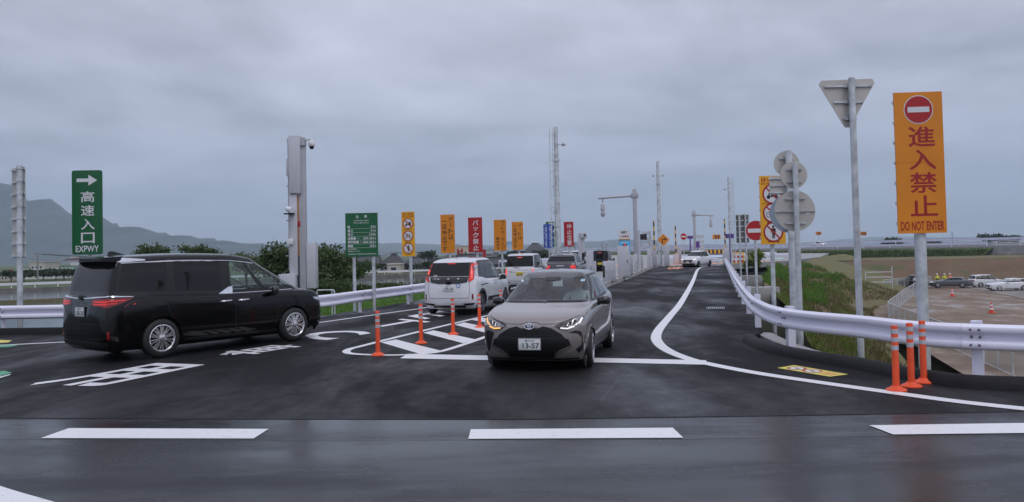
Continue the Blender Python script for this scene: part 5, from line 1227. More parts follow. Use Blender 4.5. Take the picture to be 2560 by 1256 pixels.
# ================================================================ THE VEHICLES
def std_levels(d):
    xr, xf, w, hb = d['xr'], d['xf'], d['w'], d['bump']
    kb, kt = d['kb'], d['kt']; klo = list(kb); klo[0] = d.get('klo0', xr + .28); klo[-1] = d.get('klo1', xf - .42)
    # keep lower stations increasing
    for i in range(1, len(klo) - 1): klo[i] = min(max(klo[i], klo[0] + .02 * i), klo[-1] - .02 * (len(klo) - i))
    bz, hz = d['belt_r'], d['hood_f']; cx = d['xf6']
    zb = d.get('belt', [(xr, bz), (0, (bz + d['belt_f']) / 2), (kb[-1], d['belt_f']), (cx + .35, d['belt_f'] - .03), (xf - .12, hz)])
    zs = [(a, b - d.get('sh', .11)) for a, b in zb]
    zc = d.get('cowl', [(xr, bz + .05), (0, (bz + d['belt_f']) / 2 + .04), (kb[-1], d['belt_f'] + .04), (cx, d['belt_f'] + .055)])
    n = d.get('dens', 1.)
    N = lambda q: max(1, int(round(q * n)))
    nr, nf = d.get('nr', 4.2), d.get('nf', 2.9)
    L = [dict(z=d.get('sill', .20), w=w * .90, xr=xr + .14, xf=xf - .16, k=klo, n=N(3), nr=nr, nf=nf),
         dict(z=.32, w=w * .965, xr=xr + .03, xf=xf - .035, k=klo, n=N(4), nr=nr, nf=nf),
         dict(z=.50, w=w, xr=xr, xf=xf, k=klo, n=N(5), nr=nr, nf=nf),
         dict(z=.70, w=w * 1.0, xr=xr + .005, xf=xf - .012, k=klo, n=N(5), nr=nr, nf=nf),
         dict(z=zs, w=w * .99, xr=xr + d.get('tuck4', .03), xf=xf - .05, k=klo, n=N(3), nr=nr, nf=nf),
         dict(z=zb, w=w * .955, xr=xr + d.get('tuck5', .05), xf=xf - .13, k=[klo[0]] + kb[1:-1] + [min(klo[-1], xf - .5)], n=N(8), nr=nr, nf=nf, zc=d.get('hoodcrown', .02)),
         dict(z=zc, w=w * .915, xr=d['xr6'], xf=cx, k=kb, n=N(10), nr=d.get('nr6', 5), nf=d.get('nf6', 2.6), wf=w * .86, crease=True),
         dict(z=d['top'], w=w * d['tw'], xr=d['xr7'], xf=d['xf7'], k=kt, n=N(3), nr=d.get('nr6', 5), nf=2.6, wf=w * d['tw'] * .95),
         dict(z=d['roof'], w=w * d['tw'] * .86, xr=d['xr7'] + .05, xf=d['xf7'] - .1, k=[kt[0] + .04] + kt[1:-1] + [kt[-1] - .05], n=N(4), nr=4, nf=2.6),
         dict(z=d['peak'], w=.03, xr=d['xr7'] + .12, xf=d['xf7'] - .22, k=[kt[0] + .08] + kt[1:-1] + [kt[-1] - .06], nr=4, nf=2.6)]
    return L
def glass_region(d, wins, tint_side, tint_rear, wscr, trimseg=(), roofblack=False, rear_c=.86, front_c=.10, v0=.03, v1=.93, bodyblack=None):
    def reg(lv, t, cs, cf):
        if lv < 6:
            if lv == 0 and bodyblack: return 'black'
            return None
        if lv == 6:
            if cs == 'F':
                if cf > front_c and v0 < t < v1 + .04: return 'windscreen|' + wscr
                return 'roof' if roofblack else None
            if cs == 'R':
                if cf < rear_c and d.get('rv0', .10) < t < v1: return 'rear_window|' + tint_rear
                return d.get('rpillar') or ('roof' if roofblack else None)
            if cs in wins:
                if d.get('sv0', .04) < t < d.get('sv1', .88): return 'side_window|' + wins[cs]
                return 'black' if d.get('trim', True) else None
            if cs in trimseg: return 'black'
            return 'roof' if roofblack and cs != 0 else (None if not roofblack else 'roof')
        return 'roof' if roofblack else None
    return reg
def make_car(name, label, cat, loc, yaw, d, paint, wins, rear='tint', wscr='tint', trimseg=(), roofblack=False, segs=None, nR=22, nF=22, group=None, **kw):
    c = Car(name, label, cat, loc, yaw, std_levels(d), nR, segs, nF, paint, group)
    c.gm = {'tint': M_TINT, 'clear': M_CLEAR, 'wscr': M_WSCR, 'green': M_CLEARG}
    c.roof_mat = kw.pop('roof_mat', M_GLOSSK) if roofblack else paint
    c.build(glass_region(d, wins, None, rear, wscr, trimseg, roofblack, **kw), d['ax'], d['arch'], d['R'], M_CBLACK)
    return c
def row_of(c, lv, t=0.):
    return min(range(len(c.rowseg)), key=lambda i: abs(c.rowseg[i][0] - lv) * 10 + abs(c.rowseg[i][1] - t))
def rowtube(c, nm, lv, t, c0, c1, r, m, out=.004, mirror=True):
    rr = row_of(c, lv, t)
    for sd in ((1, -1) if mirror else (1,)):
        pts = [Vector((c.P[rr, q, 0], sd * (c.P[rr, q, 1] + out), c.P[rr, q, 2])) for q in range(c0, c1 + 1)]
        MB().tube(pts, r, 6).build(nm, m, c.root, smooth=50)
def interior(c, floor_z, x0, x1, w, dash=True, m=None):
    MB().box(x0, x1, -w, w, floor_z, floor_z + .05).build('floor_pan', M_CBLACK, c.root)
    if dash: MB().box(x1 - .05, x1 + .32, -w, w, floor_z + .1, floor_z + .55).build('dashboard', M_CBLACK, c.root, bevel=.08)
def seat(c, x, y, z, m=M_SEAT):
    o = MB().box(x - .26, x + .26, y - .24, y + .24, z, z + .16).build('seat', m, c.root, bevel=.05)
    MB().add([(x - .24 + a * 0 - k * .16, y + b * (.23 if k < .9 else .19), z + .12 + k * .58) if 0 else (0, 0, 0) for a in () for b in () for k in ()], [])
    mb = MB().box(-.07, .07, -.22, .22, 0, .60); mb.xform(Matrix.Translation((x - .25, y, z + .1)) @ Matrix.Rotation(radians(-16), 4, 'Y')); mb.build('seat_back', m, o, bevel=.05)
    mb = MB().box(-.05, .05, -.13, .13, .63, .82); mb.xform(Matrix.Translation((x - .25, y, z + .1)) @ Matrix.Rotation(radians(-16), 4, 'Y')); mb.build('headrest', m, o, bevel=.04)
# ---------------------------------------------------------------- 1. black minivan (rear three-quarter view)
M_BLK = pbr('black_car_paint', (.002, .002, .0024), .12, 0, coat=.35, spec=.28)
d = dict(xr=-2.55, xf=2.445, w=.925, bump=1, klo0=-2.22, klo1=1.98, belt_r=1.15, belt_f=1.10, hood_f=.98, xf6=1.86, xr6=-2.44, xr7=-2.26, xf7=.80, tw=.77,
         belt=[(-2.55, 1.17), (-1.3, 1.13), (0, 1.09), (1.4, 1.09), (1.9, 1.06), (2.3, .98)], cowl=[(-2.5, 1.20), (-1.3, 1.15), (0, 1.11), (1.4, 1.12), (1.86, 1.15)],
         kb=[-2.36, -2.30, -1.38, -1.20, -.21, .0, .73, .87, 1.48], kt=[-2.18, -2.14, -1.33, -1.20, -.21, .0, .33, .41, .52], top=[(-2.3, 1.80), (-1, 1.84), (-.1, 1.82), (.8, 1.73)],
         roof=[(-2.2, 1.875), (-1, 1.91), (0, 1.89), (.7, 1.80)], peak=[(-2.1, 1.90), (-1, 1.935), (0, 1.92), (.55, 1.845)], ax=(-1.5, 1.5), arch=.405, R=.365, sill=.20, nr=4.6, nf=3.1, rv0=.02, sv0=.03, sv1=.93)
ALPH = make_car('minivan', 'glossy black minivan with chrome window line and red tail lamps', 'minivan', (-6.32, 16.55, 0), .93, d, M_BLK, {1: 'tint', 3: 'tint', 5: 'green', 7: 'green'}, 'tint', 'green', trimseg=(0, 2, 4, 6), segs=[2, 23, 5, 25, 5, 18, 4, 15], nR=26, nF=30, rear_c=.97)
c = ALPH; nR = 26
rowtube(c, 'chrome_strip', 6, .955, nR + 1, nR + 97 + 2, .013, M_CHROME); rowtube(c, 'chrome_strip', 6, .0, nR + 55, nR + 97 + 2, .011, M_CHROME, .006)
c.decal('chrome_blade', [(-.30, 1.115), (.02, 1.115), (.03, 1.25), (-.06, 1.245)], 'Rt', M_CHROME, .012); c.decal('chrome_blade', [(-.30, 1.115), (.02, 1.115), (.03, 1.25), (-.06, 1.245)], 'L', M_CHROME, .012)
c.decal('chrome_blade', [(-2.30, 1.80), (-2.16, 1.775), (-1.72, 1.805), (-1.72, 1.83), (-2.1, 1.86), (-2.42, 1.885)], 'Rt', M_CHROME, .012); c.decal('chrome_blade', [(-2.30, 1.80), (-2.16, 1.775), (-1.72, 1.805), (-1.72, 1.83), (-2.1, 1.86), (-2.42, 1.885)], 'L', M_CHROME, .012)
for ax in ('Rt', 'L'):
    for x in (-.16, .24):
        p, n_ = c.on(ax, x, .97); s_ = -1 if ax == 'Rt' else 1
        MB().tube([(x - .12, p.y - s_ * .01, .965), (x - .10, p.y + s_ * .035, .97), (x + .08, p.y + s_ * .04, .975), (x + .12, p.y - s_ * .01, .975)], .018, 8).build('door_handle', M_CHROME, c.root, smooth=60)
    for ln in ([(-1.34, 1.80), (-1.38, 1.15), (-1.40, 1.0), (-1.32, .75), (-1.1, .42)], [(.0, 1.80), (.03, 1.10), (.05, .70), (.04, .30)], [(1.02, .95), (1.05, .60), (1.0, .45)], [(-1.38, 1.06), (-.9, 1.07), (-.2, 1.08)]): c.strip('panel_gap', ln, .009, ax, M_DARK, .003, skirt=0)
    c.strip('sill_trim', [(-1.05, .30), (1.05, .29)], .05, ax, M_CBLACK, .02)
c.decal('tail_lamp', [(.40, 1.135), (.93, 1.15), (.93, .97), (.52, 1.01), (.36, 1.03)], 'B', M_TAIL, .014, mirror=True)
for z0, z1 in ((1.03, 1.055), (1.075, 1.10)): c.decal('tail_lamp_bar', [(.46, z0), (.90, z0 - .012), (.90, z1 - .012), (.46, z1)], 'B', M_TAILON, .020, mirror=True)
c.decal('tail_lamp', [(.80, 1.142), (1.10, 1.138), (1.46, 1.13), (1.46, 1.02), (1.2, .975), (1.0, 1.03), (.90, 1.08)], (1, 1), M_TAIL, .016, mirror=True, maxe=.04)
for z0, z1, a0 in ((1.03, 1.052, 1.0), (1.076, 1.10, .90)): c.decal('tail_lamp_bar', [(a0, z0 + .02), (a0 + .02, z1 + .012), (1.42, z1), (1.42, z0)], (1, 1), M_TAILON, .024, mirror=True, maxe=.04)
c.decal('reflector', [(1.12, .42), (1.17, .42), (1.17, .56), (1.12, .56)], (1, 1), M_TAIL, .012, mirror=True)
c.decal('garnish', [(-.40, 1.135), (.40, 1.135), (.36, 1.03), (-.36, 1.03)], 'B', M_GLOSSK, .008)
c.strip('chrome_strip', [(-.93, 1.19), (-.45, 1.16), (-.2, 1.145), (.2, 1.145), (.45, 1.16), (.93, 1.19)], .022, 'B', M_CHROME, .022)
c.strip('chrome_strip', [(-2.45, 1.185), (-2.02, 1.16)], [.03, .012], 'Rt', M_CHROME, .018); c.strip('chrome_strip', [(-2.45, 1.185), (-2.02, 1.16)], [.03, .012], 'L', M_CHROME, .018)
c.decal('plate_recess', [(-.36, 1.025), (.36, 1.025), (.30, .80), (-.30, .80)], 'B', M_GLOSSK, .003)
plate(c, 'B', .905, '高松331', 'せ', '20-25', border=True); emblem(c, 'B', 1.155, .075)
t = MB(); put_text(t, 'A L P H A R D', 0, 0, .03, .42, .02, y=0); o = t.build('lettering', M_CHROME, c.root); p, _ = c.on('B', 0, 1.06); o.location = (p.x - .016, 0, 1.06); o.rotation_euler = (0, 0, -pi / 2)
for z, y1 in ((.69, .80), (.44, .78)): c.strip('panel_gap', [(-y1, z), (y1, z)], .008, 'B', M_DARK, .003, skirt=0)
for s_ in (1, -1): c.strip('panel_gap', [(s_ * .80, .69), (s_ * .82, .9), (s_ * .86, .98)], .008, 'B', M_DARK, .003, skirt=0)
c.strip('bumper_lip', [(-.8, .33), (.8, .33)], .08, 'B', M_CBLACK, .012)
t = MB(); put_text(t, 'Z', 0, 0, .028, .05, .02, y=0); o = t.build('badge', M_CHROME, c.root); p, _ = c.on('B', -.70, .74); o.location = (p.x - .008, -.70, .74); o.rotation_euler = (0, 0, -pi / 2)
# roof spoiler with third brake lamp, shark fin
sp = MB(); n = 13
for i in range(n):
    y = -.70 + 1.40 * i / (n - 1); k = 1 - (abs(y) / .74) ** 4; q = .9 + .1 * k
    sp.v += [(-2.12, y, 1.885 + .015 * k), (-2.52 - .06 * k, y, 1.862 + .02 * k), (-2.535 - .06 * k, y, 1.835 + .02 * k), (-2.42, y, 1.80), (-2.20, y, 1.785)]
sp.f = [(i * 5 + j, i * 5 + (j + 1) % 5, (i + 1) * 5 + (j + 1) % 5, (i + 1) * 5 + j) for i in range(n - 1) for j in range(5)] + [tuple(range(5)), tuple(range((n - 1) * 5, n * 5))]
spo = sp.build('roof_spoiler', M_BLK, c.root, smooth=40); MB().box(-2.61, -2.57, -.13, .13, 1.845, 1.868).build('high_brake_lamp', M_TAIL, spo)
MB().add([(-2.05, -.03, 1.90), (-1.72, -.012, 1.925), (-2.03, -.012, 1.985), (-1.96, -.010, 1.99), (-2.05, .03, 1.90), (-1.72, .012, 1.925), (-2.03, .012, 1.985), (-1.96, .010, 1.99)], [(0, 1, 3, 2), (4, 6, 7, 5), (2, 3, 7, 6), (1, 5, 7, 3), (0, 2, 6, 4)]).build('antenna_fin', M_CBLACK, c.root)
c.decal('head_lamp', [(2.0, .93), (2.5, .90), (2.5, .80), (2.2, .84), (2.05, .88)], 'Rt', M_CHROME, .008); c.decal('head_lamp', [(2.0, .93), (2.5, .90), (2.5, .80), (2.2, .84), (2.05, .88)], 'L', M_CHROME, .008)
mirror_unit(c, .93, .89, 1.12, M_GLOSSK, .17, .22, .20)
interior(c, .35, -1.5, 1.15, .80); [seat(c, x, y, .55, M_SEATL) for x in (.15, -1.0) for y in (-.42, .42)]
MB().add([], []); st = MB(); st.lathe([(.17, -.012), (.19, 0), (.17, .012)], 20, 'x'); st.xform(Matrix.Translation((.68, -.40, 1.05)) @ Matrix.Rotation(radians(25), 4, 'Y')); st.build('steering_wheel', M_CBLACK, c.root, smooth=50)
wp = wheel_proto(.365, .245, .225, 'multi', m_rim=pbr('bright_rim', (.70, .70, .71), .18, .85)); place_wheels(c, wp, (-1.5, 1.5), .80, .365, -.0)
# ---------------------------------------------------------------- 2. grey hatchback with black roof (front view)
M_GREYP = carpaint('warm_grey_metallic', (.27, .243, .238), .3, .30)
d = dict(xr=-1.875, xf=2.065, w=.835, bump=1, klo0=-1.50, klo1=1.62, belt_r=.98, belt_f=.93, hood_f=.755, xf6=1.00, xr6=-1.70, xr7=-1.36, xf7=.20, tw=.68,
         belt=[(-1.9, 1.01), (-.8, .97), (.2, .935), (.9, .925), (1.35, .885), (1.7, .82), (1.94, .74)], cowl=[(-1.8, 1.06), (-.8, 1.01), (.3, .975), (.7, .975), (1, .985)],
         kb=[-1.42, -1.02, -.42, -.32, .50, .66], kt=[-1.20, -.88, -.42, -.35, -.14, -.05], top=[(-1.4, 1.35), (-.7, 1.415), (-.2, 1.40), (.2, 1.355)],
         roof=[(-1.3, 1.395), (-.7, 1.462), (-.1, 1.445), (.1, 1.40)], peak=[(-1.25, 1.42), (-.6, 1.492), (-.2, 1.48), (0, 1.45)], ax=(-1.275, 1.275), arch=.345, R=.305, sill=.17, nr=4, nf=2.5, hoodcrown=.03, sh=.09)
YAR = make_car('hatchback', 'grey hatchback with black roof driving out with two occupants', 'hatchback', (.72, 13.95, 0), -1.812, d, M_GREYP, {1: 'clear', 3: 'clear'}, 'clear', 'wscr', trimseg=(2, 4), roofblack=True, segs=[10, 16, 3, 22, 4], nR=24, nF=34, front_c=.09, roof_mat=pbr('black_roof_paint', (.012, .012, .013), .2, coat=1.))
c = YAR
# nose: black mouth, upper grille bars, side pockets, lower lips
mouth = [(-.33, .665), (-.20, .70), (-.14, .668), (.14, .668), (.20, .70), (.33, .665), (.47, .58), (.58, .45), (.60, .40), (.48, .345), (.36, .25), (.33, .215), (-.33, .215), (-.36, .25), (-.48, .345), (-.60, .40), (-.58, .45), (-.47, .58)]
c.decal('grille', mouth, 'F', pbr('grille_black', (.006, .006, .007), .5), .006, maxe=.05)
c.decal('grille_frame', [(-.57, .50), (-.44, .545), (-.2, .52), (.2, .52), (.44, .545), (.57, .50), (.605, .40), (.52, .375), (-.52, .375), (-.605, .40)], 'F', pbr('grille_satin', (.010, .010, .011), .35), .016)
for z in (.565, .60, .635): c.strip('grille_bar', [(-.36 + (z - .565) * .6, z), (.36 - (z - .565) * .6, z)], .012, 'F', M_CBLACK, .016)
for z in (.24, .27, .30, .33): c.strip('grille_bar', [(-.30 - (z - .24) * .9, z), (.30 + (z - .24) * .9, z)], .010, 'F', M_CBLACK, .014)
c.decal('bumper_pocket', [(.57, .60), (.66, .625), (.78, .60), (.82, .50), (.80, .30), (.70, .28), (.66, .34), (.74, .40), (.75, .52), (.70, .575)], 'F', M_CBLACK, .006, mirror=True)
c.strip('chrome_lip', [(.61, .40), (.48, .345), (.37, .27), (.335, .215)], [.022, .026, .024, .02], 'F', M_CHROME, .02, mirror=True)
c.strip('front_spoiler', [(-.70, .195), (.70, .195)], .03, 'F', M_CBLACK, .02)
lamp = [(.385, .70), (.46, .655), (.56, .645), (.70, .70), (.76, .78), (.78, .84), (.62, .785), (.47, .73)]
for o in c.decal('head_lamp', lamp, 'F', pbr('lamp_chrome', (.30, .30, .31), .25, .9), .006, mirror=True, maxe=.04): pass
c.decal('lamp_surround', [(.37, .70), (.46, .642), (.57, .632), (.56, .648), (.46, .66), (.392, .702), (.47, .738), (.62, .792), (.61, .80), (.46, .745)], 'F', M_CBLACK, .010, mirror=True, maxe=.05)
for sg, mm in ((1, M_DRL), (-1, M_AMB)):
    c.strip('daylight_lamp', [(sg * a, b) for a, b in ((.46, .668), (.56, .658), (.65, .688), (.715, .735), (.745, .80))], .022, 'F', mm, .014)
    c.strip('lamp_projector', [(sg * .56, .70), (sg * .60, .735)], .045, 'F', M_DARK, .012); c.strip('lamp_projector', [(sg * .62, .72), (sg * .66, .77)], .045, 'F', M_DARK, .012)
    c.strip('lamp_bar', [(sg * .55, .695), (sg * .565, .735)], .008, 'F', M_DRL, .016); c.strip('lamp_bar', [(sg * .61, .715), (sg * .63, .765)], .008, 'F', M_DRL, .016)
c.strip('panel_gap', [(-.70, .83), (-.55, .775), (-.38, .725), (-.15, .718), (-.08, .745), (.08, .745), (.15, .718), (.38, .725), (.55, .775), (.70, .83)], .007, 'F', M_DARK, .003, skirt=0)
plate(c, 'F', .435, '香川541', 'ふ', '13-57', border=True); emblem(c, 'F', .70, .075, back=pbr('navy_emblem', (.01, .025, .09), .2))
for ax in ('Rt', 'L'):
    for ln in ([(.62, .95), (.72, .80), (.68, .55), (.55, .30)], [(-.40, .97), (-.40, .55), (-.45, .28)], [(-1.03, 1.0), (-.98, .75), (-.9, .62)]): c.strip('panel_gap', ln, .007, ax, M_DARK, .003, skirt=0)
    s_ = -1 if ax == 'Rt' else 1
    for x in (-.26,): p, n_ = c.on(ax, x, .84); MB().tube([(x - .09, p.y - s_ * .01, .84), (x - .07, p.y + s_ * .03, .843), (x + .07, p.y + s_ * .032, .846), (x + .09, p.y - s_ * .01, .846)], .016, 8).build('door_handle', M_GREYP, c.root, smooth=60)
    c.strip('sill_trim', [(-.85, .235), (.85, .235)], .05, ax, M_CBLACK, .012)
c.strip('arch_trim', [(1.275 + .345 * cos(a), .305 + .345 * sin(a)) for a in np.linspace(.1, 3.04, 14)], .03, 'L', M_GREYP, .006); c.strip('arch_trim', [(-1.275 + .345 * cos(a), .305 + .345 * sin(a)) for a in np.linspace(.1, 3.04, 14)], .03, 'L', M_GREYP, .006)
mirror_unit(c, .42, .80, .975, M_GLOSSK, .17, .21, .145)
c.decal('sensor_cover', [(-.13, 1.372), (.13, 1.372), (.08, 1.31), (-.08, 1.31)], 'F', M_CBLACK, .012)
c.decal('sticker', [(.50, 1.325), (.56, 1.325), (.56, 1.29), (.50, 1.29)], 'F', pbr('pale_sticker', (.45, .65, .75), .5), .008); c.decal('sticker', [(-.50, 1.325), (-.55, 1.325), (-.55, 1.295), (-.50, 1.295)], 'F', M_WHITE, .008)
c.strip('wiper', [(-.60, 1.005), (.0, .998), (.05, .99)], .022, 'F', M_CBLACK, .025); c.strip('wiper', [(.05, 1.01), (.62, 1.0)], .022, 'F', M_CBLACK, .03)
c.decal('cowl_panel', [(-.70, .985), (.70, .985), (.66, 1.005), (-.66, 1.005)], 'F', M_CBLACK, .008)
interior(c, .30, -1.3, .40, .70); [seat(c, x, y, .42) for x, y in ((-.25, -.36), (-.25, .36), (-1.05, .0), (-1.05, .45), (-1.05, -.45))]
st = MB(); th = [(.185 * cos(2 * pi * i / 28), .185 * sin(2 * pi * i / 28)) for i in range(29)]
st.tube([(0, a, b) for a, b in th], .014, 8); st.cyl((0, -.17, 0), (0, .17, 0), .018, n=6); st.cyl((0, 0, 0), (0, 0, -.17), .018, n=6); st.cyl((-.02, 0, 0), (.03, 0, 0), .055, n=12)
st.xform(Matrix.Translation((.28, -.36, .86)) @ Matrix.Rotation(radians(-24), 4, 'Y')); st.build('steering_wheel', pbr('steering_leather', (.06, .06, .06), .5), c.root, smooth=50)
MB().box(.38, .44, -.13, .13, .86, 1.0).build('centre_screen', M_GLOSSK, c.root, bevel=.01); MB().box(-.02, .02, -.11, .11, 1.29, 1.35).build('rear_view_mirror', M_CBLACK, c.root, bevel=.01)
wp = wheel_proto(.305, .213, .195, 'five', m_rim=pbr('machined_dark_rim', (.42, .42, .43), .25, .8)); place_wheels(c, wp, (-1.275, 1.275), .735, .305, .06)
# ---------------------------------------------------------------- 3. white minivan (rear view)
M_WHT = carpaint('white_car_paint', (.70, .71, .75), 0, .3)
M_WHT2 = carpaint('pearl_white_paint', (.62, .63, .66), 0, .32)
d = dict(xr=-2.08, xf=2.18, w=.845, bump=1, klo0=-1.74, klo1=1.75, belt_r=1.03, belt_f=.98, hood_f=.85, xf6=1.45, xr6=-1.98, xr7=-1.72, xf7=.55, tw=.76,
         kb=[-1.84, -1.55, -.75, -.66, .10, .18, .85, 1.12], kt=[-1.58, -1.38, -.72, -.66, .08, .14, .32, .42], top=[(-1.8, 1.53), (-1, 1.60), (0, 1.60), (.6, 1.52)],
         belt=[(-2.08, 1.04), (-1.6, 1.06), (-1.2, 1.05), (-.7, .99), (.9, .96), (1.6, .94), (2.05, .85)], cowl=[(-2.0, 1.09), (-1.6, 1.11), (-1.2, 1.09), (-.7, 1.03), (.9, 1.0), (1.45, 1.03)],
         roof=[(-1.7, 1.59), (-1, 1.655), (0, 1.66), (.45, 1.595)], peak=[(-1.6, 1.63), (-.9, 1.69), (0, 1.69), (.3, 1.65)], ax=(-1.375, 1.375), arch=.36, R=.315, sill=.19, nr=4., nf=2.8, rv0=.0, rpillar=None)
SIE = make_car('minivan', 'white minivan with wide black rear window and a round emblem', 'minivan', (-1.40, 25.55, 0), 1.325, d, M_WHT, {1: 'tint', 3: 'tint', 5: 'clear'}, 'tint', 'wscr', trimseg=(2, 4, 6), segs=[4, 14, 3, 14, 3, 14, 6], nR=22, nF=18, rear_c=.93)
c = SIE
c.decal('rear_garnish', [(-.61, 1.13), (.61, 1.13), (.56, .96), (.30, .915), (-.30, .915), (-.56, .96)], 'B', M_GLOSSK, .008)
c.decal('tail_lamp', [(.57, 1.54), (.64, 1.54), (.70, 1.40), (.77, 1.18), (.79, 1.08), (.70, 1.01), (.60, .97), (.63, 1.08), (.64, 1.3)], 'B', M_TAIL, .014, mirror=True)
c.strip('tail_lamp_bar', [(.645, 1.53), (.71, 1.35), (.76, 1.14), (.70, 1.035), (.63, 1.0)], .045, 'B', M_TAILON, .022, mirror=True); c.decal('brake_lamp', [(.63, 1.33), (.69, 1.33), (.72, 1.20), (.65, 1.20)], 'B', M_BRAKE, .022, mirror=True)
c.strip('high_brake_lamp', [(-.12, 1.51), (.12, 1.51)], .024, 'B', M_TAILON, .012); emblem(c, 'B', .955, .085)
plate(c, 'B', .80, '香川501', 'そ', '70-10'); p, _ = c.on('B', -.30, .87); MB().cyl((0, 0, 0), (-.012, 0, 0), .065, n=20).build('round_sticker', pbr('blue_sticker', (.10, .25, .55), .4), c.root, smooth=40, loc=(p.x - .004, -.30, .86))
p, _ = c.on('B', -.30, .87); MB().cyl((0, 0, 0), (-.003, 0, 0), .045, n=20).build('sticker_face', M_WHITE, c.root, loc=(p.x - .0165, -.30, .86))
c.decal('window_sticker', [(.38, 1.18), (.50, 1.18), (.50, 1.06), (.38, 1.06)], 'B', pbr('grey_sticker', (.35, .36, .38), .5), .006)
for ln in ([(-.62, .96), (-.64, .70), (-.60, .50)], [(.62, .96), (.64, .70), (.60, .50)], [(-.62, .50), (.62, .50)]): c.strip('panel_gap', ln, .009, 'B', M_DARK, .003, skirt=0)
c.decal('bumper_corner', [(.42, .34), (.78, .36), (.74, .30), (.5, .28)], 'B', M_CBLACK, .008, mirror=True); c.decal('reflector', [(.70, .62), (.74, .62), (.74, .46), (.70, .46)], 'B', M_TAIL, .014, mirror=True)
c.strip('bumper_lip', [(-.5, .25), (.5, .25)], .07, 'B', M_CBLACK, .012)
for ax in ('Rt', 'L'):
    th = np.linspace(-.25, 3.4, 18); c.strip('wheel_arch_cladding', [(-1.375 + .405 * cos(a), .315 + .405 * sin(a)) for a in th], .085, ax, M_CBLACK, .012)
    c.strip('door_moulding', [(-.75, .42), (.82, .40)], .13, ax, M_CBLACK, .018)
    for ln in ([(-.70, 1.02), (-.72, .7), (-.8, .35)], [(.13, 1.0), (.13, .30)], [(1.0, .95), (1.02, .6), (.95, .45)]): c.strip('panel_gap', ln, .008, ax, M_DARK, .003, skirt=0)
    for x in (.02, .25): s_ = -1 if ax == 'Rt' else 1; p, n_ = c.on(ax, x, .88); MB().box(x - .09, x + .09, min(p.y, p.y + s_ * .03), max(p.y, p.y + s_ * .03), .865, .895).build('door_handle', M_WHT, c.root, bevel=.01)
    c.strip('slide_rail', [(-1.5, .86), (-.80, .88)], .03, ax, M_CBLACK, .006)
MB().cyl((-1.2, 0, 1.68), (-1.26, 0, 1.76), .012, .02, n=8).build('antenna', M_CBLACK, c.root); mirror_unit(c, .78, .82, 1.03, M_GLOSSK, .15, .2, .17)
interior(c, .32, -1.2, .85, .72); [seat(c, x, y, .5) for x in (.1, -.8) for y in (-.36, .36)]
wp = wheel_proto(.315, .205, .195, 'five', m_rim=pbr('dark_rim', (.10, .10, .11), .3, .8)); place_wheels(c, wp, (-1.375, 1.375), .745, .315)
# ---------------------------------------------------------------- generic smaller or farther vehicles
def kei_dims(H=1.78, L=3.395, w=.735):
    return dict(xr=-L / 2 + .02, xf=L / 2 + .02, w=w, bump=1, klo0=-1.48, klo1=1.42, belt_r=1.02, belt_f=.99, hood_f=.90, xf6=1.30, xr6=-1.60, xr7=-1.50, xf7=.62, tw=.86,
         kb=[-1.50, -1.34, -.72, -.64, .10, .17, .86, 1.10], kt=[-1.42, -1.28, -.72, -.64, .08, .13, .46, .55], top=[(-1.6, H - .13), (-1, H - .09), (0, H - .09), (.6, H - .16)],
         roof=[(-1.5, H - .05), (-1, H - .025), (0, H - .02), (.5, H - .09)], peak=[(-1.4, H - .02), (-.9, H), (0, H), (.35, H - .05)], ax=(-1.23, 1.23), arch=.325, R=.285, sill=.2, nr=6., nf=3.6, rv0=.0, nr6=7)
def kei(label, loc, yaw, paint, lampm, platem, num, wins=None, H=1.78, group=None, black=False, seg=1):
    d = kei_dims(H)
    c = make_car('kei_van', label, 'van', loc, yaw, d, paint, wins or {1: 'tint', 3: 'tint', 5: 'clear'}, 'tint', 'wscr', trimseg=(2, 4, 6), segs=[3, 8, 2, 9, 2, 8, 4], nR=18, nF=12, rear_c=.90, group=group)
    c.decal('tail_lamp', [(.60, 1.02), (.74, 1.02), (.74, .74), (.62, .74)], 'B', lampm, .014, mirror=True); c.decal('reverse_lamp', [(.60, .74), (.73, .74), (.73, .68), (.60, .68)], 'B', M_CHROME, .012, mirror=True)
    c.strip('high_brake_lamp', [(-.12, H - .20), (.12, H - .20)], .03, 'B', M_BRAKE if lampm is M_BRAKE else M_TAILON, .012)
    c.strip('tailgate_bar', [(-.52, .90), (.52, .90)], .035, 'B', M_CHROME if not black else M_DARK, .014); plate(c, 'B', .80, '香川580', 'さ', num, platem)
    for ln in ([(-.66, .95), (-.66, .45)], [(.66, .95), (.66, .45)], [(-.66, .46), (.66, .46)]): c.strip('panel_gap', ln, .01, 'B', M_DARK, .003, skirt=0)
    c.decal('reflector', [(.46, .40), (.66, .40), (.66, .37), (.46, .37)], 'B', M_TAIL, .012, mirror=True); c.strip('bumper_lip', [(-.5, .24), (.5, .24)], .06, 'B', M_CBLACK, .010)
    for o in c.strip('wiper', [(0, 1.06), (.30, 1.10)], .02, 'B', M_CBLACK, .02): pass
    for ax in ('Rt', 'L'):
        for ln in ([(-.68, 1.0), (-.68, .32)], [(.13, .98), (.13, .3)]): c.strip('panel_gap', ln, .009, ax, M_DARK, .003, skirt=0)
    mirror_unit(c, .80, .72, 1.08, M_GLOSSK if black else paint, .14, .18, .2)
    wp = wheel_proto(.285, .18, .16, 'plain'); place_wheels(c, wp, (-1.23, 1.23), .655, .285); return c
def car_at(px, Y): return at(px, 640, Y).x
kei('white boxy kei van with lit tail lamps waiting behind the white minivan', (car_at(1316, 39) + .0, 39.4, 0), 1.35, M_WHT2, M_BRAKE, M_PLATEY, '34-08', H=1.76, group=None)
kei('white van seen only by its roof and right flank beyond the dark grey SUV', (car_at(1437, 57), 57.4, 0), 1.33, M_WHT2, M_TAILON, M_PLATEW, '', H=1.86)
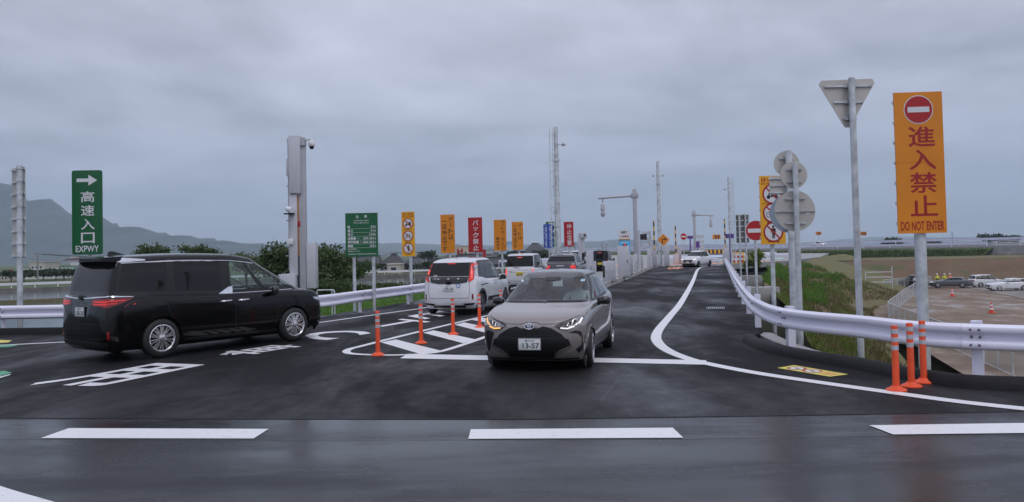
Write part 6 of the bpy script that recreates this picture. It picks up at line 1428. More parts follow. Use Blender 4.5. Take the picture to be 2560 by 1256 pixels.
kei('black boxy kei van with lit brake lamps at the toll gate', (car_at(1508, 63), 63.6, 0), 1.33, M_BLK, M_BRAKE, M_PLATEY, '', H=1.84, black=True)
# dark grey SUV
def suv():
    d = dict(xr=-2.33, xf=2.42, w=.955, bump=1, klo0=-1.95, klo1=1.95, belt_r=1.10, belt_f=1.06, hood_f=.92, xf6=1.22, xr6=-2.12, xr7=-1.72, xf7=.30, tw=.74, kb=[-1.86, -1.55, -.72, -.62, .25, .33, .78], kt=[-1.50, -1.25, -.68, -.62, .05, .10, .16],
             top=[(-1.8, 1.52), (-1, 1.62), (-.2, 1.62), (.3, 1.54)], roof=[(-1.7, 1.57), (-1, 1.665), (-.2, 1.665), (.2, 1.60)], peak=[(-1.6, 1.60), (-.9, 1.70), (-.1, 1.69), (.1, 1.65)], ax=(-1.43, 1.43), arch=.42, R=.38, sill=.26, nr=3.6, nf=2.7, tuck5=.12, tuck4=.06)
    c = make_car('suv', 'dark grey SUV with red tail lamps queueing behind the grey hatchback', 'SUV', (car_at(1418, 48.0), 48.2, 0), 1.32, d, carpaint('dark_grey_paint', (.050, .052, .062), .4, .3), {1: 'tint', 3: 'tint', 5: 'clear'}, 'tint', 'wscr', trimseg=(2, 4), segs=[4, 9, 2, 9, 2, 6], nR=18, nF=12, rear_c=.86)
    c.decal('tail_lamp', [(.58, 1.00), (.90, 1.02), (.92, .84), (.84, .74), (.62, .78)], 'B', M_TAILON, .014, mirror=True); c.strip('tail_lamp_bar', [(.62, .94), (.88, .95)], .03, 'B', M_BRAKE, .02, mirror=True)
    for ax in ('Rt', 'L'): c.decal('tail_lamp', [(-2.4, 1.0), (-2.0, 1.02), (-2.08, .80), (-2.4, .78)], ax, M_TAIL, .012)
    c.strip('lettering_strip', [(-.22, .98), (.22, .98)], .03, 'B', M_CHROME, .01); c.decal('spoiler', [(-.60, 1.55), (.60, 1.55), (.58, 1.49), (-.58, 1.49)], 'B', c.paint, .03); plate(c, 'B', .72, '', '', '')
    rowtube(c, 'chrome_strip', 6, .93, 20, 48, .012, M_CHROME)
    mirror_unit(c, .62, .92, 1.12, c.paint, .16, .22, .17); wp = wheel_proto(.38, .25, .26, 'five'); place_wheels(c, wp, (-1.43, 1.43), .82, .38)
suv()
# white crossover coming towards the ramp
def hatch(name, label, cat, loc, yaw, paint, L=4.05, H=1.52, w=.85, WB=2.58, hood=.80, wagon=0., R=.315, dens=.7, group=None, tail=True, front=True, style='plain', dark=False, wt='tint'):
    xr, xf = -L / 2 + .0, L / 2
    if wagon: xr7, xr6 = xr + .32, xr + .12
    else: xr7, xr6 = xr + .62, xr + .22
    kb = [xr6 + .28, xr6 + .62 + wagon * .1, -.40, -.32, .50, .70]; kt = [xr7 + .18, xr7 + .38, -.42, -.35, -.02, .04]
    d = dict(xr=xr, xf=xf, w=w, bump=1, klo0=xr + .34, klo1=xf - .42, belt_r=.98, belt_f=.95, hood_f=hood, xf6=1.02, xr6=xr6, xr7=xr7, xf7=.16, tw=.72, kb=kb, kt=kt, top=[(xr7, H - .16), (-.7, H - .09), (-.1, H - .10), (.2, H - .16)],
             roof=[(xr7 + .05, H - .10), (-.7, H - .035), (-.1, H - .045), (.1, H - .09)], peak=[(xr7 + .1, H - .06), (-.6, H), (-.1, H - .01), (.05, H - .04)], ax=(-WB / 2, WB / 2), arch=R + .035, R=R, sill=.19, nr=3.8, nf=2.7, dens=dens)
    c = make_car(name, label, cat, loc, yaw, d, paint, {1: wt, 3: wt} if not wagon else {0: wt, 1: wt, 3: wt}, 'tint', wt if wt == 'tint' else 'wscr', trimseg=(2, 4), segs=[5, 9, 2, 11, 3], nR=14, nF=16, group=group)
    if front:
        c.decal('grille', [(-.52, .70), (.52, .70), (.40, .46), (-.40, .46)], 'F', M_GLOSSK, .01); c.decal('head_lamp', [(.50, .76), (.80, .82), (.80, .74), (.52, .69)], 'F', M_DRL if not dark else M_CHROME, .014, mirror=True); c.strip('bumper_lip', [(-.65, .30), (.65, .30)], .14, 'F', M_CBLACK, .01)
        plate(c, 'F', .46, '', '', '')
    if tail: c.decal('tail_lamp', [(.45, .94), (.80, .96), (.80, .82), (.48, .80)], 'B', M_TAIL, .014, mirror=True); plate(c, 'B', .72, '', '', '')
    for ax in ('Rt', 'L'):
        for ln in ([(-.37, .98), (-.40, .3)], [(.62, .95), (.66, .6), (.55, .3)]): c.strip('panel_gap', ln, .010, ax, M_DARK, .003, skirt=0)
        c.strip('sill_trim', [(-.85, .25), (.85, .25)], .07, ax, M_CBLACK, .012)
    mirror_unit(c, .45, w - .04, 1.0, paint, .15, .2, .14); wp = wheel_proto(R, R * .66, .2, style, m_rim=pbr('black_rim', (.03, .03, .032), .4, .5) if style == 'five' else None); place_wheels(c, wp, (-WB / 2, WB / 2), w - .1, R); return c
hatch('hatchback', 'white crossover with dark grille driving off the toll plaza', 'hatchback', (car_at(1744, 79), 79.5, 0), radians(-128), M_WHT, style='five', dens=.8, hood=.90, H=1.62)
e = ex(62, 7.4, .50); hatch('hatchback', 'small white hatchback driving along the distant expressway', 'hatchback', (e.x, e.y, e.z), atan2(-ED.y, -ED.x) + .15, M_WHT, L=3.5, H=1.5, w=.74, WB=2.45, R=.28, dens=.5)
q = G(2468, 722, LOT); hatch('wagon', 'silver white minivan wagon parked behind the white station wagon', 'wagon', (q.x + 2.1, q.y + 3.2, LOT), radians(-4), M_WHT2, L=4.6, H=1.64, wagon=1, WB=2.74, dens=.6, dark=True, front=True, wt='clear')
q = G(2520, 727, LOT); hatch('wagon', 'white station wagon parked on the gravel facing the sports car', 'wagon', (q.x, q.y, LOT), radians(176), M_WHT, L=4.6, H=1.47, wagon=1, WB=2.70, dens=.6, dark=True, wt='clear')
q = G(2352, 718, LOT); hatch('coupe', 'grey sports coupe parked inside the wire fence near workers', 'coupe', (q.x, 102.2, LOT), radians(155), carpaint('blue_grey_paint', (.11, .12, .14), .5, .3), L=4.6, H=1.37, WB=2.75, hood=.76, R=.34, dens=.6)
q = G(2292, 712, LOT); kei_c = hatch('suv', 'black vehicle half hidden behind the do-not-enter post', 'SUV', (at(2281, 700, 103.5).x, 103.5, LOT), radians(100), M_BLK, L=4.3, H=1.68, wagon=1, WB=2.6, R=.34, dens=.5)
# ================================================================ PEOPLE
M_SKIN = pbr('skin', (.50, .30, .21), .55); M_HAIR = pbr('dark_hair', (.018, .013, .011), .6)
def person(label, J, E, rad, top, legs, M=None, hair=M_HAIR, loc=(0, 0, 0), rz=0., extra=None, group=None, head='head', hairstyle='short', vest=None):
    """J: joints (body space), E: edges, rad: radii; one continuous skinned body"""
    names = list(J); me = bpy.data.meshes.new('person'); me.from_pydata([J[k] for k in names], [(names.index(a), names.index(b)) for a, b in E], [])
    o = bpy.data.objects.new('person', me); COL.objects.link(o); sk = o.modifiers.new('skin', 'SKIN'); sk.use_smooth_shade = True
    for i, k in enumerate(names): r = rad[k]; me.skin_vertices[0].data[i].radius = (r, r) if not isinstance(r, tuple) else r
    me.skin_vertices[0].data[names.index('pelvis')].use_root = True
    ss = o.modifiers.new('sub', 'SUBSURF'); ss.levels = 2; ss.render_levels = 2
    dg = bpy.context.evaluated_depsgraph_get(); dg.update(); nm = bpy.data.meshes.new_from_object(o.evaluated_get(dg)); o.modifiers.clear(); o.data = nm
    nm.materials.clear()
    for m in (M_SKIN, top, legs): nm.materials.append(m)
    H = Vector(J[head]); N = Vector(J['neck']); hands = [Vector(J[k]) for k in J if k.startswith('hand') or k.startswith('finger')]; knees = Vector(J['pelvis'])
    chest = Vector(J['chest'])
    for p in nm.polygons:
        c = p.center
        if c.z > N.z + .005 and (c - H).length < .25 and abs(c.y - H.y) < .13: p.material_index = 0
        elif any((c - h).length < .075 for h in hands): p.material_index = 0
        elif any((c - Vector(J[k])).length < rad[k] * 2.6 if not isinstance(rad[k], tuple) else (c - Vector(J[k])).length < .2 for k in J if k.startswith(('knee', 'ankle', 'toe', 'thigh'))): p.material_index = 2
        else: p.material_index = 1
    o.location = loc; o.rotation_euler = (0, 0, rz); tag(o, label, 'person', group)
    # hair cap
    mb = MB(); n, k = 14, 7; vs = []; r0 = .112
    for i in range(k + 1):
        t = i / k * 1.75
        for j in range(n):
            a = 2 * pi * j / n; back = -cos(a); lim = 1.0 if t < 1.15 else max(.0, back)
            tt = t if t < 1.0 or back > -.2 else min(t, 1.0 + .25 * (1 + back))
            vs.append((H.x - .012 + r0 * sin(tt) * cos(a) * 1.05, H.y + r0 * .86 * sin(tt) * sin(a), H.z + .022 + r0 * 1.1 * cos(tt)))
    fs = [(i * n + j, i * n + (j + 1) % n, (i + 1) * n + (j + 1) % n, (i + 1) * n + j) for i in range(k) for j in range(n)]
    mb.add(vs, fs).build('hair', hair, o, smooth=70)
    # face
    for s in (-1, 1):
        MB().lathe([(0, .010), (.008, .006), (.011, 0), (.008, -.006), (0, -.010)], 8, 'x', (H.x + .088, H.y + s * .034, H.z + .005)).build('eye', M_DARK, o, smooth=60)
        MB().lathe([(0, .012), (.016, .008), (.022, 0), (.012, -.010), (0, -.012)], 8, 'y', (H.x - .005, H.y + s * .088, H.z - .01)).build('ear', M_SKIN, o, smooth=60)
    MB().box(H.x + .083, H.x + .093, H.y - .024, H.y + .024, H.z - .062, H.z - .054).build('mouth', pbr('lip', (.35, .12, .10), .5), o)
    if extra: extra(o, H, J)
    return o
def seated(armL, armR):
    J = dict(pelvis=(-.30, 0, .66), waist=(-.34, 0, .82), chest=(-.40, 0, 1.00), neck=(-.41, 0, 1.13), jaw=(-.38, 0, 1.185), head=(-.395, 0, 1.25), crown=(-.405, 0, 1.32), nose=(-.287, 0, 1.228))
    E = [('pelvis', 'waist'), ('waist', 'chest'), ('chest', 'neck'), ('neck', 'jaw'), ('jaw', 'head'), ('head', 'crown'), ('jaw', 'nose')]
    rad = dict(pelvis=(.15, .12), waist=(.14, .11), chest=(.155, .11), neck=.055, jaw=.072, head=.092, crown=.07, nose=.016)
    for s, nm, arm in ((1, 'l', armL), (-1, 'r', armR)):
        J['shoulder' + nm] = (-.40, s * .19, 1.05); J['elbow' + nm] = arm[0]; J['wrist' + nm] = arm[1]; J['hand' + nm] = arm[2]
        E += [('chest', 'shoulder' + nm), ('shoulder' + nm, 'elbow' + nm), ('elbow' + nm, 'wrist' + nm), ('wrist' + nm, 'hand' + nm)]
        rad.update({'shoulder' + nm: .062, 'elbow' + nm: .043, 'wrist' + nm: .030, 'hand' + nm: .036})
        hx, hy, hz = arm[2]
        for q in range(4): k = f'finger{nm}{q}'; J[k] = (hx + .055 - .006 * abs(q - 1), hy - s * .0, hz - .03 + .022 * q - .012); E.append(('hand' + nm, k)); rad[k] = .009
        k = f'fingert{nm}'; J[k] = (hx + .02, hy - s * .045, hz + .03); E.append(('hand' + nm, k)); rad[k] = .010
        J['thigh' + nm] = (-.24, s * .10, .64); J['knee' + nm] = (.14, s * .13, .70); J['ankle' + nm] = (.38, s * .12, .40); J['toe' + nm] = (.50, s * .12, .38)
        E += [('pelvis', 'thigh' + nm), ('thigh' + nm, 'knee' + nm), ('knee' + nm, 'ankle' + nm), ('ankle' + nm, 'toe' + nm)]
        rad.update({'thigh' + nm: .085, 'knee' + nm: .062, 'ankle' + nm: .045, 'toe' + nm: .035})
    return J, E, rad
def in_car(c, y): M = Matrix.Rotation(c.root.rotation_euler[2], 4, 'Z'); return Vector(c.root.location) + M @ Vector((0, y, 0)), c.root.rotation_euler[2]
J, E, rad = seated(((-.16, .25, .86), (.06, .18, .92), (.18, .11, .95)), ((-.16, -.25, .86), (.06, -.18, .90), (.17, -.13, .93)))
l, rz = in_car(YAR, -.36); person('driver in dark clothes holding the steering wheel of the grey hatchback', J, E, rad, pbr('dark_shirt', (.07, .07, .075), .8), pbr('dark_trousers', (.03, .03, .035), .8), loc=l, rz=rz)
J, E, rad = seated(((-.18, .27, .84), (.02, .20, .76), (.10, .16, .74)), ((-.18, -.27, .84), (.02, -.20, .76), (.10, -.16, .74)))
l, rz = in_car(YAR, .36); person('passenger in a pale shirt sitting beside the driver of the grey hatchback', J, E, rad, pbr('pale_shirt', (.50, .56, .55), .8), pbr('dark_trousers', (.03, .03, .035), .8), loc=l, rz=rz)
def standing(twist=0.):
    J = dict(pelvis=(0, 0, .92), waist=(0, 0, 1.06), chest=(0, 0, 1.28), neck=(0, 0, 1.44), jaw=(.03, 0, 1.50), head=(.01, 0, 1.57), crown=(0, 0, 1.64), nose=(.112, 0, 1.55))
    E = [('pelvis', 'waist'), ('waist', 'chest'), ('chest', 'neck'), ('neck', 'jaw'), ('jaw', 'head'), ('head', 'crown'), ('jaw', 'nose')]
    rad = dict(pelvis=(.15, .11), waist=(.14, .10), chest=(.16, .11), neck=.055, jaw=.072, head=.09, crown=.065, nose=.016)
    for s, nm in ((1, 'l'), (-1, 'r')):
        J['shoulder' + nm] = (0, s * .19, 1.36); J['elbow' + nm] = (.02, s * .25, 1.08); J['wrist' + nm] = (.12, s * .2, .88); J['hand' + nm] = (.15, s * .19, .80)
        J['thigh' + nm] = (0, s * .1, .86); J['knee' + nm] = (.02, s * .11, .48); J['ankle' + nm] = (0, s * .12, .08); J['toe' + nm] = (.15, s * .13, .04)
        E += [('chest', 'shoulder' + nm), ('shoulder' + nm, 'elbow' + nm), ('elbow' + nm, 'wrist' + nm), ('wrist' + nm, 'hand' + nm), ('pelvis', 'thigh' + nm), ('thigh' + nm, 'knee' + nm), ('knee' + nm, 'ankle' + nm), ('ankle' + nm, 'toe' + nm)]
        rad.update({'shoulder' + nm: .062, 'elbow' + nm: .045, 'wrist' + nm: .032, 'hand' + nm: .038, 'thigh' + nm: .085, 'knee' + nm: .06, 'ankle' + nm: .045, 'toe' + nm: .035})
        for q in range(4): k = f'finger{nm}{q}'; J[k] = (.14 + .014 * q, s * .185, .72 + .004 * abs(q - 1)); E.append(('hand' + nm, k)); rad[k] = .009
        k = f'fingert{nm}'; J[k] = (.195, s * .165, .77); E.append(('hand' + nm, k)); rad[k] = .010
    return J, E, rad
def helmet(m):
    def f(o, H, J): MB().lathe([(.150, -.0), (.152, .012), (.125, .02), (.12, .07), (.085, .115), (0, .13)], 18, c=(H.x, H.y, H.z + .035)).build('helmet', m, o, smooth=60)
    return f
M_HVY = pbr('yellow_hivis', (.75, .78, .06), .7); M_HVO = pbr('orange_hivis', (.95, .20, .03), .7); M_NAVY = pbr('navy_workwear', (.03, .04, .07), .8)
for px, top, mm, lb in ((2343, 687, M_HVY, 'worker in yellow vest and white helmet at the coupe front'), (2361, 686, M_HVY, 'worker in yellow vest and white helmet between two other workers'), (2375, 688, M_HVO, 'worker in orange vest and white helmet beside the coupe tail')):
    J, E, rad = standing(); q = at(px, top, 105.4); person(lb, J, E, rad, mm, M_NAVY, loc=(q.x, 105.4, LOT), rz=-1.7, extra=helmet(M_WHITE))
J, E, rad = standing(); q = at(2289, 709, 100.5); person('person in white top behind the do-not-enter post near the fence', J, E, rad, M_WHITE, M_NAVY, loc=(q.x, 100.5, LOT), rz=-2.2)
# ================================================================ VEGETATION
def leafmat(nm, a, b, rough=.6):
    m = bpy.data.materials.new(nm); m.use_nodes = True; t = m.node_tree; p = t.nodes['Principled BSDF']; L = t.links.new
    g_ = nn(t, 'ShaderNodeNewGeometry'); r = nn(t, 'ShaderNodeValToRGB'); r.color_ramp.elements[0].color = (*a, 1); r.color_ramp.elements[1].color = (*b, 1)
    L(g_.outputs['Random Per Island'], r.inputs[0]); L(r.outputs[0], p.inputs['Base Color']); p.inputs['Roughness'].default_value = rough
    tr = nn(t, 'ShaderNodeBsdfTranslucent'); L(r.outputs[0], tr.inputs[0]); mx_ = nn(t, 'ShaderNodeMixShader'); mx_.inputs[0].default_value = .3
    o = t.nodes['Material Output']; L(p.outputs[0], mx_.inputs[1]); L(tr.outputs[0], mx_.inputs[2]); L(mx_.outputs[0], o.inputs[0]); return m
M_LEAF = leafmat('tree_leaves', (.028, .055, .012), (.095, .135, .038)); M_LEAF2 = leafmat('dark_leaves', (.018, .035, .012), (.05, .075, .026))
M_GRASS = leafmat('green_grass_blades', (.075, .115, .016), (.19, .24, .045)); M_DRY = leafmat('dry_grass_blades', (.10, .075, .03), (.20, .17, .07)); M_LUSH = leafmat('lush_grass_blades', (.06, .14, .015), (.14, .26, .035)); M_BARK = pbr('bark', (.06, .045, .035), .9, var=(8, .3))
def rot_quads(C, size, up=.3):
    n = len(C); a = RNG.normal(size=(n, 3)); a[:, 2] += up; a /= np.linalg.norm(a, axis=1)[:, None]; b = RNG.normal(size=(n, 3)); b -= (b * a).sum(1)[:, None] * a; b /= np.linalg.norm(b, axis=1)[:, None]; c_ = np.cross(a, b)
    s = (size * (.6 + .8 * RNG.random(n)))[:, None]
    return np.stack([C - b * s, C - c_ * s * .45, C + b * s, C + c_ * s * .45], 1)
def tree(label, loc, h, rx, rz, n, leaf, mat=M_LEAF, trunk=.10, group='trees on the pond bank', flat_=1., name='tree'):
    root = empty(name, loc, random.random() * 6, label, 'tree' if name == 'tree' else 'shrub', group)
    tb = h - rz * 1.25; limbs = MB(); limbs.tube([(0, 0, -.3), (.04 * h * .2, 0, tb * .5), (0, .02, tb)], [trunk, trunk * .8, trunk * .6], 8); cl = []
    for k in range(9):
        a = 2.4 * k + random.random(); r = rx * (.35 + .5 * random.random()); z = tb + rz * (.2 + 1.2 * random.random()); p = Vector((r * cos(a), r * sin(a), z)); cl.append(p)
        limbs.tube([(0, .02, tb * (.55 + .4 * random.random())), (p.x * .5, p.y * .5, (tb + z) * .5), tuple(p)], [trunk * .4, trunk * .25, trunk * .1], 5)
    limbs.build('trunk', M_BARK, root, smooth=60)
    cl += [Vector((random.gauss(0, .45) * rx, random.gauss(0, .45) * rx, tb + rz * (.25 + 1.0 * random.random()))) for _ in range(12)]
    ctr = np.array([tuple(p) for p in cl]); idx = RNG.integers(0, len(cl), n); P = ctr[idx] + RNG.normal(size=(n, 3)) * np.array([rx * .22, rx * .22, rz * .16 * flat_])
    quads_np('crown', rot_quads(P, np.full(n, leaf)), mat, root); return root
def tz(px, py, Y): return at(px, py, Y)
TS = [(380, 622, 58, 1.25, 1.1, 'broad dark tree whose top shows above the black minivan tail'), (497, 620, 55, 1.15, 1.0, 'tree with a feathery top above the black minivan middle'), (615, 645, 60, 1.2, .8, 'low tree behind the black minivan windscreen'), (694, 628, 50, 1.35, 1.3, 'rounded tree just beside the equipment column'), (815, 634, 48, 1.7, 1.3, 'bushy green tree between equipment column and notice board'), (868, 655, 54, 1.5, 1.0, 'smaller green tree behind the notice board post')]
M_DK = sweep('tree_dike', [Vector(p) for p in ((-10.5, 44, -1.6), (-14, 50, -1.6), (-20, 55, -1.6), (-30, 61, -1.8))], [(-3.5, -1.2), (-2, .2), (2, .35), (3.5, -1.2)], M_BANK); tag(M_DK, kind='structure')
for px, py, Y, rx, rz, lb in TS:
    q = at(px, py, Y); zb = -1.35; tree(lb, (q.x, Y, zb), q.z - zb, rx, rz, 2600, .13)
for k, (px, py, Y, rx, h) in enumerate(((800, 705, 44, 1.2, .9), (840, 700, 45, 1.3, 1.1), (905, 708, 47, 1.2, .7), (960, 706, 52, 1.2, .6))):
    q = at(px, py, Y); tree(('leafy shrub at the foot of the bushy tree', 'wide leafy shrub under the smaller green tree', 'low shrub between the notice board posts', 'low shrub right of the notice board')[k], (q.x, Y, -.95), h + .25, rx * .8, h * .5, 1100, .10, M_LEAF, .03, 'shrubs on the pond bank', name='shrub')
q = at(1874, 690, 47); tree('upright green shrub beside the slatted sign post', (q.x + .6, 48, -.15), 1.5, .5, .62, 900, .11, M_GRASS, .03, None, name='shrub')
def blades(name, pts, h, w, m, lean=.25, label=None):
    n = len(pts); P = np.array(pts); a = RNG.random(n) * 2 * pi; hh = h * (.45 + .9 * RNG.random(n)) if np.isscalar(h) else h * (.55 + .8 * RNG.random(n)); d = np.stack([np.cos(a), np.sin(a), np.zeros(n)], 1) * (w * (.6 + .8 * RNG.random(n)))[:, None]
    l = RNG.normal(size=(n, 3)) * lean * hh[:, None]; l[:, 2] = 0; tip = P + l + np.array([0, 0, 1.]) * hh[:, None]; mid = P + l * .35 + np.array([0, 0, .55]) * hh[:, None]
    Q = np.stack([P - d * .5, P + d * .5, tip, mid - d * .5], 1); Q[:, 3] = mid - d * .35
    return tag(quads_np(name, Q, m), label, 'grass', kind='stuff')
def scatter(rows, n, i0=0., i1=1., j0=0., j1=1., jit=.1, clump=None):
    A = np.array(rows); I, Jn = A.shape[:2]; u = (i0 + (i1 - i0) * RNG.random(n)) * (I - 1.001); v = (j0 + (j1 - j0) * RNG.random(n)) * (Jn - 1.001)
    if clump is not None:
        keep = clump(u / I, v / Jn, u, v); u, v = u[keep], v[keep]
    i, j = u.astype(int), v.astype(int); fu, fv = (u - i)[:, None], (v - j)[:, None]
    return A[i, j] * (1 - fu) * (1 - fv) + A[i + 1, j] * fu * (1 - fv) + A[i, j + 1] * (1 - fu) * fv + A[i + 1, j + 1] * fu * fv
def noise2(u, v): return np.sin(u * .83 + 1.7 * np.sin(v * .9)) + np.sin(u * .37 - v * 1.3 + 2) + .6 * np.sin(u * 2.1 + v * .7)
blades('grass', scatter(slope_rows, 44000, .28, .80, .02, .75, clump=lambda a, b, u, v: noise2(u, v) > -.3), .17, .05, M_GRASS, .3, 'tall green grass growing over the ramp slope')
blades('grass', scatter(slope_rows, 16000, .55, .84, .0, .5, clump=lambda a, b, u, v: noise2(u + 3, v) > .1), .42, .06, M_LUSH, .32, 'lush tall weeds along the top of the ramp slope')
blades('dry_grass', scatter(slope_rows, 26000, .28, .84, .05, 1.0, clump=lambda a, b, u, v: noise2(u, v) < .6), .22, .05, M_DRY, .4, 'short dry grass patches on the ramp slope')
blades('grass', scatter(slope_rows, 14000, .285, .5, .0, .35), .14, .035, M_GRASS, .3, 'short green grass below the curved guardrail')
blades('weeds', scatter(bank_rows, 9000, .12, 1., 0, .6), .55, .06, leafmat('bank_weeds', (.05, .06, .02), (.11, .11, .05)), .3, 'weedy undergrowth on the pond bank')
blades('lawn_grass', scatter(lawn_rows, 30000, 0, .75, 0, .8), .07, .03, M_LUSH, .4, 'short bright green grass beside the left guardrail')
ce = [ex(6 + 110 * (i / 29), -1.6 - 11 * (j / 9), -.62 - 3.9 * (j / 9)) for i in range(30) for j in range(10)]
blades('embankment_grass', scatter(np.array([tuple(p) for p in ce]).reshape(30, 10, 3), 22000), .42, .2, leafmat('embankment_blades', (.035, .065, .015), (.075, .11, .03)), .3, 'dense grass covering the expressway embankment')
# ================================================================ TOWN
M_TILE = pbr('grey_roof_tiles', (.055, .058, .065), .55, var=(1.5, .2)); M_TILE2 = pbr('dark_roof_tiles', (.035, .036, .04), .5, var=(1.5, .2)); M_WALL = pbr('cream_wall', (.48, .46, .40), .7, var=(.8, .08)); M_WALLW = pbr('white_wall', (.60, .60, .60), .7, var=(.8, .06)); M_WOOD = pbr('dark_timber_wall', (.10, .085, .075), .8); M_WIN = pbr('house_glass', (.03, .035, .04), .1); M_GRNROOF = pbr('green_roof', (.08, .17, .11), .6)
TZ = -1.95
def house(px0, px1, pt, Y, label, wall=M_WALL, roof=M_TILE, kind='gable', eave=.55, nwin=3, dep=6., group=None, yaw=0.):
    a, b = at(px0, pt, Y), at(px1, pt, Y); w = b.x - a.x; H = a.z - TZ + .3; root = empty('house' if kind != 'flat' else 'building', ((a.x + b.x) / 2, Y, TZ), yaw, label, 'house' if kind != 'flat' else 'building', group)
    hw = H * eave if kind != 'flat' else H - .25
    MB().box(-w * .46, w * .46, 0, dep, 0, hw).build('wall', wall, root)
    if kind == 'flat': MB().box(-w / 2, w / 2, -.15, dep + .15, hw, H).build('roof', roof, root)
    else:
        ov = .55; x0, x1, y0, y1 = -w / 2 - .1, w / 2 + .1, -ov, dep + ov
        ins = (min(w, dep) * .42 if kind == 'hip' else w * .03)
        vs = [(x0, y0, hw), (x1, y0, hw), (x1, y1, hw), (x0, y1, hw), (x0 + ins, dep / 2, H), (x1 - ins, dep / 2, H), (x0, y0, hw - .12), (x1, y0, hw - .12), (x1, y1, hw - .12), (x0, y1, hw - .12)]
        rf = MB().add(vs, [(0, 1, 5, 4), (1, 2, 5), (2, 3, 4, 5), (3, 0, 4), (6, 7, 1, 0), (7, 8, 2, 1), (8, 9, 3, 2), (9, 6, 0, 3), (9, 8, 7, 6)]).build('roof', roof, root)
        MB().box(x0 + ins - .1, x1 - ins + .1, dep / 2 - .16, dep / 2 + .16, H - .08, H + .16).build('ridge', M_TILE2, rf)
    for i in range(nwin):
        x = -w * .38 + w * .76 * (i + .5) / nwin; ww = w * .76 / nwin * .28
        f_ = MB().box(x - ww, x + ww, -.05, .02, hw * .30, hw * .72).build('window', M_WALLW, root); MB().box(x - ww * .86, x + ww * .86, -.07, -.051, hw * .34, hw * .68).build('pane', M_WIN, f_)
    return root
HS = [(0, 22, 690, 175, 'beige shop half hidden by the pond sign post', M_WALL, M_WALL, 'flat', 2), (40, 148, 677, 188, 'long white flat roofed building across the pond', M_WALLW, M_WALLW, 'flat', 5), (72, 112, 657, 250, 'pale block with a rooftop tower above the long white building', M_WALL, M_WALL, 'flat', 3), (128, 176, 670, 230, 'house with a green roof across the pond', M_WALL, M_GRNROOF, 'gable', 2), (168, 200, 680, 200, 'small white house just behind the black minivan roof', M_WALLW, M_TILE, 'gable', 2),
      (846, 890, 650, 178, 'cream two storey house behind the notice board posts', M_WALL, M_TILE, 'hip', 3), (886, 946, 645, 186, 'wide grey roofed house behind the notice board', M_WALL, M_TILE, 'gable', 4), (948, 1012, 640, 176, 'dark roofed house right of the notice board', M_WOOD, M_TILE2, 'hip', 3), (966, 1002, 663, 168, 'low cream shed before the dark roofed houses', M_WALL, M_WALL, 'flat', 1), (1000, 1068, 648, 180, 'long dark roofed farmhouse behind the yellow board post', M_WOOD, M_TILE, 'hip', 3), (1036, 1082, 633, 260, 'white two storey apartment block beyond the farmhouses', M_WALLW, M_TILE, 'flat', 6),
      (1066, 1112, 652, 172, 'small dark roofed house left of the white minivan', M_WOOD, M_TILE2, 'gable', 2), (1092, 1150, 644, 196, 'grey roofed house behind the white minivan roof', M_WALL, M_TILE, 'hip', 3), (1140, 1200, 640, 205, 'dark roofed house under the red reversing board', M_WOOD, M_TILE2, 'gable', 3), (1150, 1262, 650, 174, 'long low dark barn behind the white vehicles', M_WOOD, M_TILE2, 'gable', 6), (1215, 1262, 636, 230, 'cream house behind the small print orange board', M_WALL, M_TILE, 'hip', 2), (1268, 1330, 640, 190, 'house with pale gable above the kei van roof', M_WALL, M_TILE, 'gable', 3), (1300, 1378, 612, 240, 'large temple like hall with a huge dark roof', M_WOOD, M_TILE, 'hip', 4), (1385, 1440, 634, 260, 'grey house behind the blue text board post', M_WALL, M_TILE, 'hip', 2), (1440, 1500, 636, 300, 'low grey house between the queueing vans', M_WALL, M_TILE2, 'hip', 2), (1520, 1560, 632, 320, 'small white gabled hut beside the stop kiosk', M_WALLW, M_TILE, 'gable', 1)]
for px0, px1, pt, Y, lb, wl_, rf_, kd, nw in HS: house(px0, px1, pt, Y, lb, wl_, rf_, kd, .48 if kd != 'flat' else 1, nw, dep=6 if Y < 200 else 9)
st_ = house(1138, 1172, 617, 300, 'cream store with a red H on its tall front wall', pbr('store_cream', (.55, .47, .38), .6), M_WALL, 'flat', 1, 3, 10)
hh = at(1150, 617, 300).z - TZ; t = MB(); put_text(t, 'H', -.8, hh - 1.7, 2.0, 2.2, .05, y=-.2); t.build('lettering', M_RED, st_)
def pylon(px0, px1, y0, Y, col, label, s=None, fs=.4):
    a, b = at(px0, y0, Y), at(px1, y0, Y); w = b.x - a.x; root = empty('pylon_sign', ((a.x + b.x) / 2, Y, TZ), 0, label, 'sign'); H = a.z - TZ
    MB().box(-w / 2, w / 2, 0, .5, H * .35, H).build('board', col, root); MB().box(-w * .15, w * .15, .1, .4, -.2, H * .35).build('leg', M_GREY, root)
    if s: t = MB(); put_text(t, s, 0, H * .68, w * fs, None, .03, y=-.01); t.build('lettering', M_WHITE, root)
pylon(1206, 1215, 624, 290, M_RED, 'slim red pylon sign beside the cream store'); pylon(20, 29, 675, 180, M_RED, 'slim red pylon sign by the pond sign post'); pylon(1262, 1286, 604, 310, pbr('pale_blue_board', (.25, .42, .62), .5), 'pale blue billboard between the orange boards', '山', .7); pylon(176, 195, 641, 260, M_WALLW, 'white billboard left of the black minivan spoiler')
def upole(px, top, Y, label, zb=TZ):
    p = at(px, top, Y); root = empty('utility_pole', (p.x, Y, zb), 0, label, 'utility pole', 'utility poles in the town'); H = p.z - zb
    MB().cyl((0, 0, -.3), (0, 0, H), .19, .12, 8).build('pole', pbr('pole_concrete', (.22, .22, .22), .8), root)
    for k in (.95, .86): MB().box(-.9, .9, -.06, .06, H * k - .06, H * k + .06).build('cross_arm', M_GREY, root)
    return Vector((p.x, Y, p.z * .97))
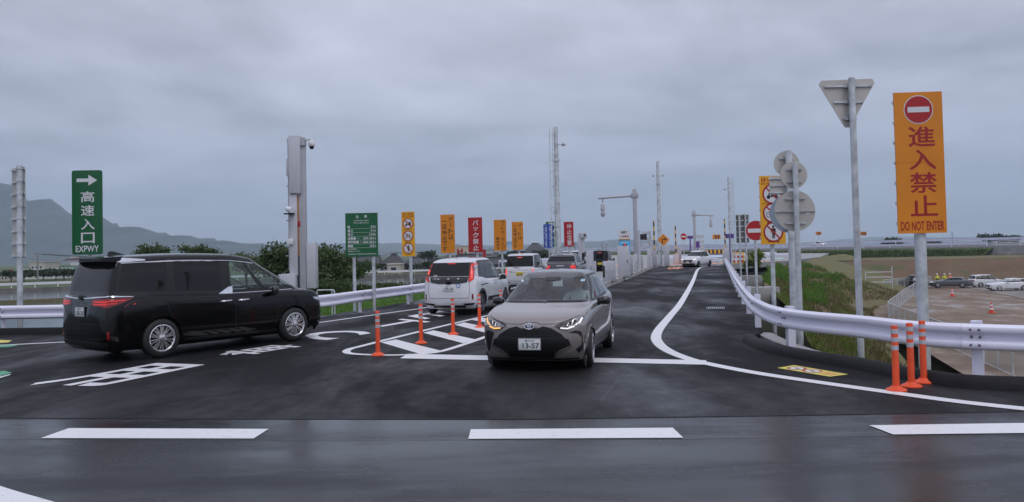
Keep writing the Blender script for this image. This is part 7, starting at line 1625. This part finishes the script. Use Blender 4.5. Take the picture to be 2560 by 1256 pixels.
UPOLES = [upole(94, 634, 165, 'dark utility pole before the long white building'), upole(838, 632, 200, 'utility pole left of the notice board'), upole(862, 634, 210, 'utility pole just behind the notice board edge'), upole(985, 630, 200, 'utility pole between notice board and yellow board'), upole(1234, 622, 200, 'utility pole beside the small print orange board'), upole(1437, 606, 220, 'utility pole right of the red four-character board'), upole(1506, 606, 260, 'utility pole left of the camera arm'), upole(1516, 610, 280, 'utility pole behind the camera arm')]
upole(2380, 580, 420, 'thin utility pole beyond the expressway', -1.9); upole(2463, 580, 420, 'utility pole above the parked wagons beyond the expressway', -1.9)
for a, b, lb in ((0, 1, 'sagging wires from the pond side pole across the town'), (1, 3, 'sagging wires behind the notice board'), (3, 4, 'sagging wires behind the orange and red boards'), (4, 5, 'sagging wires above the temple like hall')):
    o = empty("power_line", UPOLES[a], 0, lb, 'wire', 'power lines over the town'); 
    for off in (-.7, .7):
        MB().tube([UPOLES[a].lerp(UPOLES[b], t / 12) + Vector((off, 0, -1.6 * sin(pi * t / 12))) - UPOLES[a] for t in range(13)], .045, 5).build('wire', M_DARK, o)
for k, (px, pt, Y, rx) in enumerate(((28, 690, 168, 2.2), (60, 690, 166, 2.), (108, 688, 172, 2.4), (140, 684, 176, 3.), (160, 690, 170, 2.4), (905, 660, 165, 2.2), (935, 664, 166, 1.8), (1075, 655, 168, 2.2), (1105, 660, 165, 2.), (1068, 632, 240, 2.6), (1265, 640, 200, 2.2), (1290, 632, 220, 2.5), (1350, 630, 225, 2.4), (1480, 632, 250, 3.), (2230, 598, 420, 5.), (2330, 602, 400, 4.), (2480, 590, 420, 6.), (2520, 592, 420, 6.))):
    q = at(px, pt, Y); tree('distant garden tree', (q.x, Y, TZ), max(2., q.z - TZ), rx, max(.8, (q.z - TZ) * .38), 500, .38 * rx / 2.2, M_LEAF2, .12, 'garden trees in the town')
labs = ['dark garden tree beside the beige shop', 'small round tree under the long white building', 'dark bush tree before the long white building', 'broad dark tree at the end of the long white building', 'dark tree just left of the black minivan', 'dark garden tree between the notice board posts', 'small garden tree right of the notice board post', 'round garden tree left of the white minivan', 'small dark tree over the white minivan corner', 'pointed tree before the white apartment block', 'dark tree behind the small print orange board', 'tree between the last two orange boards', 'tree before the temple like hall', 'tree between the queueing vans', 'far tree right of the triangular sign post', 'far tree left of the do-not-enter post', 'far tree clump above the parked wagons', 'far dark tree over the bridge railing']
for o, lb in zip([o for o in bpy.data.objects if o.get('label') == 'distant garden tree'], labs): o['label'] = lb
# ================================================================ HAZE
hz = MB().box(-7400, 7400, -380, 9300, -7.5, 760).build('haze', pbr('haze_air', (1, 1, 1)))
m = bpy.data.materials.new('haze_volume'); m.use_nodes = True; t = m.node_tree; t.nodes.clear(); pv = nn(t, 'ShaderNodeVolumePrincipled'); pv.inputs['Color'].default_value = (.70, .84, 1, 1); pv.inputs['Density'].default_value = 1.9e-4; pv.inputs['Anisotropy'].default_value = .0
o = nn(t, 'ShaderNodeOutputMaterial'); t.links.new(pv.outputs[0], o.inputs['Volume']); hz.data.materials.clear(); hz.data.materials.append(m); tag(hz, kind='stuff')
